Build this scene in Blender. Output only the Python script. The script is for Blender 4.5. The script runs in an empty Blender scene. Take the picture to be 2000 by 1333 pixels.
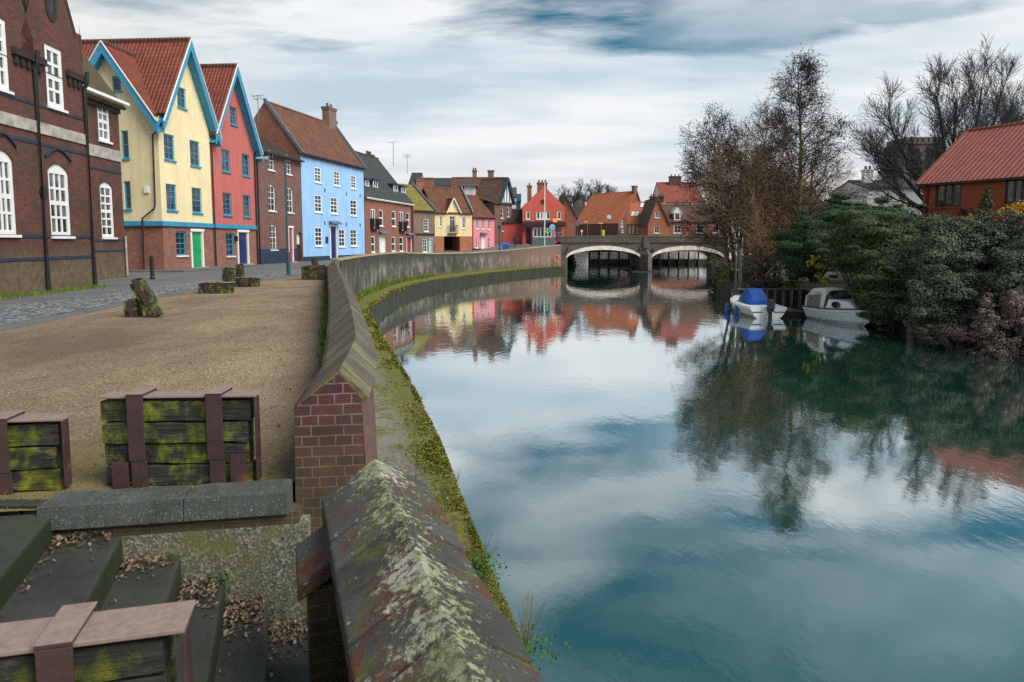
import bpy, bmesh, math, random
import numpy as np
from mathutils import Vector, Matrix
random.seed(7); rng = np.random.default_rng(11)
sc = bpy.context.scene
COL = sc.collection
R = math.radians

# ------------------------------------------------------------------ survey
# The place was measured with a 24 mm lens at eye height 1.75 m above the terrace (z = 0).
FPX = 1333.3; PX, PY = 1000.0, 596.5; EYE = 1.75; PITCH = R(5.34)
cp, sp = math.cos(PITCH), math.sin(PITCH)
WATER = -2.45; LEDGE = -1.78
def ray(u, v):
    a = (u - PX) / FPX; b = -(v - PY) / FPX
    return (a, b * sp + cp, b * cp - sp)
def gp(u, v, z):
    d = ray(u, v); t = (z - EYE) / d[2]
    return Vector((d[0] * t, d[1] * t, z))
def dp(u, v, Y):
    d = ray(u, v); t = Y / d[1]
    return Vector((d[0] * t, Y, EYE + d[2] * t))

# ------------------------------------------------------------------ nodes / materials
class NT:
    def __init__(s, name):
        s.m = bpy.data.materials.new(name); s.m.use_nodes = True
        s.t = s.m.node_tree; s.b = s.t.nodes['Principled BSDF']
    def n(s, typ, ins=None, **kw):
        x = s.t.nodes.new(typ)
        for k, v in kw.items(): setattr(x, k, v)
        for k, v in (ins or {}).items():
            if isinstance(v, bpy.types.NodeSocket): s.t.links.new(v, x.inputs[k])
            else:
                if isinstance(v, tuple) and len(v) == 3 and x.inputs[k].type == 'RGBA': v = (*v, 1)
                x.inputs[k].default_value = v
        return x
    def set(s, **kw):
        for k, v in kw.items():
            k = k.replace('_', ' ')
            i = s.b.inputs[k]
            if isinstance(v, bpy.types.NodeSocket): s.t.links.new(v, i)
            else:
                if isinstance(v, tuple) and len(v) == 3 and i.type == 'RGBA': v = (*v, 1)
                i.default_value = v
    def uv(s): return s.n('ShaderNodeTexCoord').outputs['UV']
    def ob(s): return s.n('ShaderNodeTexCoord').outputs['Object']
    def wp(s): return s.n('ShaderNodeNewGeometry').outputs['Position']
    def mp(s, vec, scale=(1, 1, 1), rot=(0, 0, 0), loc=(0, 0, 0)):
        return s.n('ShaderNodeMapping', {'Vector': vec, 'Scale': scale, 'Rotation': rot, 'Location': loc}).outputs[0]
    def noise(s, vec, scale=5, detail=4, rough=.55, dist=0):
        return s.n('ShaderNodeTexNoise', {'Vector': vec, 'Scale': scale, 'Detail': detail, 'Roughness': rough, 'Distortion': dist}).outputs['Fac']
    def vor(s, vec, scale=5, out='Distance', feature='F1', rand=1.0):
        return s.n('ShaderNodeTexVoronoi', {'Vector': vec, 'Scale': scale, 'Randomness': rand}, feature=feature).outputs[out]
    def ramp(s, fac, stops, mode='LINEAR'):
        x = s.n('ShaderNodeValToRGB', {'Fac': fac}); e = x.color_ramp.elements; x.color_ramp.interpolation = mode
        while len(e) < len(stops): e.new(.5)
        for i, (p, c) in enumerate(stops):
            e[i].position = p
            if not isinstance(c, tuple): c = (c, c, c)
            e[i].color = (*c, 1)
        return x.outputs['Color']
    def mix(s, fac, a, b, mode='MIX'):
        x = s.n('ShaderNodeMix', data_type='RGBA', blend_type=mode)
        for k, v in ((0, fac), (6, a), (7, b)):
            if isinstance(v, bpy.types.NodeSocket): s.t.links.new(v, x.inputs[k])
            else:
                if isinstance(v, tuple) and len(v) == 3: v = (*v, 1)
                x.inputs[k].default_value = v
        return x.outputs[2]
    def ma(s, op, a, b=0.0, clamp=False):
        x = s.n('ShaderNodeMath', operation=op, use_clamp=clamp)
        for k, v in ((0, a), (1, b)):
            if isinstance(v, bpy.types.NodeSocket): s.t.links.new(v, x.inputs[k])
            else: x.inputs[k].default_value = v
        return x.outputs[0]
    def bump(s, h, strength=.4, dist=.02):
        s.set(Normal=s.n('ShaderNodeBump', {'Height': h, 'Strength': strength, 'Distance': dist}).outputs[0])
    def sep(s, vec, k): return s.n('ShaderNodeSeparateXYZ', {'Vector': vec}).outputs[k]

def plain(name, col, rough=.6, var=.15, scale=6, metal=0, bump=0):
    N = NT(name); o = N.ob()
    f = N.noise(o, scale, 5)
    c = N.mix(N.ramp(f, [(.3, 0), (.7, 1)]), tuple(x * (1 - var) for x in col), tuple(min(1, x * (1 + var)) for x in col))
    N.set(Base_Color=c, Roughness=rough, Metallic=metal)
    if bump: N.bump(N.noise(o, scale * 6, 4), bump, .01)
    return N.m
def brick(name, c1, c2, mort, grime=(.05, .05, .035), ga=.5, base=None, squash=None, msize=.006, bw=.225, bh=.075):
    N = NT(name); u = N.uv(); p = N.wp()
    mort = N.mix(N.ramp(N.noise(u, 2.6, 5, .7), [(.38, 0), (.62, 1)]), tuple(x * .45 for x in mort), mort)
    b = N.n('ShaderNodeTexBrick', {'Vector': N.n('ShaderNodeVectorMath', {0: u, 1: N.n('ShaderNodeVectorMath', {0: N.n('ShaderNodeTexNoise', {'Vector': u, 'Scale': 6.0, 'Detail': 2.0}).outputs['Color'], 1: (.012, .012, 0)}, operation='MULTIPLY').outputs[0]}, operation='ADD').outputs[0], 'Color1': c1, 'Color2': c2, 'Mortar': mort, 'Scale': 1.0, 'Mortar Size': msize,
                                   'Mortar Smooth': .1, 'Bias': -.1, 'Brick Width': bw, 'Row Height': bh})
    if squash: b.squash = squash; b.squash_frequency = 2
    c = b.outputs['Color']
    c = N.mix(N.ramp(N.noise(u, 9, 3), [(.35, .0), (.75, .45)]), c, tuple(x * .35 for x in c1))
    g = N.noise(p, .9, 6, .65)
    c = N.mix(N.ma('MULTIPLY', N.ramp(g, [(.42, 0), (.7, 1)]), ga), c, grime)
    if base:   # (height, colour): stained courses next to the ground
        z = N.ma('ADD', N.sep(p, 2), N.ma('MULTIPLY', N.noise(p, 1.1, 4), 1.4))
        k = N.n('ShaderNodeMapRange', {'Value': z, 'From Min': base[0] + 1.2, 'From Max': base[0] + .2}).outputs[0]
        c = N.mix(N.ma('MULTIPLY', k, .75), c, N.mix(N.ramp(N.noise(p, 5, 5), [(.3, 0), (.7, 1)]), base[1], tuple(x * .45 for x in base[1])))
    N.set(Base_Color=c, Roughness=.85)
    h = N.ma('ADD', N.ma('MULTIPLY', b.outputs['Fac'], -1.0), N.ma('MULTIPLY', N.noise(u, 40, 3), .5))
    N.bump(h, .5, .012)
    return N.m
def plaster(name, col, dirt=.4):
    N = NT(name); p = N.ob()
    s = N.noise(N.mp(p, (1.6, 1.6, .25)), 1.2, 6, .6)
    c = N.mix(N.ma('MULTIPLY', N.ramp(s, [(.42, 0), (.7, 1)]), dirt), col, tuple(x * .55 for x in col))
    c = N.mix(N.ma('MULTIPLY', N.ramp(N.noise(p, .7, 4), [(.4, 0), (.7, 1)]), .45), c, tuple(x * .74 for x in col))
    N.set(Base_Color=c, Roughness=.8); N.bump(N.noise(p, 60, 4), .12, .01)
    return N.m
def tiles(name, c1, c2, moss=(.10, .11, .02), ma=.0, w=.24, h=.3, pan=True, dark=.5):
    N = NT(name); u = N.uv(); p = N.ob()
    b = N.n('ShaderNodeTexBrick', {'Vector': u, 'Color1': c1, 'Color2': c2, 'Mortar': tuple(x * .25 for x in c1), 'Scale': 1.0, 'Mortar Size': .014 if pan else .008,
                                   'Mortar Smooth': .6, 'Bias': 0.0, 'Brick Width': w, 'Row Height': h}, offset=0 if pan else .5)
    c = N.mix(N.ma('MULTIPLY', N.ramp(N.noise(p, 1.1, 6, .65), [(.4, 0), (.7, 1)]), dark), b.outputs['Color'], tuple(x * .3 for x in c1))
    c = N.mix(N.ma('MULTIPLY', N.ramp(N.noise(p, 1.7, 7, .7), [(.45 - ma * .2, 0), (.62, 1)]), ma), c, moss)
    N.set(Base_Color=c, Roughness=.8)
    su = N.sep(u, 0); sv = N.sep(u, 1)
    wave = N.ma('ABSOLUTE', N.ma('SINE', N.ma('MULTIPLY', su, math.pi / w))) if pan else b.outputs['Fac']
    saw = N.ma('FRACT', N.ma('DIVIDE', sv, h))
    N.bump(N.ma('ADD', wave, N.ma('MULTIPLY', saw, -1.3)), 1.0, .06)
    return N.m
def leafmat(name, cols, rough=.5):
    N = NT(name)
    r = N.n('ShaderNodeNewGeometry').outputs['Random Per Island']
    st = [(i / max(1, len(cols) - 1), c) for i, c in enumerate(cols)]
    c = N.ramp(r, st)
    N.set(Base_Color=c, Roughness=.75, Specular_IOR_Level=.25)
    d = N.n('ShaderNodeBsdfTranslucent', {'Color': c}); mx = N.n('ShaderNodeMixShader', {0: .2, 1: N.b.outputs[0], 2: d.outputs[0]})
    N.t.links.new(mx.outputs[0], N.t.nodes['Material Output'].inputs['Surface'])
    return N.m
def glassmat(name, tint=(.02, .028, .032)):
    N = NT(name); o = N.n('ShaderNodeObjectInfo').outputs['Random']; u = N.ob()
    c = N.mix(N.ramp(o, [(.35, 0), (.9, .4)]), tint, (.22, .23, .22))
    c = N.mix(N.ramp(N.noise(N.mp(u, (3, 3, 1.2)), 1.5, 3), [(.45, 0), (.6, 1)]), c, (.012, .015, .018))
    N.set(Base_Color=c, Roughness=.06, IOR=1.5); N.bump(N.noise(u, 1.3, 2), .14, .05)
    return N.m

M = {}
def mats():
    M['brick_school'] = brick('brick_school', (.165, .044, .033), (.08, .028, .024), (.16, .125, .095), (.045, .038, .024), .75, (1.2, (.18, .145, .08)))
    M['brick_red'] = brick('brick_red', (.37, .135, .085), (.24, .085, .06), (.36, .29, .22), ga=.3)
    M['brick_brown'] = brick('brick_brown', (.235, .10, .075), (.15, .065, .055), (.25, .2, .17), (.10, .07, .06), .5)
    M['brick_row'] = brick('brick_row', (.33, .105, .065), (.24, .075, .05), (.38, .31, .25), ga=.25)
    M['brick_grey'] = brick('brick_grey', (.27, .16, .12), (.2, .12, .1), (.3, .26, .22), ga=.3)
    M['brick_orange'] = brick('brick_orange', (.50, .17, .08), (.42, .14, .07), (.45, .3, .2), ga=.2)
    M['brick_house'] = brick('brick_house', (.44, .095, .045), (.37, .078, .04), (.38, .14, .085), (.2, .05, .03), .3)
    M['brick_dark'] = brick('brick_dark', (.16, .06, .05), (.1, .04, .036), (.14, .1, .09), ga=.6)
    M['brick_pier'] = brick('brick_pier', (.105, .027, .025), (.040, .017, .021), (.25, .22, .18), (.05, .042, .03), .75, (.05, (.09, .085, .03)), msize=.005, squash=.52)
    M['brick_flint'] = brick('brick_flint', (.2, .15, .12), (.13, .1, .09), (.25, .22, .18), ga=.5, bw=.3, bh=.12)
    M['soot'] = brick('brick_sooty', (.035, .022, .018), (.02, .014, .013), (.03, .025, .02), ga=.5)
    M['yellow'] = plaster('yellow_render', (.84, .71, .42)); M['red'] = plaster('red_render', (.52, .135, .115))
    M['blue'] = plaster('blue_render', (.31, .54, .86)); M['cream'] = plaster('cream_render', (.82, .66, .34)); M['pink'] = plaster('pink_render', (.78, .25, .28))
    M['pub'] = plaster('salmon_render', (.66, .12, .085)); M['white_wall'] = plaster('white_render', (.75, .75, .74)); M['navy'] = plain('navy_paint', (.018, .035, .07), .6)
    M['teal'] = plain('teal_paint', (.035, .26, .42), .45, .2); M['white'] = plain('white_paint', (.78, .78, .76), .5, .06)
    M['black'] = plain('black_iron', (.014, .014, .016), .5); M['steel_blue'] = plain('teal_steel', (.02, .07, .10), .45)
    M['green_door'] = plain('green_gloss', (.01, .30, .11), .35); M['navy_door'] = plain('navy_gloss', (.012, .022, .11), .35)
    M['red_door'] = plain('red_gloss', (.30, .03, .045), .4); M['sage'] = plain('sage_paint', (.35, .52, .44), .5); M['brightblue'] = plain('bright_blue_paint', (.02, .15, .48), .45)
    M['pantile'] = tiles('red_pantile', (.26, .058, .03), (.17, .04, .025)); M['pantile_old'] = tiles('old_pantile', (.24, .075, .045), (.13, .05, .035), ma=.25, dark=.6)
    M['pantile_brown'] = tiles('brown_pantile', (.17, .075, .05), (.11, .05, .035), (.08, .075, .025), .35, dark=.5)
    M['pantile_bright'] = tiles('terracotta_pantile', (.31, .075, .052), (.23, .058, .042), dark=.25, w=.3, h=.33); M['pantile_orange'] = tiles('orange_pantile', (.55, .16, .06), (.42, .12, .05), dark=.3)
    M['mossy'] = tiles('mossy_pantile', (.22, .10, .05), (.15, .075, .04), (.24, .24, .025), .85); M['mossy_dark'] = tiles('mossy_plain_tile', (.11, .06, .035), (.07, .045, .03), (.10, .09, .018), .7, w=.2, h=.18, pan=False)
    M['slate'] = tiles('slate', (.05, .062, .07), (.035, .046, .052), (.06, .065, .02), .35, w=.3, h=.22, pan=False); M['slate_brown'] = tiles('brown_slate', (.05, .038, .035), (.035, .028, .028), ma=.15, w=.3, h=.22, pan=False)
    M['glass'] = glassmat('window_glass'); M['glass_pale'] = glassmat('curtained_glass', (.10, .115, .125))
    M['stone'] = plain('pale_stone', (.36, .33, .29), .85, .35, 3, bump=.3); M['ring'] = plain('arch_stone', (.80, .68, .60), .85, .2, 2, bump=.2)
    M['dark_in'] = plain('unlit_interior', (.012, .011, .01), .9)
    M['lead'] = plain('lead', (.12, .15, .17), .6, .3)
mats()

# ------------------------------------------------------------------ mesh helpers
class MB:
    """collects polygons; build() links them as ONE mesh object with metre-scaled UVs"""
    def __init__(s, T=None): s.v = []; s.f = []; s.mi = []; s.T = T; s.k = 0
    def p(s, *pts):
        i = len(s.v)
        for q in pts:
            q = Vector(q)
            s.v.append(s.T @ q if s.T else q)
        s.f.append(tuple(range(i, i + len(pts)))); s.mi.append(s.k)
    def hull8(s, a):   # 8 corners: bottom 0-3 ccw, top 4-7
        for q in ((3, 2, 1, 0), (4, 5, 6, 7), (0, 1, 5, 4), (1, 2, 6, 5), (2, 3, 7, 6), (3, 0, 4, 7)): s.p(*[a[i] for i in q])
    def box(s, x0, x1, y0, y1, z0, z1, j=0):
        r = lambda: random.uniform(-j, j) if j else 0
        s.hull8([(x + r(), y + r(), z + r()) for z in (z0, z1) for x, y in ((x0, y0), (x1, y0), (x1, y1), (x0, y1))])
    def bar(s, a, b, w, h, up=(0, 0, 1)):   # square bar from a to b
        a, b = Vector(a), Vector(b); d = (b - a).normalized(); x = d.cross(Vector(up))
        if x.length < 1e-4: x = Vector((1, 0, 0))
        x.normalize(); y = x.cross(d).normalized(); x = x * w / 2; y = y * h / 2
        s.hull8([a - x - y, a + x - y, b + x - y, b - x - y, a - x + y, a + x + y, b + x + y, b - x + y])
    def slab(s, q, t):   # quad thickened downwards along its normal
        q = [Vector(x) for x in q]; n = (q[1] - q[0]).cross(q[3] - q[0]).normalized()
        if n.z < 0: q = q[::-1]; n = -n
        lo = [x - n * t for x in q]; s.hull8(lo + q)
    def tube(s, pts, r, k=8, cap=True):
        pts = [Vector(p) for p in pts]; rs = r if isinstance(r, (list, tuple)) else [r] * len(pts); rings = []
        for i, p in enumerate(pts):
            d = (pts[min(i + 1, len(pts) - 1)] - pts[max(i - 1, 0)]).normalized()
            x = d.cross(Vector((0, 0, 1)))
            if x.length < 1e-3: x = Vector((1, 0, 0))
            x.normalize(); y = d.cross(x)
            rings.append([p + (x * math.cos(6.2832 * j / k) + y * math.sin(6.2832 * j / k)) * rs[i] for j in range(k)])
        for a, b in zip(rings, rings[1:]):
            for j in range(k): s.p(a[j], a[(j + 1) % k], b[(j + 1) % k], b[j])
        if cap: s.p(*rings[0][::-1]); s.p(*rings[-1])
    def lathe(s, prof, c=(0, 0, 0), k=12):
        c = Vector(c); rings = [[c + Vector((r * math.cos(6.2832 * j / k), r * math.sin(6.2832 * j / k), z)) for j in range(k)] for r, z in prof]
        for a, b in zip(rings, rings[1:]):
            for j in range(k): s.p(a[j], a[(j + 1) % k], b[(j + 1) % k], b[j])
        s.p(*rings[0][::-1]); s.p(*rings[-1])
    def build(s, name, mat, parent=None, smooth=False, bevel=0, weld=False):
        me = bpy.data.meshes.new(name); me.from_pydata([tuple(v) for v in s.v], [], s.f)
        uv = me.uv_layers.new(name='UVMap').data
        for pl in me.polygons:
            n = pl.normal
            if abs(n.z) > .999: t = Vector((1, 0, 0)); b = Vector((0, 1, 0))
            else: t = Vector((-n.y, n.x, 0)).normalized(); b = n.cross(t)
            if abs(n.z) <= .999 and abs(t.x) < abs(t.y) and t.y < 0: pass
            for li in pl.loop_indices:
                c = me.vertices[me.loops[li].vertex_index].co
                uv[li].uv = (c.dot(t), c.dot(b))
        for m in (mat if isinstance(mat, (list, tuple)) else [mat]): me.materials.append(M[m] if isinstance(m, str) else m)
        if max(s.mi, default=0): me.polygons.foreach_set('material_index', s.mi)
        o = bpy.data.objects.new(name, me); COL.objects.link(o)
        if parent: o.parent = parent
        if weld or bevel:
            bm = bmesh.new(); bm.from_mesh(me); bmesh.ops.remove_doubles(bm, verts=bm.verts, dist=1e-4); bmesh.ops.recalc_face_normals(bm, faces=bm.faces); bm.to_mesh(me); bm.free()
        if bevel:
            b = o.modifiers.new('bevel', 'BEVEL'); b.width = bevel; b.segments = 2; b.limit_method = 'ANGLE'
        if smooth:
            me.polygons.foreach_set('use_smooth', [True] * len(me.polygons))
        return o
def npmesh(name, V, F, mat, parent=None, mi=None, smooth=False):
    me = bpy.data.meshes.new(name); n = F.shape[1]
    me.vertices.add(len(V)); me.vertices.foreach_set('co', V.astype(np.float32).ravel())
    me.loops.add(F.size); me.loops.foreach_set('vertex_index', F.astype(np.int32).ravel())
    me.polygons.add(len(F)); me.polygons.foreach_set('loop_start', np.arange(0, F.size, n, dtype=np.int32)); me.polygons.foreach_set('loop_total', np.full(len(F), n, dtype=np.int32))
    for m in (mat if isinstance(mat, (list, tuple)) else [mat]): me.materials.append(M[m] if isinstance(m, str) else m)
    if mi is not None: me.polygons.foreach_set('material_index', mi.astype(np.int32))
    if smooth: me.polygons.foreach_set('use_smooth', np.ones(len(F), dtype=bool))
    me.update(calc_edges=True); me.validate()
    o = bpy.data.objects.new(name, me); COL.objects.link(o)
    if parent: o.parent = parent
    return o
def tag(o, label=None, cat=None, group=None, kind=None):
    if label: o['label'] = label
    if cat: o['category'] = cat
    if group: o['group'] = group
    if kind: o['kind'] = kind
    return o
def thing(name, label, cat, loc=(0, 0, 0), rz=0, group=None):
    o = bpy.data.objects.new(name, None); o.empty_display_size = .2; COL.objects.link(o); o.location = loc; o.rotation_euler = (0, 0, rz)
    return tag(o, label, cat, group)
def copy_tree(o, parent=None):
    c = o.copy(); COL.objects.link(c)
    if parent: c.parent = parent
    for ch in [x for x in bpy.data.objects if x.parent == o]: copy_tree(ch, c)
    return c
def poly_mesh(name, pts, z, mat, kind='structure', zf=None):
    from mathutils.geometry import tessellate_polygon
    P = [Vector((p[0], p[1], zf(p[1]) if zf else z)) for p in pts]
    tr = tessellate_polygon([P]); b = MB()
    for t in tr:
        q = [P[i] for i in t]
        if (q[1] - q[0]).cross(q[2] - q[0]).z < 0: q = q[::-1]
        b.p(*q)
    o = b.build(name, mat)
    if kind: o['kind'] = kind
    return o

# ------------------------------------------------------------------ houses
def clip(poly, rect):
    s0, z0, s1, z1 = rect
    for ax, val, sg in ((0, s0, 1), (0, s1, -1), (1, z0, 1), (1, z1, -1)):
        out = []
        for i in range(len(poly)):
            a, b = poly[i - 1], poly[i]; da = (a[ax] - val) * sg; db = (b[ax] - val) * sg
            if (da >= 0) != (db >= 0):
                t = da / (da - db); out.append((a[0] + (b[0] - a[0]) * t, a[1] + (b[1] - a[1]) * t))
            if db >= 0: out.append(b)
        poly = out
        if len(poly) < 3: return []
    return poly
class House:
    def __init__(s, name, label, cat, A, B, group=None, z=0.0):
        s.A = Vector((A[0], A[1])); d = Vector((B[0], B[1])) - s.A; s.L = d.length; s.d = d / s.L; s.n = Vector((s.d.y, -s.d.x)); s.z = z
        s.root = thing(name, label, cat, (A[0], A[1], z), math.atan2(d.y, d.x), group)
        s.wall = MB(); s.wall2 = MB()
    def px(s, u, v, side=None, off=0):
        """pixel -> (s, z) on the front, or on the side wall x = side (then s runs inwards)"""
        if side is None: A = s.A + s.n * off; n = s.n; d = s.d
        else: A = s.A + s.d * side; n = -s.d; d = -s.n
        r = ray(u, v); t = (A.x * n.x + A.y * n.y) / (r[0] * n.x + r[1] * n.y)
        q = Vector((r[0] * t, r[1] * t)) - A
        return (q.dot(d), EYE + r[2] * t - s.z)
    def rc(s, q, side=None):
        a = s.px(q[0], q[1], side); b = s.px(q[2], q[3], side)
        return (min(a[0], b[0]), b[1], max(a[0], b[0]), a[1])
    def T(s, side=None):   # face frame: x along the wall, y inwards, z up
        if side is None: return Matrix.Identity(4)
        m = Matrix(((0, 1, 0, side), (1, 0, 0, 0), (0, 0, 1, 0), (0, 0, 0, 1))) if side <= .01 else Matrix(((0, -1, 0, side), (1, 0, 0, 0), (0, 0, 1, 0), (0, 0, 0, 1)))
        return m
    def face(s, poly, holes=(), side=None, mb=None, rev=.12, k=0):
        mb = mb or s.wall; old = mb.T; mb.T = s.T(side); mb.k = k
        xs = sorted({min(p[0] for p in poly), max(p[0] for p in poly), *[h[0] for h in holes], *[h[2] for h in holes]})
        zs = sorted({min(p[1] for p in poly), max(p[1] for p in poly), *[h[1] for h in holes], *[h[3] for h in holes]})
        for x0, x1 in zip(xs, xs[1:]):
            for z0, z1 in zip(zs, zs[1:]):
                cx, cz = (x0 + x1) / 2, (z0 + z1) / 2
                if any(h[0] < cx < h[2] and h[1] < cz < h[3] for h in holes): continue
                c = clip(list(poly), (x0, z0, x1, z1))
                if len(c) > 2:
                    mb.p(*[(a, 0, b) for a, b in c])
        for h in holes:
            x0, z0, x1, z1 = h[:4]
            for q in (((x0, z0), (x0, z1)), ((x0, z1), (x1, z1)), ((x1, z1), (x1, z0)), ((x1, z0), (x0, z0))):
                (a, b), (c, d) = q; mb.p((a, 0, b), (c, 0, d), (c, rev, d), (a, rev, b))
            if len(h) > 4:   # segmental arch: fill the two corners above the curve
                r = h[4]; n = 6; cur = [(x0 + (x1 - x0) * i / (2 * n), z1 - r + r * math.sin(math.pi * i / (2 * n)) ** .8) for i in range(2 * n + 1)]
                for a, b in zip(cur, cur[1:]): mb.p((a[0], .0, a[1]), (b[0], .0, b[1]), (b[0], .0, z1), (a[0], .0, z1)); mb.p((a[0], 0, a[1]), (a[0], rev, a[1]), (b[0], rev, b[1]), (b[0], 0, b[1]))
        mb.T = old; mb.k = 0
    def shell(s, D, zt, mb=None, k=0, gable=None, x0=0, x1=None, z0=0, front=False):
        """side and back walls; gable=(ridge y, ridge z) for a ridge along the front"""
        mb = mb or s.wall; x1 = s.L if x1 is None else x1; mb.k = k
        for x in (x0, x1):
            pts = [(x, 0, z0), (x, D, z0), (x, D, zt)] + ([(x, gable[0], gable[1])] if gable else []) + [(x, 0, zt)]
            mb.p(*pts)
        mb.p((x0, D, z0), (x1, D, z0), (x1, D, zt), (x0, D, zt)); mb.k = 0
    def window(s, r, mat='white', nx=2, nz=4, side=None, sill='white', rec=.07, fw=.07, bar=.03, sash=True, name='window', arch=0, glass='glass'):
        x0, z0, x1, z1 = r[:4]; T = s.T(side); f = MB(T); y = rec
        f.box(x0, x0 + fw, y, y + .07, z0, z1); f.box(x1 - fw, x1, y, y + .07, z0, z1)
        f.box(x0 + fw, x1 - fw, y, y + .07, z0, z0 + fw); f.box(x0 + fw, x1 - fw, y, y + .07, z1 - fw - arch, z1)
        a0, a1, c0, c1 = x0 + fw, x1 - fw, z0 + fw, z1 - fw - arch
        for i in range(1, nx): x = a0 + (a1 - a0) * i / nx; f.box(x - bar / 2, x + bar / 2, y + .015, y + .055, c0, c1)
        for i in range(1, nz):
            z = c0 + (c1 - c0) * i / nz; w = bar * (1.8 if sash and nz % 2 == 0 and i == nz // 2 else 1)
            f.box(a0, a1, y + .012, y + .058, z - w / 2, z + w / 2)
        o = f.build(name, mat, s.root)
        g = MB(T); g.p((a0 - .01, y + .045, c0 - .01), (a1 + .01, y + .045, c0 - .01), (a1 + .01, y + .045, c1 + .01), (a0 - .01, y + .045, c1 + .01)); g.build('pane', glass, o)
        if sill:
            q = MB(T); q.box(x0 - .06, x1 + .06, -.09, rec - .003, z0 - .09, z0 - .003); q.build('sill', sill, o)
        return o
    def door(s, r, leaf='green_door', frame='white', side=None, light=True, hood=None, fw=.14):
        x0, z0, x1, z1 = r[:4]; T = s.T(side); f = MB(T)
        f.box(x0, x0 + fw, -.05, .12, z0, z1); f.box(x1 - fw, x1, -.05, .12, z0, z1); f.box(x0 + fw, x1 - fw, -.05, .12, z1 - fw, z1)
        f.box(x0 - .06, x1 + .06, -.09, -.052, z1 - .1, z1 + .06)
        o = f.build('door', frame, s.root)
        q = MB(T); a0, a1, c1 = x0 + fw + .002, x1 - fw - .002, z1 - fw - .002
        q.box(a0, a1, .06, .1, z0 + .03, c1)
        w = (a1 - a0)
        for zz in (.12, .52): q.box(a0 + w * .15, a0 + w * .85, .045, .058, z0 + (c1 - z0) * zz, z0 + (c1 - z0) * (zz + .33))
        q.build('door_leaf', leaf, o)
        h = MB(T); h.box(a0 + w * .86, a0 + w * .93, .02, .058, z0 + 1.0, z0 + 1.06); h.build('handle', 'black', o)
        st = MB(T); st.box(x0 - .1, x1 + .1, -.35, -.055, z0 - .1, z0 + .02); st.build('doorstep', 'stone', o)
        if hood:
            hh = MB(T); hh.slab([(x0 - .2, -.55, z1 + .15), (x1 + .2, -.55, z1 + .15), (x1 + .2, -.1, z1 + .42), (x0 - .2, -.1, z1 + .42)], .08); hh.build('hood', hood, o)
        return o
    def bits(s, name, mat, fn, side=None, bevel=0):
        b = MB(s.T(side)); fn(b); return b.build(name, mat, s.root, bevel=bevel)
    def roof_par(s, D, ze, yr, zr, mat, x0=0, x1=None, over=.3, side_over=.12, t=.14, name='roof', ridge=True):
        x1 = s.L if x1 is None else x1; b = MB(); k = (zr - ze) / yr; k2 = (zr - ze) / max(.1, D - yr); a, c = x0 - side_over, x1 + side_over
        b.slab([(a, -over, ze - k * over), (c, -over, ze - k * over), (c, yr, zr), (a, yr, zr)], t)
        b.slab([(c, D + over, ze - k2 * over), (a, D + over, ze - k2 * over), (a, yr, zr), (c, yr, zr)], t)
        o = b.build(name, mat, s.root)
        if ridge:
            r = MB(); r.tube([(a, yr, zr + .01), (c, yr, zr + .01)], .11, 8); r.build('ridge_tiles', mat, o)
        return o
    def chimney(s, x, y, z0, z1, w=.9, d=.6, mat='brick_brown', pots=2, cap='brick_brown'):
        b = MB(); b.box(x - w / 2, x + w / 2, y - d / 2, y + d / 2, z0, z1); b.box(x - w / 2 - .06, x + w / 2 + .06, y - d / 2 - .06, y + d / 2 + .06, z1 + .002, z1 + .16)
        b.box(x - w / 2 - .1, x + w / 2 + .1, y - d / 2 - .1, y + d / 2 + .1, z1 + .163, z1 + .28)
        o = b.build('chimney', mat, s.root)
        for i in range(pots):
            q = MB(); px_ = x + (i - (pots - 1) / 2) * w / max(1, pots); q.lathe([(.13, z1 + .282), (.11, z1 + .6), (.14, z1 + .62), (.14, z1 + .68), (.08, z1 + .685)], (px_, y, 0), 10); q.build('chimney_pot', 'pantile_brown', o)
        return o
    def pipe(s, pts, side=None, r=.05, name='downpipe', mat='black'):
        b = MB(s.T(side)); b.tube(pts, r, 8); return b.build(name, mat, s.root)
    def close(s, mat):
        return s.wall.build('wall', mat, s.root)
# ------------------------------------------------------------------ the left-bank buildings
def street_z(Y):
    pts = [(-50, 0), (50, 0), (75, 0.0), (92, .05), (99, .3), (102, .85), (104, 1.3), (112, 1.5), (400, 1.5)]
    for (a, za), (b, zb) in zip(pts, pts[1:]):
        if Y <= b: return za + (zb - za) * (Y - a) / (b - a)
    return 1.5

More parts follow.
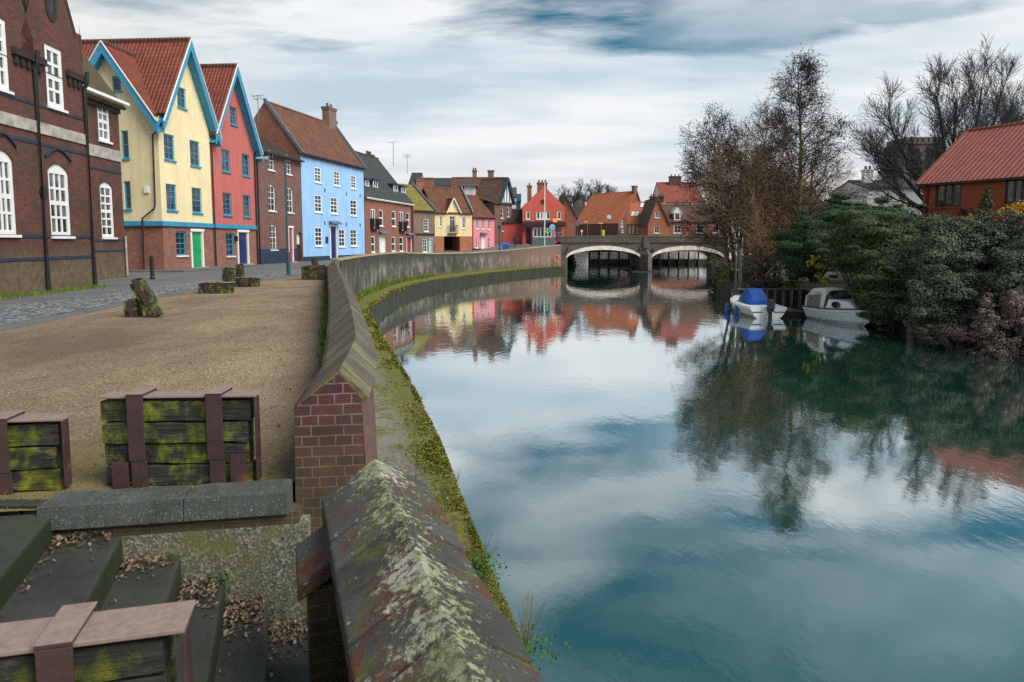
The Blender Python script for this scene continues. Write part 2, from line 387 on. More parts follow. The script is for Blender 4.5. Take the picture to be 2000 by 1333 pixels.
def school():
    H = House('school_building', 'dark red brick Victorian school with tall white windows on the cobbled street', 'school', (-15.35, 12.5), (-16.27, 26.55))
    W = [H.rc(q) for q in ((86, 84, 127, 217), (-22, 25, 20, 180))]
    W2 = [H.rc(q) for q in ((92, 317, 141, 462), (-16, 290, 35, 459))]
    # same bay repeated towards the camera, outside the frame
    bay = W[0][0] - W[1][0]
    for ws in (W, W2):
        b = ws[1]; ws.append((b[0] - bay, b[1], b[2] - bay, b[3]))
    ze = 8.0; L = H.L
    holes = [w for w in W if w[0] > 0] + [(*w, .28) for w in W2 if w[0] > 0]
    mid = ze - .4
    H.face([(0, 0), (L, 0), (L, mid), (0, mid)], [h for h in holes if h[3] < mid])
    gw = 1.75
    gables = []
    for w in W[:2]:
        c = (w[0] + w[2]) / 2; gables.append(c)
    # upper strip with the two shaped gables rising out of it
    xs = [0]
    for c in sorted(gables): xs += [c - gw, c + gw]
    xs += [L]
    segs = list(zip(xs, xs[1:]))
    for i, (a, b) in enumerate(segs):
        if b - a < .02: continue
        if i % 2 == 0: H.face([(a, mid), (b, mid), (b, ze), (a, ze)])
        else:
            c = (a + b) / 2
            hs = [h for h in holes if a < (h[0] + h[2]) / 2 < b and h[3] >= mid]
            lo = min([h[1] for h in hs] + [mid])
            H.face([(a, mid), (b, mid), (b, ze + .5), (c + .55, ze + 3.1), (c, ze + 3.7), (c - .55, ze + 3.1), (a, ze + .5)], [(h[0], mid, h[2], h[3]) for h in hs])
            def trim(bb, c=c, a=a, b=b):
                for p, q in (((a - .05, ze + .5), (c - .6, ze + 3.15)), ((c - .6, ze + 3.15), (c, ze + 3.8)), ((c, ze + 3.8), (c + .6, ze + 3.15)), ((c + .6, ze + 3.15), (b + .05, ze + .5))):
                    bb.bar((p[0], .1, p[1]), (q[0], .1, q[1]), .42, .14, (0, 1, 0))
            H.bits('gable_coping', 'soot', trim)
            def rnd(bb, c=c):
                n = 20; 
                for j in range(n):
                    t0, t1 = 6.2832 * j / n, 6.2832 * (j + 1) / n; q = lambda t, r: (c + r * .6 * math.cos(t), -.03, ze + 2.0 + r * math.sin(t))
                    bb.p(q(t0, .34), q(t1, .34), q(t1, .58), q(t0, .58))
            H.bits('roundel_surround', 'soot', rnd)
            def rg(bb, c=c):
                n = 20; bb.p(*[(c + .205 * math.cos(6.2832 * j / n), -.02, ze + 2.0 + .345 * math.sin(6.2832 * j / n)) for j in range(n)])
            H.bits('roundel_window', 'glass', rg)
    # holes of the high windows that start below mid
    H.wall.v, H.wall.f, H.wall.mi = [], [], []
    low = [h for h in holes if h[3] < mid]
    hi = [h for h in holes if h[3] >= mid]
    H.face([(0, 0), (L, 0), (L, mid), (0, mid)], low + [(h[0], h[1], h[2], mid) for h in hi])
    for i, (a, b) in enumerate(segs):
        if i % 2 == 0:
            H.face([(a, mid), (b, mid), (b, ze), (a, ze)] if b < L - .01 else [(a, mid), (L, mid), (L, ze + 1.5), (a, ze + 1.9)], [(h[0], mid, h[2], h[3]) for h in hi if a < (h[0] + h[2]) / 2 < b])
        else:
            c = (a + b) / 2
            H.face([(a, mid), (b, mid), (b, ze + .5), (c + .55, ze + 3.1), (c, ze + 3.7), (c - .55, ze + 3.1), (a, ze + .5)], [(h[0], mid, h[2], h[3]) for h in hi if a < (h[0] + h[2]) / 2 < b])
    H.shell(9, ze, gable=(4.5, ze + 1.6)); 
    # stepped brick shoulder at the far gable end
    b = H.wall
    b.box(L - .3, L + .1, 0.01, 1.6, ze - .3, ze + 1.5)
    H.close('brick_school')
    H.roof_par(9, ze + .05, 4.5, ze + 1.7, 'mossy_dark', x1=L - .1, over=-.3)
    # cross roofs behind the two shaped gables
    def cross(bb):
        for c in gables:
            for sx in (-1, 1): bb.slab([(c, .22, ze + 3.4), (c, 4.4, ze + 3.4), (c + sx * gw, 4.4, ze + .3), (c + sx * gw, .22, ze + .3)], .12)
    H.bits('gable_roof', 'mossy_dark', cross)
    for w in W:
        if w[0] > 0: H.window(w, nx=2, nz=4, fw=.17, bar=.1, sill='white', rec=.03, glass='glass_pale')
    for w in W2:
        if w[0] > 0: H.window(w, nx=3, nz=4, fw=.15, bar=.085, sill='white', rec=.05, arch=.2, glass='glass_pale')
    def band(bb): bb.box(0, L, -.05, .0, 4.0 - .02, 4.42)
    z1 = H.px(160, 282)[1]; z2 = H.px(160, 262)[1]
    H.bits('stone_band', 'stone', lambda bb: bb.box(0, L, -.05, -.002, z1, z2))
    for u, v in ((90, 505), (90, 462), (160, 300), (145, 228)):
        z = H.px(u, v)[1]; H.bits('brick_string', 'navy', lambda bb: bb.box(0, L, -.025, -.002, z - .05, z + .05))
    for w in W2:
        def hood(bb):
            n = 8; x0, x1, zt = w[0] - .15, w[2] + .15, w[3]
            P = [(x0 + (x1 - x0) * i / n, zt - .12 + .36 * math.sin(math.pi * i / n)) for i in range(n + 1)]
            for a, c in zip(P, P[1:]): bb.bar((a[0], -.02, a[1] + .3), (c[0], -.02, c[1] + .3), .06, .12, (0, 1, 0))
        if w[0] > 0: H.bits('window_arch', 'navy', hood)
    # brick corbel course under the parapet, between windows
    edges = [0] + [e for h in sorted(hi) for e in (h[0] - .15, h[2] + .15)] + [L]
    for a, c in zip(edges[::2], edges[1::2]):
        def corb(bb):
            for i in range(int((c - a) / .3)): bb.box(a + i * .3 + .08, a + i * .3 + .25, -.10, -.002, ze - .55, ze - .277)
            bb.box(a, c, -.16, -.003, ze - .278, ze - .05)
        H.bits('corbel_course', 'soot', corb)
    x_a = H.px(90, 571)[0]; 
    for s_ in (x_a, L - .1, x_a - bay):
        H.pipe([(s_, -.1, .02), (s_, -.1, ze - .5), (s_, -.2, ze - .3), (s_, -.22, ze + .1)], r=.075)
    def dorm(bb):
        c = (gables[0] + gables[1]) / 2
        bb.box(c - .55, c + .55, .5, 2.4, ze + .35, ze + 1.25)
        bb.slab([(c - .75, .2, ze + 1.22), (c + .75, .2, ze + 1.22), (c + .75, 2.8, ze + 2.2), (c - .75, 2.8, ze + 2.2)], .1)
    H.bits('dormer', 'teal', dorm)
    H.bits('wall_plaque', 'black', lambda bb: bb.tube([(H.px(83, 376)[0], -.06, H.px(83, 376)[1]), (H.px(83, 376)[0], -.01, H.px(83, 376)[1])], .2, 12))

    # set-back end bay
    H = House('school_end_bay', 'lower set back brick bay of the school with mossy roof and two white windows', 'building', (-18.35, 25.2), (-18.83, 33.35))
    L = H.L; ze = 8.55
    U = H.rc((189, 195, 216, 279)); D = H.rc((194, 354, 225, 464))
    H.face([(0, 0), (L, 0), (L, ze), (0, ze)], [U, (*D, .22)])
    H.shell(5.6, ze, gable=(2.7, ze + 3.7)); H.close('brick_school')
    H.roof_par(5.6, ze, 2.7, ze + 3.7, 'mossy_dark', over=.35)
    H.window(U, nx=2, nz=4, fw=.14, bar=.09, sill='white', rec=.03, glass='glass_pale'); H.window(D, nx=2, nz=6, fw=.14, bar=.08, sill='white', rec=.05, arch=.14, glass='glass_pale')
    z1 = H.px(200, 305)[1]; z2 = H.px(200, 292)[1] + .1
    H.bits('stone_band', 'stone', lambda bb: bb.box(0, L, -.05, -.002, z1 - .1, z2))
    for v in (332, 470, 490): 
        z = H.px(200, v)[1]; H.bits('brick_string', 'navy', lambda bb: bb.box(0, L, -.025, -.002, z - .04, z + .04))
    H.bits('gutter', 'white', lambda bb: bb.box(-.1, L + .1, -.52, -.4, ze - .35, ze - .22))
    H.pipe([(L - .12, -.1, .1), (L - .12, -.1, 2.0)], r=.05, mat='stone')
    H.bits('eaves_course', 'soot', lambda bb: bb.box(0, L, -.12, -.002, ze - .75, ze - .4))
school()

def gable_house(name, label, A, B, mat, base_mat, zb, peak, ze, D, roof='pantile', s_over=.35, x_lo=None):
    H = House(name, label, 'house', A, B); H.D = D; H.pk = peak; H.ze = ze; H.zb = zb
    return H
YA = Vector((-20.15, 39.6)); YD = Vector((.075, 1)).normalized()
def painted():
    # --- yellow
    LY = 5.72
    H = House('yellow_gabled_house', 'pale yellow rendered gabled house with blue bargeboards and green door', 'house', YA, YA + YD * LY)
    zb = 2.72; ps, pz = H.px(360, 78); ps = LY / 2 + .12; pz = 13.75; ze = 8.75; k = (pz - ze) / (ps + .05)
    wins = [H.rc(q) for q in ((319, 260, 342, 315), (370, 273, 391, 326.5), (323.5, 358.5, 346, 412), (374, 366, 395, 417), (345, 168, 364, 214))]
    g = H.rc((343, 452, 365, 499)); dr = H.rc((371, 449, 398.5, 523)); dr = (dr[0], .12, dr[2], dr[3])
    fr = [(0, zb), (LY, zb), (LY, ze), (ps, pz), (0, ze)]
    H.face(fr, wins)
    py, pz2, D = 2.75, 12.75, 11.0
    H2 = MB()
    sw = [H.rc(q, 0.0) for q in ((241, 354.5, 257, 409), (236, 255.5, 252.5, 310))]
    q = H.rc((219, 149, 237, 178), 0.0); sw.append(q)
    sw = [(min(a[0], a[2]), a[1], max(a[0], a[2]), a[3]) for a in sw]
    H.face([(0, zb), (5.5, zb), (5.5, ze), (py, pz2), (0, ze)], sw, side=0.0)
    H.wall.p((0, 5.5, zb), (0, D, zb), (0, D, ze), (0, 5.5, ze)); H.wall.p((LY, 0, zb), (LY, D, zb), (LY, D, ze), (LY, 0, ze))
    H.wall.p((0, D, zb), (LY, D, zb), (LY, D, ze), (ps, D, pz), (0, D, ze))
    H.close('yellow')
    bm_ = MB(); H.face([(0.03, 0), (LY, 0), (LY, zb), (0.03, zb)], [g, dr], mb=bm_); bm_.T = None
    for x in (0.03, LY): bm_.p((x, 0, 0), (x, D, 0), (x, D, zb), (x, 0, zb))
    bm_.build('brick_base', 'brick_red', H.root)
    for w in wins: H.window(w, 'teal', 2, 4, sill='teal', fw=.09)
    H.window(g, 'teal', 2, 4, sill='white', fw=.09); H.door(dr, 'green_door')
    for w in sw: H.window(w, 'teal', 1, 2, side=0.0, sill='teal', fw=.09)
    ov = .5
    r = MB(); zt = pz + .15; zl = ze - .25; xl = ps - (zt - zl) / k
    for sx in (-1, 1):
        w_ = ps + .25 if sx > 0 else ps - .02; xe = ps + sx * w_; ze_ = zt - k * w_
        r.slab([(ps, -ov, zt), (ps, D, zt), (xe, D, ze_), (xe, -ov, ze_)], .16)
    r.build('roof', 'pantile', H.root)
    r2 = MB(); k2 = (pz2 - ze) / py
    for sy in (-1, 1):
        e_ = .25 if sy > 0 else -.02; ye = py + sy * (py + e_); zz = pz2 + .12 - k2 * (py + e_)
        r2.slab([(-ov, py, pz2 + .12), (3.0 if sy > 0 else 2.7, py, pz2 + .12), (3.0 if sy > 0 else .05, ye, zz), (-ov, ye, zz)], .14)
    r2.build('side_gable_roof', 'pantile', H.root)
    rt = MB(); rt.tube([(ps, -ov, zt + .02), (ps, D, zt + .02)], .12, 8); rt.tube([(-ov, py, pz2 + .14), (2.4, py, pz2 + .14)], .12, 8); rt.build('ridge_tiles', 'pantile_brown', H.root)
    def barge(mb, zt, hw, k, axis, sign=-1):
        pass
    bb = MB()
    for sx in (-1, 1):
        xe = ps + sx * (ps + .3)
        bb.bar((ps - sx * .02, -ov + .04, zt - .34), (xe, -ov + .04, zt - .34 - k * (ps + .3)), .09, .46, (0, 1, 0)) if False else None
        a = Vector((ps, 0, zt - .02)); b_ = Vector((xe, 0, zt - .02 - k * (ps + .3))); dn = Vector((0, 0, -.62))
        for y0, y1 in ((-ov - .04, -ov + .03),):
            q = [a, b_, b_ + dn, a + dn]
            bb.hull8([Vector((p.x, y0, p.z)) for p in q] + [Vector((p.x, y1, p.z)) for p in q])
        # soffit
        bb.p((a.x, -ov + .03, a.z - .5), (b_.x, -ov + .03, b_.z - .5), (b_.x, -.005, b_.z - .5), (a.x, -.005, a.z - .5))
        # white edge strip
    o = bb.build('bargeboard', 'teal', H.root)
    b2 = MB()
    for sy in (-1, 1):
        ye = py + sy * (py + .3); a = Vector((0, py, pz2 + .1)); b_ = Vector((0, ye, pz2 + .1 - k2 * (py + .3))); dn = Vector((0, 0, -.62))
        q = [a, b_, b_ + dn, a + dn]
        b2.hull8([Vector((-ov - .04, p.y, p.z)) for p in q] + [Vector((-ov + .03, p.y, p.z)) for p in q])
        b2.p((-ov + .03, a.y, a.z - .5), (-ov + .03, b_.y, b_.z - .5), (-.005, b_.y, b_.z - .5), (-.005, a.y, a.z - .5))
    b2.build('bargeboard', 'teal', H.root)
    ed = MB()
    for sx in (-1, 1):
        xe = ps + sx * (ps + .3); ed.bar((ps, -ov - .06, zt + .02), (xe, -ov - .06, zt + .02 - k * (ps + .3)), .05, .07, (0, 1, 0))
    for sy in (-1, 1):
        ye = py + sy * (py + .3); ed.bar((-ov - .06, py, pz2 + .14), (-ov - .06, ye, pz2 + .14 - k2 * (py + .3)), .05, .07, (1, 0, 0))
    ed.build('verge_strip', 'white', H.root)
    st = MB(); st.box(-.12, LY, -.12, -.003, zb - .08, zb + .12); st.box(-.07, LY, -.07, -.002, zb + .123, zb + .2); st.box(-.12, -.003, 0.0, 6.1, zb - .08, zb + .12); st.box(-.07, -.002, 0, 6.1, zb + .123, zb + .2)
    st.build('string_course', 'teal', H.root)
    H.pipe([(-.12, -.3, ze - .3), (-.12, -.14, ze - .75), (-.12, .25, ze - .95), (-.12, .3, zb + 1.2), (-.14, .35, zb + .9), (-.14, 1.1, zb + .35), (-.14, 1.15, 0)], r=.05)
    H.pipe([(LY + .02, -.35, ze - .1), (LY + .02, -.12, ze - .5), (LY + .02, -.12, 0)], r=.05)
    al = MB(H.T(0.0)); a_ = H.px(287, 371, 0.0); al.box(a_[0] - .14, a_[0] + .14, -.1, -.003, a_[1] - .18, a_[1] + .18); al.build('alarm_box', 'white', H.root)
    # --- red
    A = YA + YD * (LY + .02); LR = 6.35
    H = House('red_gabled_house', 'salmon red rendered gabled house with blue bargeboards and navy door', 'house', A, A + YD * LR)
    zb = 2.72; ps = 3.15; pz = 13.7; ze = 8.7; k = (pz - ze) / ps; D = 11
    wins = [H.rc(q) for q in ((432, 290.5, 450, 337.4), (472, 299.5, 488, 345.3), (434.6, 376, 453.3, 421.3), (474, 380.6, 490, 424.6), (448.5, 206.6, 463.5, 246.2))]
    g = H.rc((441, 455.5, 458, 500)); dr = H.rc((462.5, 450.5, 486.5, 518)); dr = (dr[0], .12, dr[2], dr[3])
    H.face([(0, zb), (LR, zb), (LR, ze), (ps, pz), (0, ze)], wins)
    H.wall.p((LR, 0, zb), (LR, D, zb), (LR, D, ze), (LR, 0, ze)); H.wall.p((0, D, zb), (LR, D, zb), (LR, D, ze), (ps, D, pz), (0, D, ze))
    H.close('red')
    bm_ = MB(); H.face([(0, 0), (LR, 0), (LR, zb), (0, zb)], [g, dr], mb=bm_); bm_.T = None; bm_.p((LR, 0, 0), (LR, D, 0), (LR, D, zb), (LR, 0, zb)); bm_.build('brick_base', 'brick_red', H.root)
    for w in wins: H.window(w, 'teal', 2, 4, sill='teal', fw=.09)
    H.window(g, 'teal', 2, 4, sill='white', fw=.09); H.door(dr, 'navy_door')
    r = MB(); zt = pz + .15
    for sx, ext in ((-1, .1), (1, .35)):
        w_ = (ps if sx < 0 else LR - ps) + ext; kk = (pz - ze) / (ps if sx < 0 else LR - ps)
        r.slab([(ps, -ov, zt), (ps, D, zt), (ps + sx * w_, D, zt - kk * w_), (ps + sx * w_, -ov, zt - kk * w_)], .16)
    r.build('roof', 'pantile', H.root)
    rt = MB(); rt.tube([(ps, -ov, zt + .02), (ps, D, zt + .02)], .12, 8); rt.build('ridge_tiles', 'pantile_brown', H.root)
    bb = MB(); ed = MB()
    for sx, ext in ((-1, .1), (1, .4)):
        w_ = (ps if sx < 0 else LR - ps) + ext; kk = (pz - ze) / (ps if sx < 0 else LR - ps); xe = ps + sx * w_
        a = Vector((ps, 0, zt - .02)); b_ = Vector((xe, 0, zt - .02 - kk * w_)); dn = Vector((0, 0, -.62)); q = [a, b_, b_ + dn, a + dn]
        bb.hull8([Vector((p.x, -ov - .04, p.z)) for p in q] + [Vector((p.x, -ov + .03, p.z)) for p in q])
        bb.p((a.x, -ov + .03, a.z - .5), (b_.x, -ov + .03, b_.z - .5), (b_.x, -.005, b_.z - .5), (a.x, -.005, a.z - .5))
        ed.bar((ps, -ov - .06, zt + .02), (xe, -ov - .06, zt + .02 - kk * w_), .05, .07, (0, 1, 0))
    bb.build('bargeboard', 'teal', H.root); ed.build('verge_strip', 'white', H.root)
    st = MB(); st.box(0, LR, -.12, -.003, zb - .08, zb + .12); st.box(0, LR, -.07, -.002, zb + .123, zb + .2); st.build('string_course', 'teal', H.root)
    H.pipe([(LR - .05, -.35, ze - .1), (LR - .05, -.1, ze - .5), (LR - .05, -.1, 0)], r=.05)
    for HH in (H,):
        lm = MB(); lm.box(dr[0] - .42, dr[0] - .26, -.2, -.003, dr[3] - .75, dr[3] - .4); lm.build('wall_lantern', 'black', H.root)
painted()

def brown_blue():
    A = Vector((-19.2, 51.85)); B = Vector((-18.1, 59.2))
    H = House('brown_brick_house', 'brown brick three storey house with white sashes and navy painted base', 'house', A, B); L = H.L; D = 9; ze = 8.75
    ws = [H.rc(q) for q in ((522, 291.5, 536, 334), (556, 300.5, 569, 342), (523, 360, 538.5, 413), (560, 365.5, 573, 416.5), (526.4, 439, 541.3, 488))]
    dr = H.rc((562, 443, 573.5, 514)); dr = (dr[0], .05, dr[2], dr[3]); L2 = H.px(580, 480)[0]
    H.face([(0, 0), (L, 0), (L, ze), (0, ze)], [(*w, .14) for w in ws] + [(*dr, .2), (L2, .05, L - .05, 2.5)], rev=.14)
    H.shell(D, ze); H.close('brick_brown')
    for w in ws: H.window(w, 'white', 2, 4, arch=.06)
    H.door(dr, 'red_door', fw=.1)
    x0 = 0
    ex = [x for x in (0, dr[0] - .02, dr[2] + .02, L2 - .02)]
    for a_, c_ in ((0, dr[0] - .01), (dr[2] + .01, L2)): H.bits('painted_base', 'navy', lambda b: b.box(a_, c_, -.03, -.002, 0, 1.15))
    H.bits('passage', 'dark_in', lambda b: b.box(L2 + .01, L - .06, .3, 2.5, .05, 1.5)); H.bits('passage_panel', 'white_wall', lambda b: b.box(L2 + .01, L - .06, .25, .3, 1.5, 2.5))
    H.roof_par(D, ze, 4.5, ze + 2.3, 'slate_brown', over=.3)
    H.bits('gutter', 'black', lambda b: b.box(-.05, L, -.42, -.3, ze - .3, ze - .18)); H.pipe([(.12, -.08, ze - .3), (.12, -.08, 0)])
    # blue
    A2 = B + Vector((.03, .06)); dd = Vector((.225, 1)).normalized(); L = 12.45
    H = House('blue_rendered_house', 'sky blue rendered three storey house with white sash windows and navy door', 'house', A2, A2 + dd * L); D = 6.6; ze = 9.42
    ws = [H.rc(q) for q in ((614.2, 325, 628, 358), (652, 333, 664.2, 364.4), (685.2, 341.5, 696, 369.8), (614.2, 379.3, 629.3, 415.7), (645.3, 384, 660, 418.4), (684, 389.3, 697.4, 422.5), (615, 443.3, 630, 481), (661.5, 447.3, 674.4, 482.4), (684, 447.3, 697.4, 481))]
    dr = H.rc((643.5, 440, 658.8, 503)); dr = (dr[0], .15, dr[2], dr[3])
    H.face([(0, 0), (L, 0), (L, ze), (0, ze)], ws + [dr], rev=.1)
    H.wall.p((L, 0, 0), (L, D, 0), (L, D, ze), (L, 0, ze)); H.close('blue')
    gy, gz = 3.25, 13.75
    g = MB(); g.p((0, 0, 0), (0, D, 0), (0, D, ze), (0, gy, gz), (0, 0, ze)); g.p((L, 0, ze), (L, D, ze), (L, gy, gz)); g.p((0, D, 0), (L, D, 0), (L, D, ze), (0, D, ze)); g.build('gable_wall', 'brick_red', H.root)
    for w in ws: H.window(w, 'white', 2, 4, rec=.03, fw=.12, bar=.05)
    H.door(dr, 'navy_door', hood='lead')
    for a_, c_ in ((0, dr[0] - .1), (dr[2] + .1, L)): H.bits('painted_base', 'navy', lambda b: b.box(a_, c_, -.03, -.002, 0, .42))
    H.roof_par(D, ze, gy, gz, 'pantile_old', over=.25, side_over=-.02)
    for x in (-.12, L - .1): H.bits('verge', 'lead', lambda b: b.bar((x + .1, -.25, ze - .2), (x + .1, gy, gz + .16), .26, .22, (1, 0, 0)))
    H.chimney(L - .8, gy, gz - .5, gz + 1.3, 1.6, .75, 'brick_grey'); H.chimney(L + .9, gy + .6, gz - 3.0, gz + .3, .8, .7, 'brick_brown')
    H.bits('gutter', 'navy', lambda b: b.box(0, L, -.36, -.24, ze - .26, ze - .14))
    pr = H.px(638, 469); H.bits('wall_sign', 'navy', lambda b: b.box(pr[0] - .25, pr[0] + .25, -.05, -.002, pr[1] - .3, pr[1] + .3))
    for u, v in ((634, 372), (676, 379), (703, 383), (634, 436), (676, 438.5), (703, 440)):
        q = H.px(u, v); H.bits('tie_plate', 'black', lambda b: b.box(q[0] - .07, q[0] + .07, -.04, -.002, q[1] - .16, q[1] + .16))
    C = A2 + dd * L
    # slate roofed brick terrace
    A3 = C + Vector((.05, .1)); d3 = Vector((.19, 1)).normalized(); L = 15.1
    H = House('brick_terrace', 'red brick terrace with slate mansard roof, dormers and iron balconies', 'terrace', A3, A3 + d3 * L); ze = 6.6; D = 9
    up = [H.rc(q) for q in ((740.3, 409.6, 748.5, 442), (765, 412, 773, 443), (793.2, 415.4, 800, 444))]; fr = [H.rc(q) for q in ((724, 408, 733.3, 447), (779.5, 413, 788, 451))]
    lo = [H.rc(q) for q in ((724.7, 461.6, 732.6, 493), (764.6, 462.4, 772.5, 491), (780, 463, 787.6, 491))]; drs = [H.rc(q) for q in ((740.5, 459, 752, 492), (793.5, 461.6, 804, 492))]
    drs = [(a, .1, b, c) for a, _, b, c in drs]
    H.face([(0, 0), (L, 0), (L, ze), (0, ze)], up + fr + lo + drs, rev=.1); H.shell(D, ze, gable=(4.5, ze + 5.4)); H.close('brick_row')
    for w in up: H.window(w, 'white', 1, 2, rec=.03, fw=.1, bar=.07)
    for w in lo: H.window(w, 'white', 1, 2, rec=.03, fw=.1, bar=.07)
    for w in fr:
        H.window(w, 'white', 2, 1, rec=.03, fw=.12, bar=.16, sill=None)
        def bal(b):
            z0, z1 = w[1] - .05, w[1] + 1.05
            for x in (w[0] - .25, w[2] + .25): b.box(x - .02, x + .02, -.38, -.003, z0, z1)
            b.box(w[0] - .25, w[2] + .25, -.4, -.34, z1 - .05, z1); b.box(w[0] - .25, w[2] + .25, -.4, -.003, z0 - .05, z0)
            n = 12
            for i in range(n + 1):
                x = w[0] - .25 + (w[2] - w[0] + .5) * i / n; b.box(x - .012, x + .012, -.385, -.36, z0, z1)
        H.bits('balcony', 'black', bal)
    H.door(drs[0], 'white', hood='lead', fw=.12); H.door(drs[1], 'red_door', hood='lead', fw=.12)
    H.roof_par(D, ze, 4.5, ze + 5.5, 'slate', over=.3)
    H.bits('eaves_board', 'white', lambda b: b.box(0, L, -.28, -.002, ze - .42, ze - .26))
    k = 4.5 / 4.5
    for q in ((713, 352, 721, 374), (729, 353, 738, 376.5), (769, 362, 777, 384), (784.5, 365.5, 792, 385.6)):
        a = H.px(q[0], q[1], off=-.9); b_ = H.px(q[2], q[3], off=-.9); r = (a[0], b_[1], b_[0], a[1])
        def dm(b): 
            b.box(r[0] - .12, r[2] + .12, .98, 2.9, r[1] - .35, r[3] + .05); b.box(r[0] - .3, r[2] + .3, .7, 3.0, r[3] + .053, r[3] + .2)
        o = H.bits('dormer', 'navy', dm)
        w = MB(); w.box(r[0] - .03, r[2] + .03, .86, .978, r[1] - .05, r[1] + .05); w.box(r[0], r[0] + .1, .88, .977, r[1] + .05, r[3]); w.box(r[2] - .1, r[2], .88, .977, r[1] + .05, r[3]); w.box(r[0] + .1, r[2] - .1, .88, .977, r[3] - .08, r[3])
        w.box((r[0] + r[2]) / 2 - .03, (r[0] + r[2]) / 2 + .03, .9, .976, r[1] + .05, r[3] - .08); w.box(r[0] + .1, r[2] - .1, .9, .975, (r[1] + r[3]) / 2 - .03, (r[1] + r[3]) / 2 + .03); w.build('dormer_window', 'white', o)
        g = MB(); g.p((r[0] + .05, .94, r[1]), (r[2] - .05, .94, r[1]), (r[2] - .05, .94, r[3] - .02), (r[0] + .05, .94, r[3] - .02)); g.build('pane', 'glass', o)
    H.chimney(L - 1.2, 5.2, ze + 2.6, ze + 5.6, 1.6, .8, 'brick_brown', 3)
    H.chimney(L + .55, 4.6, ze - 1, ze + 3.6, .9, .9, 'brick_grey', 1)
    H.pipe([(L - .15, -.1, ze - .4), (L - .15, -.1, 0)], mat='red_door', r=.07); H.pipe([(L - .5, -.1, ze - .4), (L - .5, -.1, 0)], mat='black', r=.07)
    return A3 + d3 * L
ROW_END = brown_blue()

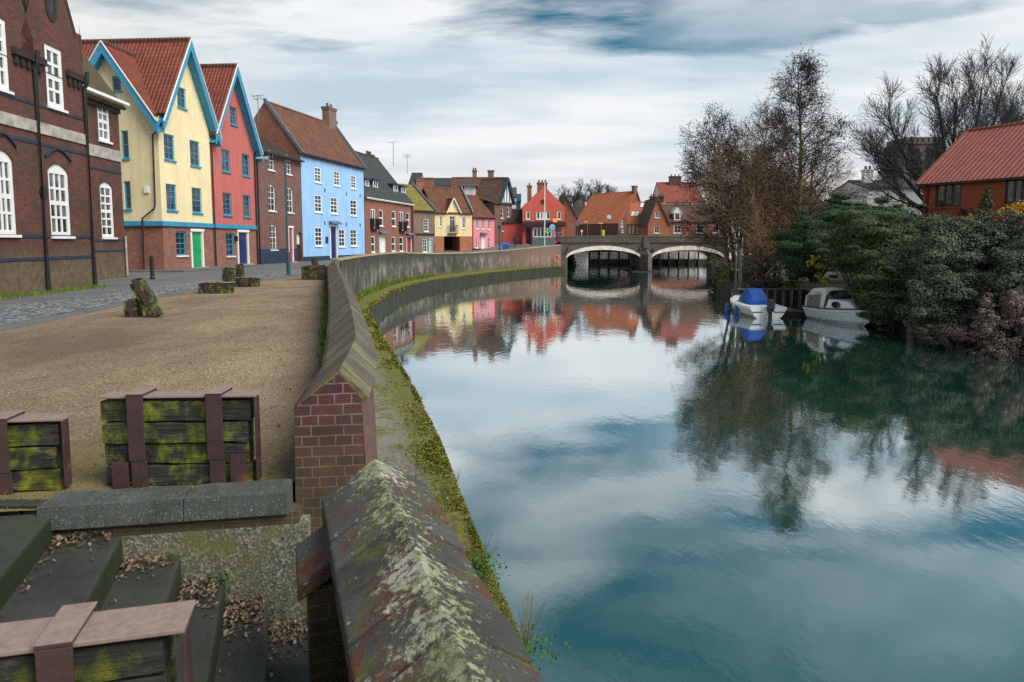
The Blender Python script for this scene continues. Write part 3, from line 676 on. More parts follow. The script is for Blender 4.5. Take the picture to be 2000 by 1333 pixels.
def small_row():
    def front(u0, u1, Y0, Y1): a = dp(u0, 480, Y0); b = dp(u1, 480, Y1); return (a.x, a.y), (b.x, b.y)
    A, B = front(808, 848.5, 90.5, 94.0)
    H = House('mossy_roofed_cottage', 'narrow brown brick cottage under a bright mossy green roof with a sage door', 'house', A, B); L = H.L; ze = 6.0; D = 8
    u = H.rc((827.8, 427.3, 837.5, 453)); l = H.rc((825.4, 466.5, 835.2, 492.8)); d = H.rc((836.6, 466.5, 844, 494)); d = (d[0], .2, d[2], d[3])
    H.face([(0, 0), (L, 0), (L, ze), (0, ze)], [u, l, d]); H.shell(D, ze, gable=(4, ze + 3.6)); H.close('brick_grey')
    H.window(u, 'white', 2, 4, fw=.12); H.window(l, 'white', 2, 4, fw=.12); H.door(d, 'sage', 'sage', fw=.07)
    H.roof_par(D, ze, 4, ze + 3.6, 'mossy', over=.25, ridge=False)
    H.bits('beam', 'black', lambda b: b.box(0, L, -.06, -.002, 2.55, 2.8)); H.bits('gutter', 'black', lambda b: b.box(0, L, -.36, -.25, ze - .26, ze - .15))
    H.bits('verge', 'lead', lambda b: b.bar((L + .05, -.25, ze - .1), (L + .05, 4, ze + 3.75), .35, .2, (1, 0, 0)))
    A, B = front(849.5, 922, 96.6, 99.3); z0 = .1
    H = House('cream_archway_house', 'cream rendered house with white edged gablet over a brick carriage archway', 'house', A, B, z=0); L = H.L; ze = H.px(885, 415)[1]; D = 8; zb = H.px(885, 462)[1]
    w1 = H.rc((857.5, 422, 864.7, 443.5)); w2 = H.rc((901.8, 424.6, 909.8, 447)); f = H.rc((877, 423.3, 890, 455)); g = H.px(867, 463); g2 = H.px(898, 463)
    H.face([(0, zb), (L, zb), (L, ze), (0, ze)], [w1, w2, (f[0], f[1], f[2], min(f[3], ze - .02))]); s0 = H.px(872.6, 415)[0]; s1 = H.px(898, 415)[0]; sc_, zc = H.px(885, 391)
    H.wall.p((s0, -.001, ze), (s1, -.001, ze), ((s0 + s1) / 2, -.001, zc)); H.wall.p((L, 0, zb), (L, D, zb), (L, D, ze), (L, 0, ze)); H.wall.p((0, 0, zb), (0, D, zb), (0, D, ze), (0, 0, ze)); H.close('cream')
    b = MB(); H.face([(0, 0), (L, 0), (L, zb), (0, zb)], [(g[0], 0.0, g2[0], zb - .02)], mb=b, rev=3); b.T = None
    b.p((L, 0, 0), (L, D, 0), (L, D, zb), (L, 0, zb)); b.build('brick_base', 'brick_orange', H.root)
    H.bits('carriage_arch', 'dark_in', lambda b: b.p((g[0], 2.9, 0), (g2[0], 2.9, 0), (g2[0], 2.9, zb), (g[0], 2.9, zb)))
    H.window(w1, 'white', 2, 4, fw=.13); H.window(w2, 'white', 2, 4, fw=.13); H.window((f[0], f[1], f[2], ze - .02), 'white', 2, 3, fw=.12, sill=None)
    def bal(b_):
        for i in range(13):
            x = f[0] - .2 + (f[2] - f[0] + .4) * i / 12; b_.box(x - .015, x + .015, -.4, -.37, f[1] - .1, f[1] + 1.0)
        b_.box(f[0] - .22, f[2] + .22, -.42, -.003, f[1] - .18, f[1] - .1); b_.box(f[0] - .22, f[2] + .22, -.42, -.36, f[1] + 1.0, f[1] + 1.06)
        for x in (f[0] - .2, f[2] + .2): b_.box(x - .02, x + .02, -.36, -.003, f[1] + .95, f[1] + 1.0)
    H.bits('balcony', 'black', bal)
    H.roof_par(D, ze, 4, ze + 3.7, 'pantile_old', over=.2)
    def gb(b_):
        m = (s0 + s1) / 2
        for x in (s0 - .12, s1 + .12): b_.bar((m, -.2, zc + .25), (x, -.2, ze - .15), .12, .32, (0, 1, 0))
    H.bits('bargeboard', 'white', gb)
    def gr(b_):
        m = (s0 + s1) / 2
        for x in (s0 - .15, s1 + .15): b_.slab([(m, -.15, zc + .3), (m, 3, zc + .3), (x, 3, ze), (x, -.15, ze)], .1)
    H.bits('gablet_roof', 'pantile_old', gr)
    H.bits('verge', 'lead', lambda b_: b_.bar((L + .1, -.25, ze - .1), (L + .1, 4, ze + 3.9), .35, .25, (1, 0, 0)))
    H.bits('gutter', 'black', lambda b_: (b_.box(0, s0 - .2, -.32, -.21, ze - .22, ze - .11), b_.box(s1 + .2, L, -.32, -.21, ze - .22, ze - .11)))
    H.chimney(-.3, 5.2, ze + 1.5, ze + 4.6, 1.2, .8, 'brick_red', 0)
    A, B = front(922.5, 966, 99.5, 102.5)
    H = House('pink_cottage', 'bubblegum pink rendered cottage with five small white windows', 'house', A, B, z=0); L = H.L; ze = H.px(945, 424)[1]; D = 8
    ws = [H.rc(q) for q in ((929.7, 426.7, 935, 447.6), (941.2, 425.3, 946.6, 448.3), (952.7, 429.5, 958, 449), (928.6, 464.5, 934, 484.7), (952, 465, 957.6, 484.7))]; d = H.rc((940, 459.7, 947.3, 493)); d = (d[0], .45, d[2], d[3])
    H.face([(0, 0), (L, 0), (L, ze), (0, ze)], ws + [d]); H.shell(D, ze, gable=(4, ze + 3.3)); H.close('pink')
    for w in ws: H.window(w, 'white', 2, 3, fw=.1)
    H.door(d, 'white', 'white', fw=.1, hood='lead')
    H.roof_par(D, ze, 4, ze + 3.3, 'pantile_old', over=.2); [H.bits('painted_base', 'black', lambda b_: b_.box(p_, q_, -.03, -.002, 0, .75)) for p_, q_ in ((0, d[0] - .1), (d[2] + .1, L))]
    H.bits('gutter', 'black', lambda b_: b_.box(0, L, -.32, -.21, ze - .22, ze - .11)); H.pipe([(.1, -.07, ze - .2), (.1, -.07, 0)], mat='red_door')
    # timber framed building behind the pink cottage
    A = dp(880, 470, 113); B = dp(990, 470, 113)
    H = House('timber_gabled_building', 'tall old building with rusty brown tiled roof and white timbered gable', 'building', (A.x, A.y), (B.x, B.y), z=0); L = H.L; ze = H.px(940, 396)[1]; zr = H.px(940, 343)[1]; D = 9
    H.face([(0, 0), (L, 0), (L, ze), (0, ze)]); H.shell(D, ze); H.close('brick_brown')
    H.roof_par(D, ze, 4.2, zr, 'pantile_brown', over=.3); 
    g = MB(); g.p((L + .02, 0, ze), (L + .02, D, ze), (L + .02, 4.2, zr - .1)); g.build('gable_wall', 'white_wall', H.root)
    def tim(b_):
        for p, q in (((0, ze), (4.2, zr)), ((D, ze), (4.2, zr))): b_.bar((L + .1, p[0], p[1]), (L + .1, q[0], q[1]), .2, .45, (1, 0, 0))
        b_.bar((L + .06, 0, ze + .05), (L + .06, D, ze + .05), .1, .25)
        for y in (2, 4.2, 6): b_.bar((L + .05, y, ze), (L + .05, y, ze + (zr - ze) * (1 - abs(y - 4.2) / 5)), .08, .14, (1, 0, 0))
    H.bits('timber_frame', 'black', tim)
    def dm(b_): x = H.px(917, 375)[0]; b_.box(x - .9, x + .9, .4, 3, ze + .9, ze + 2.7)
    H.bits('dormer', 'white_wall', dm); H.bits('dormer_roof', 'lead', lambda b_: b_.box(H.px(917, 375)[0] - 1.7, H.px(917, 375)[0] + 1.3, -.1, 3.2, ze + 2.702, ze + 2.9))
    for u in (924, 957): 
        x = H.px(u, 340)[0]; H.chimney(x, 4.6, zr - .6, zr + 1.0, .7 if u < 950 else 1.0, .6, 'brick_grey', 2 if u < 950 else 0)
    # brick wing of it facing the river
    A = dp(966.5, 470, 103.5); B = dp(1000, 470, 107)
    H = House('brick_corner_house', 'narrow orange brown brick house with a white timbered gable beside the alley', 'house', (A.x, A.y), (B.x, B.y), z=0); L = H.L; ze = H.px(985, 398)[1]; D = 5; zr = H.px(985, 352)[1]
    ws = [H.rc(q) for q in ((978, 407, 983, 427), (990.5, 405, 995, 424), (980, 434, 984, 452))]
    H.face([(0, 0), (L, 0), (L, ze), (0, ze)], ws); H.shell(D, ze); H.close('brick_brown')
    for w in ws: H.window(w, 'white', 1, 2, fw=.1)
    c0 = L * .25
    g = MB(); g.p((c0, -.02, ze), (L, -.02, ze), ((c0 + L) / 2 + .2, -.02, zr)); g.build('gable_wall', 'white_wall', H.root)
    def tim(b_):
        m = (c0 + L) / 2 + .2
        for x in (c0 - .2, L + .3): b_.bar((m, -.3, zr + .3), (x, -.3, ze - .1), .25, .4, (0, 1, 0))
        b_.bar((c0, -.1, ze), (L, -.1, ze), .15, .3)
        for x in (m - .7, m, m + .7): b_.bar((x, -.06, ze), (x, -.06, ze + (zr - ze) * (.95 - abs(x - m) / 2.2)), .08, .15, (0, 1, 0))
    H.bits('timber_frame', 'steel_blue', tim)
    def rr(b_):
        m = (c0 + L) / 2 + .2
        b_.slab([(m, -.4, zr + .4), (m, D, zr + .4), (L + .4, D, ze), (L + .4, -.4, ze)], .12); b_.slab([(m, -.4, zr + .4), (m, D, zr + .4), (c0 - .3, D, ze), (c0 - .3, -.4, ze)], .12)
        b_.slab([(-.2, -.3, ze), (c0, -.3, ze), (c0, D, ze + 1.4), (-.2, D, ze + 1.4)], .12)
    H.bits('roof', 'pantile_brown', rr)
    a = H.px(986, 436); b2 = H.px(1000, 436)
    H.bits('shopfront', 'brightblue', lambda b_: (b_.box(L * .62, L + .04, -.25, -.003, .7, 4.0), b_.box(L * .6, L + .06, -.5, -.252, 3.6, 4.05)))
    H.bits('shop_window', 'glass', lambda b_: b_.p((L * .66, -.26, 1.7), (L * .97, -.26, 1.7), (L * .97, -.26, 3.3), (L * .66, -.26, 3.3)))
small_row()

def pub():
    z0 = street_z(104) - .02
    A = dp(1020.5, 470, 104); B = dp(1103, 470, 104)
    H = House('salmon_pub', 'salmon painted gabled pub with dark canopy and bay window by the bridge', 'pub', (A.x, A.y), (B.x, B.y), z=z0); L = H.L; D = 12
    ze = H.px(1060, 405)[1]; pk, pz = H.px(1062.5, 364)
    ws = [H.rc(q) for q in ((1027.5, 412.6, 1035.6, 429), (1088.2, 412.6, 1096, 429.4), (1047.6, 413.5, 1074.6, 429))]
    gd = H.rc((1026, 444.4, 1038, 476)); gd = (gd[0], .05, gd[2], gd[3]); sh = H.rc((1084, 445, 1098, 474)); sh = (sh[0], .4, sh[2], sh[3])
    H.face([(0, -.3), (L, -.3), (L, ze), (pk, pz), (0, ze)], ws + [gd, sh]); H.wall.p((0, 0, -.3), (0, D, -.3), (0, D, ze), (0, 0, ze)); H.wall.p((L, 0, -.3), (L, D, -.3), (L, D, ze), (L, 0, ze))
    H.wall.box(-3.2, -.01, 1.2, 9, -.3, ze - 2.2); H.close('pub')
    for w in ws[:2]: H.window(w, 'white', 1, 1, fw=.16)
    H.window(ws[2], 'white', 4, 1, fw=.14, bar=.3)
    H.door(gd, 'black', 'pub', fw=.1); H.window(sh, 'white', 2, 3, fw=.1, sill=None)
    def cn(b): b.slab([(-.1, -.9, H.px(1060, 440)[1]), (L + .1, -.9, H.px(1060, 440)[1]), (L + .1, -.02, H.px(1060, 433)[1]), (-.1, -.02, H.px(1060, 433)[1])], .1); b.box(-.1, L + .1, -.92, -.8, H.px(1060, 443.5)[1], H.px(1060, 440)[1] - .05)
    H.bits('canopy', 'black', cn)
    w = H.rc((1042, 445.6, 1075.8, 463)); 
    def bay(b):
        b.box(w[0] - .2, w[2] + .65, -.6, -.003, -.3, w[1] - .08)
        b.box(w[0] - .2, w[0], -.6, -.003, w[1] - .078, w[3]); b.box(w[2], w[2] + .65, -.6, -.003, w[1] - .078, w[3]); b.box(w[0] - .2, w[2] + .65, -.6, -.003, w[3] + .002, w[3] + .55)
    o = H.bits('bay_front', 'pink', bay)
    H.bits('dado', 'lead', lambda b: b.box(w[0] - .22, w[2] + .67, -.63, -.602, -.3, 1.1))
    f = MB(); f.box(w[0], w[2], -.66, -.602, w[1] - .08, w[1] + .08); f.box(w[0], w[2], -.66, -.602, w[3] - .1, w[3])
    for i in range(6): x = w[0] + (w[2] - w[0]) * i / 5; f.box(x - .06, x + .06, -.655, -.6, w[1] + .08, w[3] - .1)
    fo = f.build('bay_window', 'white', H.root)
    g = MB(); g.p((w[0], -.61, w[1]), (w[2], -.61, w[1]), (w[2], -.61, w[3]), (w[0], -.61, w[3])); g.build('pane', 'glass', fo)
    # lettering on the fascia above the bay window
    cu = bpy.data.curves.new('sign_lettering', 'FONT'); cu.body = 'THE RIBS OF BEEF'; cu.size = .42; cu.extrude = .01; cu.align_x = 'CENTER'; cu.align_y = 'CENTER'
    t = bpy.data.objects.new('sign_lettering', cu); COL.objects.link(t); t.parent = H.root; t.location = ((w[0] + w[2] + .4) / 2, -.625, w[3] + .28); t.rotation_euler = (R(90), 0, 0); cu.materials.append(M['white'])
    bpy.context.view_layer.update(); me = bpy.data.meshes.new_from_object(t); par, mx = t.parent, (t.location.copy(), t.rotation_euler.copy()); bpy.data.objects.remove(t); t = bpy.data.objects.new('sign_lettering', me); COL.objects.link(t); t.parent = par; t.location, t.rotation_euler = mx
    r = MB()
    k = (pz - ze) / pk
    r.slab([(pk, 0.25, pz + .05), (pk, D, pz + .05), (-.15, D, ze - .05), (-.15, .25, ze - .05)], .12); r.slab([(pk, .25, pz + .05), (pk, D, pz + .05), (L + .15, D, ze - .05), (L + .15, .25, ze - .05)], .12)
    r.slab([(-3.4, .9, ze - 2.3), (0, .9, ze - 2.3), (0, 5, ze), (-3.4, 5, ze)], .12)
    r.build('roof', 'slate_brown', H.root)
    H.chimney(1.1, 2.6, ze - .3, pz + .0, .65, .65, 'brick_red', 1); H.chimney(3.1, 3.6, pz - 2.4, pz + .55, 1.5, .8, 'brick_red', 3)
    e = H.px(1061, 394)
    def em(b):
        for a in range(6): b.bar((e[0], -.05, e[1]), (e[0] + .42 * math.cos(a * 1.047 + .5), -.05, e[1] + .42 * math.sin(a * 1.047 + .5)), .06, .16, (0, 1, 0))
    H.bits('emblem', 'black', em)
    q = H.px(1069.5, 452)
    def heart(b):
        P = []
        for i in range(24):
            t_ = 6.2832 * i / 24; P.append((q[0] + .022 * 16 * math.sin(t_) ** 3 * .8, -.67, q[1] + .026 * (13 * math.cos(t_) - 5 * math.cos(2 * t_) - 2 * math.cos(3 * t_) - math.cos(4 * t_))))
        for a, c in zip(P, P[1:] + P[:1]): b.tube([a, c], .035, 5, cap=False)
    N = NT('green_neon'); N.set(Base_Color=(.1, .8, .15), Emission_Color=(.15, 1, .1), Emission_Strength=.5)
    H.bits('neon_sign', N.m, heart)
pub()

def backs():
    """roofs and gables behind the front row and beyond the bridge"""
    def block(name, label, u0, u1, Y, v_eave, v_ridge, wall, roof, D=9, z0=.3, cat='building', gable=False, Y1=None, pk=None):
        A = dp(u0, 470, Y); B = dp(u1, 470, Y1 or Y)
        H = House(name, label, cat, (A.x, A.y), (B.x, B.y), z=0); um = (u0 + u1) / 2; ze = H.px(um, v_eave)[1]; zr = H.px(um if pk is None else pk, v_ridge)[1]; L = H.L; H.ze = ze; H.zr = zr; H.D = D
        H.holes = []
        if gable:
            m = H.px(pk, v_ridge)[0] if pk else L / 2; H.m = m
            H.poly = [(0, 0), (L, 0), (L, ze), (m, zr), (0, ze)]
            H.wall.p((0, 0, 0), (0, D, 0), (0, D, ze), (0, 0, ze)); H.wall.p((L, 0, 0), (L, D, 0), (L, D, ze), (L, 0, ze))
            r = MB()
            for x in (-.2, L + .2): r.slab([(m, -.25, zr + .12), (m, D, zr + .12), (x, D, ze - .1), (x, -.25, ze - .1)], .14)
            r.build('roof', roof, H.root)
        else:
            H.poly = [(0, 0), (L, 0), (L, ze), (0, ze)]; H.shell(D, ze, gable=(D / 2, zr)); H.roof_par(D, ze, D / 2, zr, roof, over=.25)
        H.wm = wall
        return H
    def fin(H, wins=(), nx=2, nz=2, frame='white', fw=.12):
        rs = [H.rc(q) for q in wins]
        H.face(H.poly, rs)
        for r in rs: H.window(r, frame, nx, nz, fw=fw)
        H.close(H.wm)
    H = block('flint_house', 'brown tiled house with a stubby brick chimney behind the mossy cottage', 798, 888, 112, 383, 361, 'white_wall', 'pantile_brown'); fin(H); H.chimney(H.px(833, 360)[0], -.0, H.ze - .5, H.ze + 2.6, 2.2, 1.2, 'brick_red', 0)
    H = block('slate_rear_building', 'long dark slate roof showing above the brown tiled house', 800, 884, 134, 362, 345, 'brick_dark', 'slate'); fin(H)
    H = block('slate_roofed_block', 'small dark slate roofed block beside the chimney and television aerials', 800, 819, 122, 360, 334, 'white_wall', 'slate'); fin(H)
    H = block('blue_clad_building', 'small teal clad building glimpsed above the alley beside the pub', 1001, 1017, 135, 392, 378, 'steel_blue', 'steel_blue', D=6); fin(H)
    H = block('tall_rear_house', 'thin brown roofed house rising behind the timbered gable', 996, 1008, 118, 383, 365, 'white_wall', 'pantile_brown', D=6); fin(H)
    H = block('brick_side_house', 'red brown brick house with pale mossy roof right of the pub', 1104, 1124, 110, 420, 378, 'brick_red', 'mossy_dark', D=10, gable=True, pk=1102); fin(H)
    H = block('long_dark_building', 'long dark brick building behind the bridge lamps', 1118, 1206, 148, 424, 402, 'brick_dark', 'slate_brown', D=10); fin(H, ((1150, 436, 1156, 446), (1186, 436, 1192, 446)))
    H = block('orange_roofed_house', 'dark brick house with a bright orange tiled roof beyond the bridge', 1186, 1232, 140, 430, 394, 'brick_dark', 'pantile_orange', D=9); fin(H, ((1194, 437, 1203, 456), (1176 + 36, 437, 1219, 454)))
    H = block('big_brick_gable', 'tall red brown brick gable with stepped apex beyond the bridge', 1207, 1262, 131, 436, 374, 'brick_brown', 'pantile_orange', D=12, gable=True, pk=1243, Y1=136); fin(H, ((1212, 430, 1217, 444), (1214, 447, 1218, 455))); H.chimney(H.m, .5, H.zr - .3, H.zr + .8, .9, .6, 'brick_brown', 0)
    H = block('rooflight_terrace', 'orange roofed terrace with rows of slanted rooflights', 1224, 1290, 121, 436, 392, 'brick_orange', 'pantile_orange', D=10, Y1=119)
    fin(H, ((1228, 438, 1231, 456), (1235, 438, 1238, 456), (1244, 440, 1248, 456)))
    for v, us in ((0.3, (1229, 1237, 1247, 1258)), (.72, (1243, 1252, 1262, 1270))):
        for u in us:
            x = H.px(u, 430)[0]; y = v * H.D / 2; z = H.ze + (H.zr - H.ze) * v; k = (H.zr - H.ze) / (H.D / 2)
            H.bits('rooflight', 'white', lambda b: b.slab([(x, y, z + .16), (x + .55, y, z + .16), (x + .55, y + 1.0, z + .16 + k), (x, y + 1.0, z + .16 + k)], .1))
    for u in (1266, 1283): H.chimney(H.px(u, 400)[0], H.D / 2, H.zr - .4, H.zr + .7, 1.0, .6, 'brick_dark', 2)
    H = block('orange_brick_cottage', 'orange brick gabled cottage with two windows facing the bridge', 1265, 1307, 112, 440, 386, 'brick_orange', 'pantile_brown', D=10, gable=True, pk=1284); fin(H, ((1279, 414, 1288, 426), (1277.5, 443, 1288, 456)))
    H = block('tall_red_roofed_house', 'tall house with steep red tiled roof half hidden by the alders', 1294, 1372, 128, 394, 352, 'white_wall', 'pantile_bright', D=12); fin(H); H.chimney(H.px(1332, 350)[0], 5.5, H.zr - .6, H.zr + .9, 2.2, .9, 'brick_dark', 3)
    H = block('brown_dormer_house', 'dark brown roofed house with a small white gable dormer', 1304, 1420, 116, 432, 398, 'brick_red', 'pantile_brown', D=9); fin(H, ((1316, 440, 1330, 456), (1360, 440, 1376, 456), (1392, 440, 1404, 456)), 2, 2)
    x, z = H.px(1323, 420)
    H.bits('dormer', 'white', lambda b: (b.box(x - .5, x + .6, .2, 3, z - 1.0, z + .3), b.p((x - .75, .15, z + .3), (x + .85, .15, z + .3), (x + .05, .15, z + 1.3)), b.slab([(x - .8, .1, z + .25), (x + .05, .1, z + 1.35), (x + .05, 3, z + 1.35), (x - .8, 3, z + .25)], .08), b.slab([(x + .9, .1, z + .25), (x + .05, .1, z + 1.35), (x + .05, 3, z + 1.35), (x + .9, 3, z + .25)], .08)))
    H.bits('dormer_glass', 'glass', lambda b: b.p((x - .3, .19, z - .75), (x + .4, .19, z - .75), (x + .4, .19, z + .2), (x - .3, .19, z + .2)))
    H = block('brick_mill', 'brown brick building glimpsed through the alder trees', 1500, 1612, 92, 405, 360, 'brick_orange', 'pantile_brown', D=10); fin(H, ((1530, 412, 1540, 430), (1570, 412, 1580, 430)))
    H = block('white_cottage', 'white rendered cottage with dark slate roof behind the hedge', 1690, 1815, 78, 366, 347, 'white_wall', 'slate_brown', D=9); fin(H, ((1730, 378, 1736, 390), (1756, 378, 1768, 390)), frame='black'); H.chimney(H.px(1722, 350)[0], 3.2, H.ze, H.zr + .9, 1.0, .7, 'white_wall', 2)
    # church towers on the skyline
    def tower(name, label, u0, u1, v, Y, mat, D=None, win=True):
        a = dp(u0, v, Y); b = dp(u1, v, Y); w = b.x - a.x; h = a.z; t = thing(name, label, 'church tower', ((a.x + b.x) / 2, Y + w / 2, 0))
        m = MB(); m.box(-w / 2, w / 2, -w / 2, w / 2, 0, h * .94); m.box(-w / 2 - .2, w / 2 + .2, -w / 2 - .2, w / 2 + .2, h * .94 + .002, h * .955)
        for x in (-w / 2, w / 2):
            for y in (-w / 2, w / 2): m.box(x - w * .07, x + w * .07, y - w * .07, y + w * .07, 0, h * .94 - .004)
        m.build('tower', mat, t)
        c = MB(); n = 6
        for i in range(n):
            x = -w / 2 + w * (i + .5) / n - w / 24
            for y in (-w / 2 - .1, w / 2 - .3): c.box(x - w / 24, x + w / 12, y, y + .4, h * .955 + .002, h)
            for xx in (-w / 2 - .1, w / 2 - .3): c.box(xx, xx + .4, x - w / 24, x + w / 12, h * .955 + .003, h - .01)
        c.build('parapet', mat, t)
        if win:
            q = MB()
            for sx in (-.18, .18): q.box(w * sx - w * .09, w * sx + w * .09, -w / 2 - .05, -w / 2 - .002, h * .72, h * .9)
            q.build('belfry_window', 'dark_in', t)
    tower('church_tower', 'pale grey church tower with battlements on the far skyline', 1200, 1225.5, 377, 260, 'stone')
    tower('church_tower', 'dark flint church tower behind the bare tree on the right bank', 1770, 1838, 268, 105, 'brick_flint')
    tower('church_tower', 'low dark square tower between two distant bare trees', 1122, 1142, 381, 220, 'brick_flint', win=False)
backs()

def right_house():
    c = Vector((26.2, 44.0)); d = Vector((.47, -.88)).normalized()
    H = House('brick_bungalow', 'bright red brick house with clay pantile roof above the right bank hedge', 'house', c, c + d * 16); L = 16; ze = H.px(1810, 352)[1]; H.n_ = H.n
    # front faces the river: inwards is to the right
    w = [H.rc(q) for q in ((1828, 361, 1876, 403), (1964, 350, 2012, 396))]
    w.append((w[1][0] + 3.6, w[1][1], w[1][2] + 3.6, w[1][3]))
    w = [(min(a[0], a[2]), a[1], max(a[0], a[2]), a[3]) for a in w]
    H.face([(0, -1.6), (L, -1.6), (L, ze), (0, ze)], w, rev=.12); H.shell(10, ze, gable=(5, ze + 3.5), z0=-1.6); H.close('brick_house')
    for r in w: H.window(r, 'black', 3, 1, rec=.06, fw=.1, bar=.1, sill='brick_house')
    H.roof_par(10, ze, 5, ze + 3.5, 'pantile_bright', over=.35, side_over=.25)
    H.bits('gutter', 'black', lambda b: b.box(-.2, L, -.48, -.36, ze - .4, ze - .28)); H.pipe([(.35, -.1, ze - .35), (.35, -.1, -1.6)])
    H.bits('verge', 'pantile_bright', lambda b: b.bar((-.25, -.35, ze - .25), (-.25, 5, ze + 3.5), .12, .2, (1, 0, 0)))
    return H
RH = right_house()
# ------------------------------------------------------------------ ground, water, quay
def setting_mats():
    N = NT('river_water'); p = N.wp()
    pm = N.mp(p, (1.0, .55, 1))
    h = N.ma('ADD', N.noise(pm, 1.3, 3, .5, .4), N.ma('MULTIPLY', N.noise(pm, 5.5, 3, .55), .5))
    big = N.ramp(N.noise(N.mp(p, (1, .5, 1)), .11, 3), [(.4, .25), (.6, 1)])
    h = N.ma('MULTIPLY', h, big)
    bm = N.n('ShaderNodeBump', {'Height': h, 'Strength': .15, 'Distance': .05}).outputs[0]
    dif = N.n('ShaderNodeBsdfDiffuse', {'Color': (.016, .075, .052, 1)}); gl = N.n('ShaderNodeBsdfGlossy', {'Color': (.93, .96, .97, 1), 'Roughness': .04, 'Normal': bm})
    fr = N.ramp(N.n('ShaderNodeLayerWeight', {'Blend': .5, 'Normal': bm}).outputs['Facing'], [(0, .08), (.5, .44), (.72, .74), (.92, .92)])
    mx = N.n('ShaderNodeMixShader', {0: fr, 1: dif.outputs[0], 2: gl.outputs[0]})
    N.t.links.new(mx.outputs[0], N.t.nodes['Material Output'].inputs['Surface']); M['water'] = N.m
    # rolled gravel
    N = NT('gravel'); p = N.wp()
    c = N.ramp(N.vor(p, 55, 'Color'), [(0, (.085, .055, .03)), (.4, (.24, .165, .092)), (.75, (.37, .265, .16)), (1, (.64, .53, .39))])
    c = N.mix(N.ma('MULTIPLY', N.ramp(N.noise(N.mp(p, (1, .5, 1)), .3, 8, .68), [(.40, 0), (.60, 1)]), .78), c, (.105, .07, .042))
    c = N.mix(N.ma('MULTIPLY', N.ramp(N.noise(N.mp(p, (1, .7, 1)), .5, 6, .65), [(.5, 0), (.7, 1)]), .35), c, (.34, .25, .17))
    dx = N.sep(p, 0); dy = N.sep(p, 1)
    near = N.n('ShaderNodeMapRange', {'Value': N.ma('ADD', dy, N.ma('MULTIPLY', N.noise(p, 2.2, 5), 1.6)), 'From Min': 7.4, 'From Max': 5.7}).outputs[0]
    mossn = N.ramp(N.noise(p, 3.5, 6, .7), [(.38, 0), (.6, 1)])
    c = N.mix(N.ma('MULTIPLY', N.ma('MULTIPLY', near, mossn), .8), c, (.19, .16, .022))
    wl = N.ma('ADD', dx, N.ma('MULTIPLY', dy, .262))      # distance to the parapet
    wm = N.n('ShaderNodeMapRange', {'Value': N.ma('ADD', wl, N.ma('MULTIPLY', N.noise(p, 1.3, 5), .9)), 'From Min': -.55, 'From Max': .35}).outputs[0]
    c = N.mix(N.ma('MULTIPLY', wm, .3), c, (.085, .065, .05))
    N.set(Base_Color=c, Roughness=.9)
    N.bump(N.ma('ADD', N.vor(p, 55), N.ma('MULTIPLY', N.noise(p, 1.5, 4), 4)), .7, .02); M['gravel'] = N.m
    N = NT('cobbles'); p = N.wp()
    v = N.vor(N.mp(p, (1, .8, 1)), 8.5, 'Distance'); cc = N.vor(N.mp(p, (1, .8, 1)), 8.5, 'Color')
    c = N.mix(N.ramp(v, [(.4, 0), (.75, .8)]), N.ramp(cc, [(0, (.09, .105, .11)), (.5, (.19, .205, .215)), (1, (.42, .44, .44))]), (.04, .043, .045))
    N.set(Base_Color=c, Roughness=.55); N.bump(N.ma('MULTIPLY', v, -1), 1.0, .08); M['cobbles'] = N.m
    N = NT('asphalt'); p = N.wp()
    c = N.ramp(N.noise(p, .6, 8, .7), [(.3, (.085, .088, .09)), (.7, (.15, .155, .155))])
    N.set(Base_Color=c, Roughness=.75); N.bump(N.noise(p, 60, 3), .3, .01); M['asphalt'] = N.m
    N = NT('soil'); p = N.wp()
    N.set(Base_Color=N.ramp(N.noise(p, 1.2, 7, .7), [(.3, (.03, .035, .015)), (.7, (.075, .07, .03))]), Roughness=.95); M['soil'] = N.m
    # mossy concrete shelf outside the wall
    N = NT('ledge_concrete'); p = N.wp()
    c = N.ramp(N.vor(p, 42, 'Color'), [(0, (.09, .088, .082)), (.6, (.20, .195, .18)), (1, (.36, .35, .33))])
    c = N.mix(N.ma('MULTIPLY', N.ramp(N.noise(p, .55, 5, .6), [(.45, 0), (.6, 1)]), .6), c, (.27, .26, .17))
    e = N.ma('ADD', dxw(N, p), N.ma('MULTIPLY', N.noise(p, 2.2, 6, .7), .9))
    mm = N.ramp(N.ma('MULTIPLY', N.n('ShaderNodeMapRange', {'Value': e, 'From Min': 1.75, 'From Max': 2.6}).outputs[0], 1.0), [(.2, 0), (.6, 1)])
    patch = N.ramp(N.noise(p, 1.5, 6, .7), [(.46, 0), (.58, 1)])
    mc = N.mix(N.ramp(N.noise(p, 9, 5, .7), [(.3, 0), (.7, 1)]), (.035, .038, .008), (.24, .235, .022))
    c = N.mix(N.ma('MULTIPLY', N.ma('MAXIMUM', mm, patch), .9), c, mc)
    N.set(Base_Color=c, Roughness=.95); N.bump(N.ma('ADD', N.noise(p, 45, 5, .7), N.ma('MULTIPLY', N.noise(p, 8, 5, .7), 2)), .9, .03); M['ledge'] = N.m
    # weathered quay wall: sooty top, chalky streaks, mossy foot
    N = NT('quay_wall'); p = N.wp()
    z = N.sep(p, 2)
    st = N.noise(N.mp(p, (1.5, 1.5, .5)), 1.0, 8, .72)
    st = N.ma('ADD', N.ma('MULTIPLY', st, .55), N.ma('MULTIPLY', N.noise(p, .45, 7, .7), .45))
    c = N.ramp(st, [(.36, (.022, .023, .019)), (.5, (.075, .073, .058)), (.63, (.31, .295, .25))])
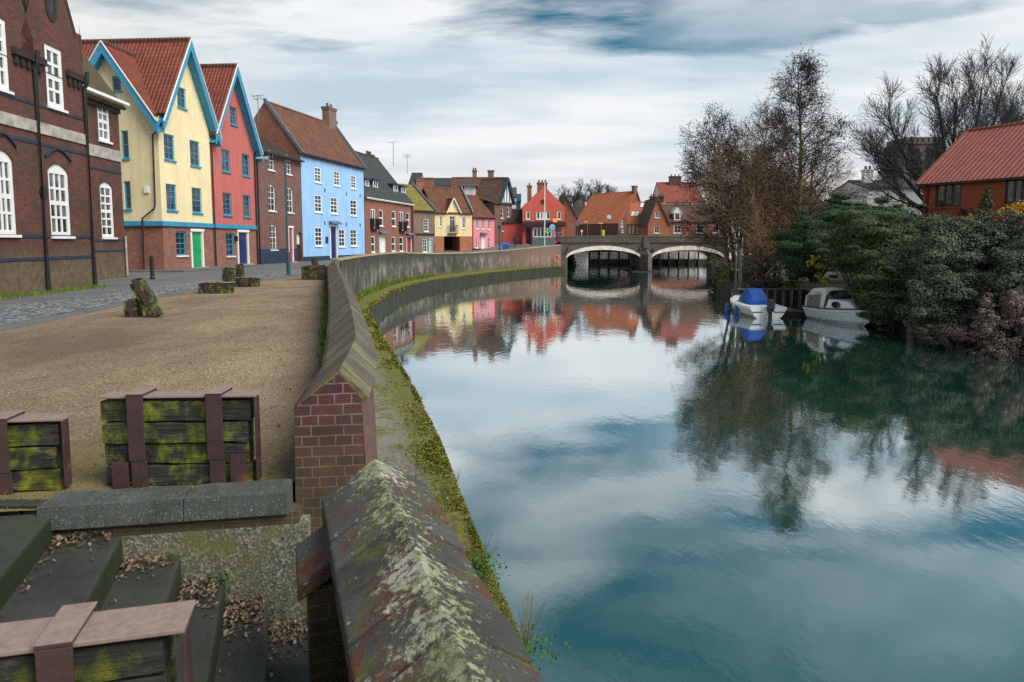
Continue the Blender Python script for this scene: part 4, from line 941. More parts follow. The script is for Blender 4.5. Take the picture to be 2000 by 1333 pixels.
    bk = N.n('ShaderNodeTexBrick', {'Vector': N.uv(), 'Color1': (1, 1, 1), 'Color2': (.7, .7, .7), 'Mortar': (.35, .35, .33), 'Scale': 1.0, 'Mortar Size': .012, 'Brick Width': .5, 'Row Height': .2})
    c = N.mix(.55, c, bk.outputs['Color'], 'MULTIPLY')
    up = N.n('ShaderNodeMapRange', {'Value': N.ma('ADD', z, N.ma('MULTIPLY', st, 1.2)), 'From Min': .2, 'From Max': .95}).outputs[0]
    c = N.mix(N.ma('MULTIPLY', up, .8), c, (.035, .034, .026))
    yy = N.n('ShaderNodeMapRange', {'Value': N.sep(p, 1), 'From Min': 78, 'From Max': 94}).outputs[0]
    c = N.mix(N.ma('MULTIPLY', yy, .55), c, (.27, .15, .12))
    ft = N.n('ShaderNodeMapRange', {'Value': N.ma('ADD', z, N.ma('MULTIPLY', N.noise(p, 1.6, 5), 1.0)), 'From Min': -.75, 'From Max': -1.4}).outputs[0]
    c = N.mix(N.ma('MULTIPLY', ft, .85), c, (.11, .115, .02))
    N.set(Base_Color=c, Roughness=.9); N.bump(N.noise(p, 9, 6, .7), .6, .06); M['quay_wall'] = N.m
    N = NT('wet_wall'); p = N.wp()
    N.set(Base_Color=N.ramp(N.noise(N.mp(p, (2, 2, .6)), 1.5, 6, .7), [(.3, (.008, .009, .006)), (.75, (.04, .042, .02))]), Roughness=.6); N.bump(N.noise(p, 8, 5), .6, .05); M['wet_wall'] = N.m
    # lichen covered coping
    N = NT('lichen_stone'); p = N.ob()
    c = N.ramp(N.noise(p, 2.6, 6, .65), [(.3, (.026, .025, .024)), (.55, (.07, .068, .064)), (.8, (.14, .135, .125))])
    isl = N.n('ShaderNodeNewGeometry').outputs['Random Per Island']; c = N.mix(N.ramp(isl, [(0, .0), (1, .6)]), c, (.125, .12, .11)); c = N.mix(N.ramp(N.noise(N.mp(p, (1, 1, 1), (0, 0, 0), (3, 1, 0)), 5, 7, .7), [(.55, 0), (.75, .6)]), c, (.03, .028, .026))
    c = N.mix(N.ramp(N.noise(p, 3.2, 6, .6, .5), [(.52, 0), (.60, 1)]), c, (.14, .045, .028))
    ly = N.ramp(N.ma('ADD', N.noise(p, 26, 10, .74), N.ma('ADD', N.ma('MULTIPLY', N.noise(p, 2.4, 4, .6), .5), N.n('ShaderNodeMapRange', {'Value': N.sep(p, 2), 'From Min': .34, 'From Max': .50, 'To Min': -.10, 'To Max': .09}).outputs[0])), [(.74, 0), (.83, 1)])
    c = N.mix(ly, c, N.mix(N.ramp(N.noise(p, 3, 4), [(.45, 0), (.6, 1)]), (.40, .42, .24), (.52, .50, .41)))
    c = N.mix(N.ma('MULTIPLY', N.ramp(N.noise(p, 5, 8, .72), [(.53, 0), (.64, 1)]), .85), c, (.13, .14, .015))
    c = N.mix(N.ramp(N.vor(p, 16, 'Distance'), [(.10, .9), (.16, 0)]), c, N.mix(N.ramp(N.noise(p, 5, 2), [(.45, 0), (.55, 1)]), c, (.48, .47, .40)))
    N.set(Base_Color=c, Roughness=.9); N.bump(N.ma('ADD', N.noise(p, 22, 7, .75), N.ma('MULTIPLY', ly, .6)), 1.0, .03); M['lichen'] = N.m
    N = NT('weathered_brick_coping'); p = N.ob(); r = N.n('ShaderNodeNewGeometry').outputs['Random Per Island']
    c = N.ramp(r, [(0, (.075, .064, .05)), (.5, (.10, .088, .068)), (1, (.135, .118, .09))])
    c = N.mix(N.ma('MULTIPLY', N.ramp(N.noise(p, 1.3, 6, .7), [(.5, 0), (.7, 1)]), .6), c, (.25, .235, .12))
    sp_ = N.n('ShaderNodeMapRange', {'Value': N.ma('ADD', N.sep(p, 1), N.noise(p, 5, 3)), 'From Min': .95, 'From Max': .5}).outputs[0]
    c = N.mix(N.ma('MULTIPLY', sp_, N.ma('MULTIPLY', N.ramp(N.noise(p, 6, 6, .7), [(.38, 0), (.6, 1)]), .75)), c, (.25, .21, .03))
    N.set(Base_Color=c, Roughness=.9); N.bump(N.noise(p, 40, 5, .7), .6, .015); M['coping'] = N.m
    N = NT('yellowed_stone'); p = N.ob()
    N.set(Base_Color=N.ramp(N.noise(p, 1.8, 7, .7), [(.3, (.13, .115, .06)), (.6, (.31, .27, .13)), (.8, (.38, .33, .2))]), Roughness=.9); M['coping_far'] = N.m
    N = NT('concrete_kerb'); p = N.ob()
    c = N.ramp(N.noise(p, 3, 7, .7), [(.3, (.030, .036, .033)), (.7, (.10, .108, .10))])
    c = N.mix(N.ma('MULTIPLY', N.ramp(N.noise(N.mp(p, (6, 6, .8)), 2, 5, .7), [(.45, 0), (.7, 1)]), .7), c, (.03, .036, .018))
    c = N.mix(N.ramp(N.noise(p, 90, 2), [(.62, 0), (.7, .55)]), c, (.4, .42, .4))
    N.set(Base_Color=c, Roughness=.85); N.bump(N.noise(p, 60, 5, .7), .6, .012); M['kerb'] = N.m
    N = NT('pebbled_render'); p = N.wp()
    c = N.ramp(N.vor(p, 70, 'Color'), [(0, (.04, .04, .03)), (.55, (.13, .128, .092)), (1, (.36, .345, .28))])
    c = N.mix(N.ma('MULTIPLY', N.ramp(N.noise(p, 2.0, 6, .7), [(.45, 0), (.62, 1)]), .8), c, (.12, .125, .03))
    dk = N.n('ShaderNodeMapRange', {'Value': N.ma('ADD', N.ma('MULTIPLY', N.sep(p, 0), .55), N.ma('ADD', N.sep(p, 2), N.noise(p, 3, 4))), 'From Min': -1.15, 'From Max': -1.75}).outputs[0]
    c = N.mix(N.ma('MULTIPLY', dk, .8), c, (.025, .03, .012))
    N.set(Base_Color=c, Roughness=.95); N.bump(N.vor(p, 70), .3, .006); M['pebbled'] = N.m
    N = NT('step_slab'); p = N.ob()
    c = N.ramp(N.noise(p, 2.4, 7, .7), [(.3, (.018, .019, .018)), (.7, (.055, .057, .052))])
    c = N.mix(N.ma('MULTIPLY', N.ramp(N.noise(p, 1.6, 6, .7), [(.45, 0), (.65, 1)]), .7), c, (.03, .045, .014))
    nz = N.sep(N.n('ShaderNodeNewGeometry').outputs['True Normal'], 2); riser_mix = N.ma('MULTIPLY', N.ramp(nz, [(.2, 1), (.6, 0)]), N.ramp(N.noise(p, 4, 6, .7), [(.25, .5), (.6, 1)]))
    c = N.mix(riser_mix, c, (.016, .024, .006))  # upright faces of the steps go to a darker green
    N.set(Base_Color=c, Roughness=.7); N.bump(N.noise(p, 30, 5), .4, .012); M['slab'] = N.m
    N = NT('mossy_timber'); p = N.ob()
    g = N.noise(N.mp(p, (1.2, 6, 14)), 3, 7, .7, .4)
    c = N.ramp(g, [(.3, (.010, .010, .008)), (.55, (.032, .031, .026)), (.78, (.16, .155, .13))])
    blot = N.noise(p, 3.2, 6, .65)
    c = N.mix(N.ma('MULTIPLY', N.ramp(blot, [(.46, 0), (.57, 1)]), .92), c, N.mix(N.ramp(N.noise(p, 12, 5, .7), [(.3, 0), (.7, 1)]), (.045, .06, .004), (.30, .33, .012)))
    c = N.mix(N.ramp(N.noise(p, 2.3, 4, .6), [(.47, 0), (.62, .9)]), c, (.010, .012, .006))
    N.set(Base_Color=c, Roughness=.9); N.bump(N.ma('ADD', g, N.ma('MULTIPLY', N.noise(p, 25, 5), .5)), .9, .02); M['timber'] = N.m
    N = NT('oxide_steel'); p = N.ob()
    c = N.ramp(N.noise(p, 5, 6, .7), [(.3, (.038, .019, .021)), (.7, (.075, .040, .040))])
    c = N.mix(N.ramp(N.noise(p, 3.4, 4, .6), [(.66, 0), (.73, 1)]), c, (.24, .085, .025))
    N.set(Base_Color=c, Roughness=.55); N.bump(N.noise(p, 60, 4), .25, .006); M['oxide'] = N.m
    N = NT('dull_steel_lid'); p = N.ob()
    N.set(Base_Color=N.ramp(N.noise(p, 30, 5, .7), [(.3, (.20, .135, .115)), (.7, (.30, .215, .19))]), Roughness=.7); M['lid'] = N.m
    N = NT('grey_timber'); p = N.ob()
    N.set(Base_Color=N.ramp(N.noise(N.mp(p, (4, 4, .5)), 2, 6, .7), [(.3, (.06, .055, .045)), (.75, (.22, .20, .17))]), Roughness=.85); M['grey_timber'] = N.m
    M['dark_timber'] = plain('dark_timber', (.03, .026, .024), .8, .4)
def dxw(N, p):   # metres from the foot of the parapet towards the river
    return N.ma('ADD', N.sep(p, 0), N.ma('ADD', N.ma('MULTIPLY', N.sep(p, 1), .262), .4))
setting_mats()

RIDGE = [(-1.23, 4.8), (-1.39, 5.83), (-1.56, 6.75), (-2.2, 9.28), (-3.2, 13.1), (-4.34, 17.31), (-6.6, 25.6), (-8.1, 31.3), (-9.4, 36.6)]
LONG = [(-9.7, 38.5), (-10.2, 45.7), (-10.4, 53), (-10.0, 60.4), (-8.3, 69.5), (-5.6, 77.3), (-1.9, 85.2), (2.6, 91.6), (6.9, 96.6)]
LZ = [(38, .83), (60, .85), (70, .56), (80, .50), (87, .68), (92, .98), (97, 1.35)]
def lz(Y):
    for (a, za), (b, zb) in zip(LZ, LZ[1:]):
        if Y <= b: return za + (zb - za) * max(0, Y - a) / (b - a)
    return LZ[-1][1]
LEDGE_OUT = [(1.9, -2.5), (1.0, 1.9), (.18, 5.38), (-.23, 7.08), (-.59, 8.68), (-1.34, 12.13), (-2.4, 16.38), (-3.2, 19.36), (-4.89, 25.46), (-7.48, 35.33), (-8.25, 45), (-8.22, 54.16), (-7.4, 60.5), (-5.93, 65.86), (-3.4, 74.0), (0.0, 82.78), (3.8, 90.2), (7.43, 96.31)]

def ground():
    poly_mesh('water', [(-40, -60), (400, -60), (400, 700), (-40, 700)], WATER, 'water')
    # terrace (with the stairwell left open)
    sw_far_l = (-3.6, 4.25); sw_far_r = (-1.12, 4.62); sw_near_l = (-3.0, 2.5); sw_near_r = (-.5, 2.5)
    inner = [(x - .1, y) for x, y in RIDGE] + [(x - .2, y) for x, y in LONG]
    def strip(name, mat, pts, z, zf=None): return poly_mesh(name, pts, z, mat, 'structure', zf)
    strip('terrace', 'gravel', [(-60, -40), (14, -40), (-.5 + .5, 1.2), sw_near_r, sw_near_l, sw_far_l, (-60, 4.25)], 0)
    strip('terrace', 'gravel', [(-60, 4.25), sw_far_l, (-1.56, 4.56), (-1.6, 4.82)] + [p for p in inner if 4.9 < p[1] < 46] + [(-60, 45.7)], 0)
    # street beyond, following its gentle rise
    ys = [45.7, 53, 60.4, 69.5, 77.3, 81, 85.2, 88.4, 91.6, 94, 96.6, 100, 104, 112, 130, 180]
    def wx(y):
        L = [(x - .2, yy) for x, yy in LONG]
        for a, b in zip(L, L[1:]):
            if a[1] <= y <= b[1] + .01: return a[0] + (b[0] - a[0]) * (y - a[1]) / (b[1] - a[1])
        return 9 + (y - 96.6) * .3
    b = MB()
    for y0, y1 in zip(ys, ys[1:]):
        b.p((-90, y0, street_z(y0)), (wx(y0), y0, street_z(y0)), (wx(y1), y1, street_z(y1)), (-90, y1, street_z(y1)))
    o = b.build('street', 'asphalt'); tag(o, kind='structure')
    px_ = lambda L, z=0: [tuple(gp(u, v, z))[:2] for u, v in L]
    right = px_([(0, 637), (170, 604), (340, 571), (500, 548), (600, 533), (640, 527)]); left = px_([(0, 599), (170, 582), (340, 556), (500, 538), (600, 526), (640, 521)])
    strip('road', 'asphalt', [(-9.5, 4.5)] + [(x + .55, y) for x, y in right] + [(-10.5, 45.6), (-40, 45.6), (-40, 4.5)], .004)
    strip('cobbled_strip', 'cobbles', [(-9.9, 4.5), (-10.2, 10)] + right + left[::-1] + [(-13.2, 10), (-12.8, 4.5)], .009)
    # raised pavement before the painted houses
    m = MB(); a = YA + Vector((.0, -.6)); d = YD; n = Vector((d.y, -d.x)); pts = []
    A0 = a - n * 4; A1 = a + n * 1.5; B1 = A1 + d * 9.3; B0 = A0 + d * 9.3
    m.hull8([Vector((p.x, p.y, z)) for z in (.0, .11) for p in (A0, A1, B1, B0)]); tag(m.build('pavement', 'asphalt', bevel=.02), kind='structure')
    # far land and right bank
    strip('far_land', 'soil', [(-400, 130), (-6, 130), (8.2, 97), (8.2, 160), (60, 160), (400, 160), (400, 900), (-400, 900)], 1.2, lambda y: .9 if y < 131 else 1.2)
    RB = [(18.6, -30), (18.6, 24), (18.7, 33), (18.5, 43), (16.0, 43.05), (16.2, 54), (21.5, 70), (27.5, 88), (30.5, 97.5), (30.5, 104)]
    b = MB(); up = [(-1.35), (-.8), (-.3)]
    for (x0, y0), (x1, y1) in zip(RB, RB[1:]):
        prof = [(0, WATER - .6), (0.0, -1.35), (2.5, -1.2), (8, -.9), (14, -.7), (300, -.3)]
        for (da, za), (db, zb) in zip(prof, prof[1:]): b.p((x0 + da, y0, za), (x1 + da, y1, za), (x1 + db, y1, zb), (x0 + db, y0, zb))
    tag(b.build('right_bank', 'soil'), kind='structure')
    # concrete shelf along the foot of the wall
    b = MB(); n = len(LEDGE_OUT)
    inn = [(.9, -2.5), (.0, 1.9), (-1.0, 5.0), (-1.4, 7.08), (-1.9, 8.68), (-2.7, 12.13), (-3.9, 16.38), (-4.8, 19.36), (-6.4, 25.46), (-8.9, 35.33), (-10.1, 45), (-10.3, 54.2), (-9.9, 60.6), (-8.9, 66.5), (-6.7, 74.3), (-3.0, 83.0), (1.6, 90.4), (6.8, 96.6)]
    for i in range(n - 1):
        (a, b_), (c, d) = (inn[i], LEDGE_OUT[i]), (inn[i + 1], LEDGE_OUT[i + 1])
        k = max(1, int(math.hypot(b_[0] - d[0], b_[1] - d[1]) / 1.2))
        for j in range(k):
            lerp = lambda p, q, t: (p[0] + (q[0] - p[0]) * t, p[1] + (q[1] - p[1]) * t)
            i0, i1, o0, o1 = lerp(a, c, j / k), lerp(a, c, (j + 1) / k), lerp(b_, d, j / k), lerp(b_, d, (j + 1) / k)
            b.k = 0; b.p((*i0, LEDGE), (*o0, LEDGE), (*o1, LEDGE), (*i1, LEDGE)); b.k = 1; b.p((*o0, LEDGE), (o0[0] + .06, o0[1], WATER - .5), (o1[0] + .06, o1[1], WATER - .5), (*o1, LEDGE))
    tag(b.build('quay_ledge', ['ledge', 'wet_wall']), kind='structure')
ground()

def offs(P, d):
    out = []
    for i, p in enumerate(P):
        a = Vector(P[max(i - 1, 0)]); b = Vector(P[min(i + 1, len(P) - 1)]); t = (b - a).normalized(); out.append(Vector((p[0] + t.y * d, p[1] - t.x * d)))
    return out
def resample(P, step):
    out = [Vector(P[0])]; acc = 0
    # Catmull-Rom for a smooth sweep
    Q = [Vector(p) for p in P]; fine = []
    for i in range(len(Q) - 1):
        p0, p1, p2, p3 = Q[max(i - 1, 0)], Q[i], Q[i + 1], Q[min(i + 2, len(Q) - 1)]
        n = max(2, int((p2 - p1).length / (step * .25)))
        for j in range(n):
            t = j / n; fine.append(.5 * ((2 * p1) + (p2 - p0) * t + (2 * p0 - 5 * p1 + 4 * p2 - p3) * t * t + (3 * p1 - p0 - 3 * p2 + p3) * t ** 3))
    fine.append(Q[-1])
    for a, b in zip(fine, fine[1:]):
        acc += (b - a).length
        if acc >= step: out.append(b); acc = 0
    return out

def walls():
    rnd = random.Random(3)
    # ---- long parapet from the brick pier to the bend
    t = thing('parapet_wall', 'brick parapet wall with ridged brick coping curving away along the gravel terrace', 'wall', (-1.2, 4.8, 0))
    inv = Matrix.Translation((1.2, -4.8, 0))
    P = resample(RIDGE, .25); P[-1] = Vector(RIDGE[-1])
    l, r = offs(P, -.30), offs(P, .15); rl = offs(P, .24)
    zb = -1.75
    end = MB(inv); body = MB(inv)
    for i in range(len(P) - 1):
        body.p((*l[i], -.02), (*l[i + 1], -.02), (*l[i + 1], .60), (*l[i], .60)); body.p((*rl[i], zb), (*rl[i + 1], zb), (*r[i + 1], .60), (*r[i], .60))
    body.build('wall_body', 'brick_dark', t)
    # the brick end of the wall, where the stair passes through
    a, b_ = l[0], r[0]; fw = (P[1] - P[0]).normalized()
    a2, b2 = a - fw * .02 + Vector((-.015, 0)), b_ - fw * .02
    A, B = Vector((a2.x - .03, a2.y, -1.4)), Vector((b2.x + .05, b2.y, -1.4))
    g = MB(inv)
    c = (a2 + b2) / 2
    bk = fw * .6
    g.p(A, B, Vector((*b2, .63)), Vector((*(P[0] - fw * .02), .815)), Vector((*a2, .58)))
    g.p(A, Vector((A.x + bk.x, A.y + bk.y, -1.4)), Vector((a2.x + bk.x, a2.y + bk.y, .60)), Vector((*a2, .60)))
    g.p(B, Vector((B.x + bk.x, B.y + bk.y, -1.4)), Vector((b2.x + bk.x, b2.y + bk.y, .60)), Vector((*b2, .60)))
    g.build('brick_end', 'brick_pier', t)
    cop = MB(inv)
    Q = resample(RIDGE, .078); ln, rn = offs(Q, -.325), offs(Q, .205)
    kink = None
    for i in range(len(Q) - 1):
        if 17.2 < Q[i].y < 17.35: continue
        j = lambda: rnd.uniform(-.006, .006); g0 = .07
        p0, p1 = Q[i].lerp(Q[i + 1], g0), Q[i + 1].lerp(Q[i], g0)
        for e, ze_ in ((ln, .56), (rn, .635)):
            e0, e1 = e[i].lerp(e[i + 1], g0), e[i + 1].lerp(e[i], g0); dz = j(); dz2 = j()
            top = [Vector((*p0, .835 + dz)), Vector((*p1, .835 + dz)), Vector((*e1, ze_ + dz2)), Vector((*e0, ze_ + dz2))]
            n = (top[1] - top[0]).cross(top[3] - top[0]).normalized(); n = n if n.z > 0 else -n
            lo = [v - n * .06 for v in top]
            if (top[1] - top[0]).cross(top[3] - top[0]).z < 0: top = top[::-1]; lo = lo[::-1]
            cop.hull8(lo + top)
    cop.k = 0
    cop.build('coping', 'coping', t)
    # ---- long quay wall past the bend to the bridge
    t = thing('quay_wall', 'long sooty river wall with chalky streaks running from the bend to the bridge', 'wall', (LONG[0][0], LONG[0][1], 0))
    inv = Matrix.Translation((-LONG[0][0], -LONG[0][1], 0))
    P = resample([RIDGE[-1]] + LONG, .6); P[-1] = Vector(LONG[-1])
    l, r = offs(P, -.22), offs(P, .22); b = MB(inv); c = MB(inv)
    for i in range(len(P) - 1):
        z0, z1 = lz(P[i].y) - .12, lz(P[i + 1].y) - .12
        b.p((*l[i], -.1), (*l[i + 1], -.1), (*l[i + 1], z1), (*l[i], z0)); b.p((*r[i], LEDGE - .05), (*r[i + 1], LEDGE - .05), (*r[i + 1], z1), (*r[i], z0))
        j = rnd.uniform(-.012, .012); e0, e1 = (l[i] - P[i]) * 1.2, (r[i] - P[i]) * 1.2; f0, f1 = (l[i + 1] - P[i + 1]) * 1.2, (r[i + 1] - P[i + 1]) * 1.2
        c.hull8([Vector((*(P[i] + e0), z0)), Vector((*(P[i] + e1), z0)), Vector((*(P[i + 1] + f1), z1)), Vector((*(P[i + 1] + f0), z1)), Vector((*(P[i] + e0 * .5), z0 + .12 + j)), Vector((*(P[i] + e1 * .5), z0 + .12 + j)), Vector((*(P[i + 1] + f1 * .5), z1 + .12 + j)), Vector((*(P[i + 1] + f0 * .5), z1 + .12 + j))])
    b.build('wall_body', 'quay_wall', t); c.build('coping', 'coping_far', t)
    # ---- low wall in the foreground
    t = thing('low_parapet_wall', 'low foreground wall with big sloping lichen covered coping stones', 'wall', (-.54, 3.1, 0))
    inv = Matrix.Translation((.54, -3.1, 0))
    e = Vector((-.80, 3.86)); s = Vector((1.0, -1.4)); d = (s - e).normalized(); n = Vector((-d.y, d.x)); L = (s - e).length
    rz, ez, hw = .5, .3, .30
    cop = MB(inv); x = 0; i = 0
    while x < L:
        w = rnd.uniform(.27, .34); q0, q1 = e + d * (x + .010), e + d * min(L, x + w - .010)
        for sg in (-1, 1):
            j = rnd.uniform(-.022, .022); nn = n * sg
            pts = []
            for q in (q0, q1):
                pts.append([Vector((*(q + nn * (hw * k)), rz + (ez - rz) * k + j * k + rnd.uniform(-.004, .004) * (k > .05))) for k in (0.0, .35, .7, 1.0)])
            for k in range(3):
                top = [pts[0][k], pts[1][k], pts[1][k + 1], pts[0][k + 1]]; lo = [v - Vector((0, 0, .11)) for v in top]
                if (top[1] - top[0]).cross(top[3] - top[0]).z < 0: top = top[::-1]; lo = lo[::-1]
                cop.hull8(lo + top)
        x += w; i += 1
    o = cop.build('coping', 'lichen', t, bevel=.012)
    b = MB(inv); hb = .2
    f = [e - n * -0 for _ in (0,)]
    c8 = [e + n * hb + d * .06, s + n * hb, s - n * hb, e - n * hb + d * .06]
    b.hull8([Vector((*p, z)) for z in (-1.78, .26) for p in (c8 if (c8[1] - c8[0]).cross(c8[2] - c8[0]) > 0 else c8[::-1])]); b.build('wall_body', 'quay_wall', t)
    # buttress with weathered cap on the stair side
    left = n if n.x < 0 else -n
    q0 = e + left * .2 + d * .12; q1 = q0 + left * .2; q2 = q1 + d * .36; q3 = q0 + d * .36
    b = MB(inv); ring = [q0, q1, q2, q3]; ring = ring if (q1 - q0).cross(q2 - q0) > 0 else ring[::-1]
    b.hull8([Vector((*p, z)) for z in (-1.5, .02) for p in ring]); b.build('buttress', 'brick_pier', t)
    b = MB(inv); lo = [Vector((*(q0 - d * .05), .13)), Vector((*(q1 - d * .05 + left * .05), -.03)), Vector((*(q2 + d * .05 + left * .05), -.03)), Vector((*(q3 + d * .05), .13))]
    hi = [v + Vector((0, 0, .1)) for v in lo]
    if (lo[1] - lo[0]).cross(lo[2] - lo[0]).z < 0: lo = lo[::-1]; hi = hi[::-1]
    b.hull8(lo + hi); b.build('buttress_cap', 'lichen', t, bevel=.01)
walls()

def stairs():
    rnd = random.Random(5)
    A, B = Vector((-3.06, 4.24)), Vector((-1.53, 4.52)); d = (B - A).normalized(); n = Vector((-d.y, d.x)); L = (B - A).length
    ang = math.atan2(d.y, d.x)
    t = thing('stair_wall', 'grey concrete kerb over a pebbled retaining wall beside the steps', 'wall', (A.x, A.y, 0), ang)
    k = MB()
    for x0, x1 in ((0, .88), (.883, L)): k.hull8([Vector(v) for v in ((x0 + .0, 0, -.115), (x1, 0, -.115), (x1, .24, -.115), (x0 + .02, .24, -.115), (x0 + .0, 0.015, .045), (x1, .015, .045), (x1, .24, .06), (x0 + .03, .24, .06))])
    k.build('kerb', 'kerb', t, bevel=.007)
    b = MB(); b.box(.0, L + .06, .05, .24, -.2, -.117); b.build('brick_course', 'brick_pier', t)
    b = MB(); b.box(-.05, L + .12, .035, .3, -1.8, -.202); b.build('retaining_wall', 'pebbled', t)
    # steps running towards the viewer, descending to the right
    sd = Vector((math.sin(R(18.6)), -math.cos(R(18.6)))); t = thing('stone_steps', 'mossy dark stone steps going down beside the foreground wall', 'steps', (-3.0, 4.3, 0))
    inv = Matrix.Translation((3.0, -4.3, 0))
    xs = [(-3.5, 0.0), (-3.0, -.02), (-2.6, -.19), (-2.25, -.38), (-1.98, -.56), (-1.71, -.74), (-1.42, -.92), (-1.12, -1.1), (-.8, -1.28)]
    for (xa, _), (xb, z) in zip(xs, xs[1:]):
        ya = lambda x: 4.33 + (x + 3.0) * .182
        ln = 2.05; far_a, far_b = Vector((xa - .03, ya(xa) - .0)), Vector((xb, ya(xb) - .0))
        na, nb = far_a + sd * ln, far_b + sd * ln
        m = MB(inv); j = lambda: rnd.uniform(-.006, .006)
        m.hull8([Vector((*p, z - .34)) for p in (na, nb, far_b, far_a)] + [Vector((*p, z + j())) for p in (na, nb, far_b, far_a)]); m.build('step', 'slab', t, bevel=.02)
    # brick pavers at the head of the steps
    t = thing('paver_row', 'row of worn brick pavers at the top of the steps', 'paving', (-3.4, 4.4, 0)); m = MB()
    for i in range(9): m.box(-1.3 + i * .185, -1.3 + i * .185 + .172, -.06, .05, -.05, .02 + rnd.uniform(0, .006))
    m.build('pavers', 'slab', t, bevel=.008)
    # fallen leaves in the corners of the steps
    V = []; F = []
    def leaf(x, y, z, s):
        a = rnd.uniform(0, 6.28); tl = rnd.uniform(-.7, .7); c, s_ = math.cos(a) * s, math.sin(a) * s; i = len(V)
        V.extend([(x - c, y - s_, z), (x + s_ * .5, y - c * .5, z + tl * s * .6), (x + c, y + s_, z + .01), (x - s_ * .5, y + c * .5, z - tl * s * .3 + .012)]); F.append((i, i + 1, i + 2, i + 3))
    for k, ((xa, _), (xb, z)) in enumerate(zip(xs[1:], xs[2:])):
        ya = lambda x: 4.33 + (x + 3.0) * .182
        cnt = (150, 150, 260, 480, 320, 200, 100)[k]
        for i in range(cnt):
            u = rnd.random(); w = abs(rnd.gauss(0, .11 if k < 2 else .17)); x = xa + .02 + (xb - xa - .03) * (u ** (1.6 if k < 2 else 1.1)); y = ya(x) - .02 - w
            x2 = x + sd.x * w; leaf(x2, y, z + .012 + rnd.random() * .03 * max(0, 1 - w * 2.5), rnd.uniform(.009, .022))
        for i in range(10):
            w = rnd.uniform(.1, 1.3); x = xa + (xb - xa) * rnd.random() * .95; leaf(x + sd.x * w, ya(x) - w * .95, z + .012, rnd.uniform(.008, .02))
        for i in range(26):   # along the foot of each riser
            w = rnd.uniform(.0, 1.4); leaf(xa + .03 + rnd.random() * .05 + sd.x * w, ya(xa) - w * .95, z + .012 + rnd.random() * .01, rnd.uniform(.008, .02))
    for i in range(420):
        y = rnd.uniform(4.9, 24); x = -.5 - .26 * y - abs(rnd.gauss(.2, 1.6)); leaf(x, y, .012, rnd.uniform(.012, .03))
    o = npmesh('leaf_litter', np.array(V), np.array(F), leafmat('dead_leaf', [(.05, .03, .02), (.14, .085, .06), (.23, .15, .11), (.34, .27, .22), (.09, .10, .03)], .8)); tag(o, kind='stuff')
stairs()

# ------------------------------------------------------------------ timber crates
def crate(name, label, loc, rz, w, h, dp_, beams=4, straps=(.22, .72), feet=(), lid=True, end=True, tilt=None, group='timber and steel crates on the terrace', strap_w=.11):
    t = thing(name, label, 'timber crate', loc, rz, group)
    if tilt: t.rotation_euler = (tilt[0], tilt[1], rz)
    rnd = random.Random(hash(label) % 999 if False else len(label) * 7 + int(w * 100))
    bh = (h - .035) / beams; b = MB()
    for i in range(beams):   # lumpy, slightly bowed baulks
        z0, z1 = i * bh + .003, (i + 1) * bh - .007; n = 9; j0 = rnd.uniform(-.012, .012); xa, xb = -w / 2 + rnd.uniform(-.012, .02), w / 2 - .04 + rnd.uniform(-.02, .01)
        pr = []
        for k in range(n + 1):
            x = xa + (xb - xa) * k / n; e = lambda s=.006: rnd.uniform(-s, s); bow = -.012 * math.sin(math.pi * k / n)
            ch = .007
            pr.append([Vector((x, y, z)) for y, z in ((j0 + ch + e(), z0 + e(.004)), (dp_ - ch, z0), (dp_, z0 + ch), (dp_, z1 - ch), (dp_ - ch, z1 + e(.004)), (j0 + ch + bow * .3 + e(), z1 + e(.005)), (j0 + bow + e(), z1 - ch + e()), (j0 + bow + e(), z0 + ch + e()))])
        for p, q in zip(pr, pr[1:]):
            for m in range(8): b.p(p[m], p[(m + 1) % 8], q[(m + 1) % 8], q[m])
        b.p(*pr[0][::-1]); b.p(*pr[-1])
    o = b.build('baulk_stack', 'timber', t, weld=True)
    for sx in straps:
        x = -w / 2 + w * sx; s = MB(); th = .014
        s.box(x - strap_w / 2, x + strap_w / 2, -.03 - th, -.03, h * .3, h + .002)
        if not tilt: s.box(x - strap_w / 2 + .01, x + strap_w / 2 + .006, -.026 - th, -.026, 0, h * .3 - .003)
        s.box(x - strap_w / 2, x + strap_w / 2, -.03 - th, dp_ + .03 + th, h + .003, h + .003 + th); s.box(x - strap_w / 2, x + strap_w / 2, dp_ + .03, dp_ + .03 + th, .02, h + .002)
        so = s.build('strap', 'oxide', t, bevel=.003)
        tp = MB(); tp.box(x - strap_w / 2 - .002, x + strap_w / 2 + .002, -.046, dp_ + .046, h + .018, h + .021); tp.build('strap_top', 'lid', so)
    if lid:
        m = MB(); m.box(-w / 2 - .005, w / 2 + .012, -.02, dp_ + .02, h - .016, h); m.build('lid_plate', 'lid', t, bevel=.003)
    if end:
        m = MB(); m.box(w / 2, w / 2 + .014, -.018, dp_ * .45, .03, h - .018); m.build('end_plate', 'oxide', t, bevel=.003)
    for fx, fh in feet:
        m = MB(); x = -w / 2 + w * fx; m.box(x - strap_w / 2, x + strap_w / 2, -.055, -.045 + .008, -.03, fh); m.box(x - strap_w / 2, x + strap_w / 2, -.1, -.0551, -.03, -.0)
        m.tube([(x, -.062, fh * .7), (x, -.054, fh * .7)], .008, 8); m.build('bracket', 'oxide', t, bevel=.002)
    return t
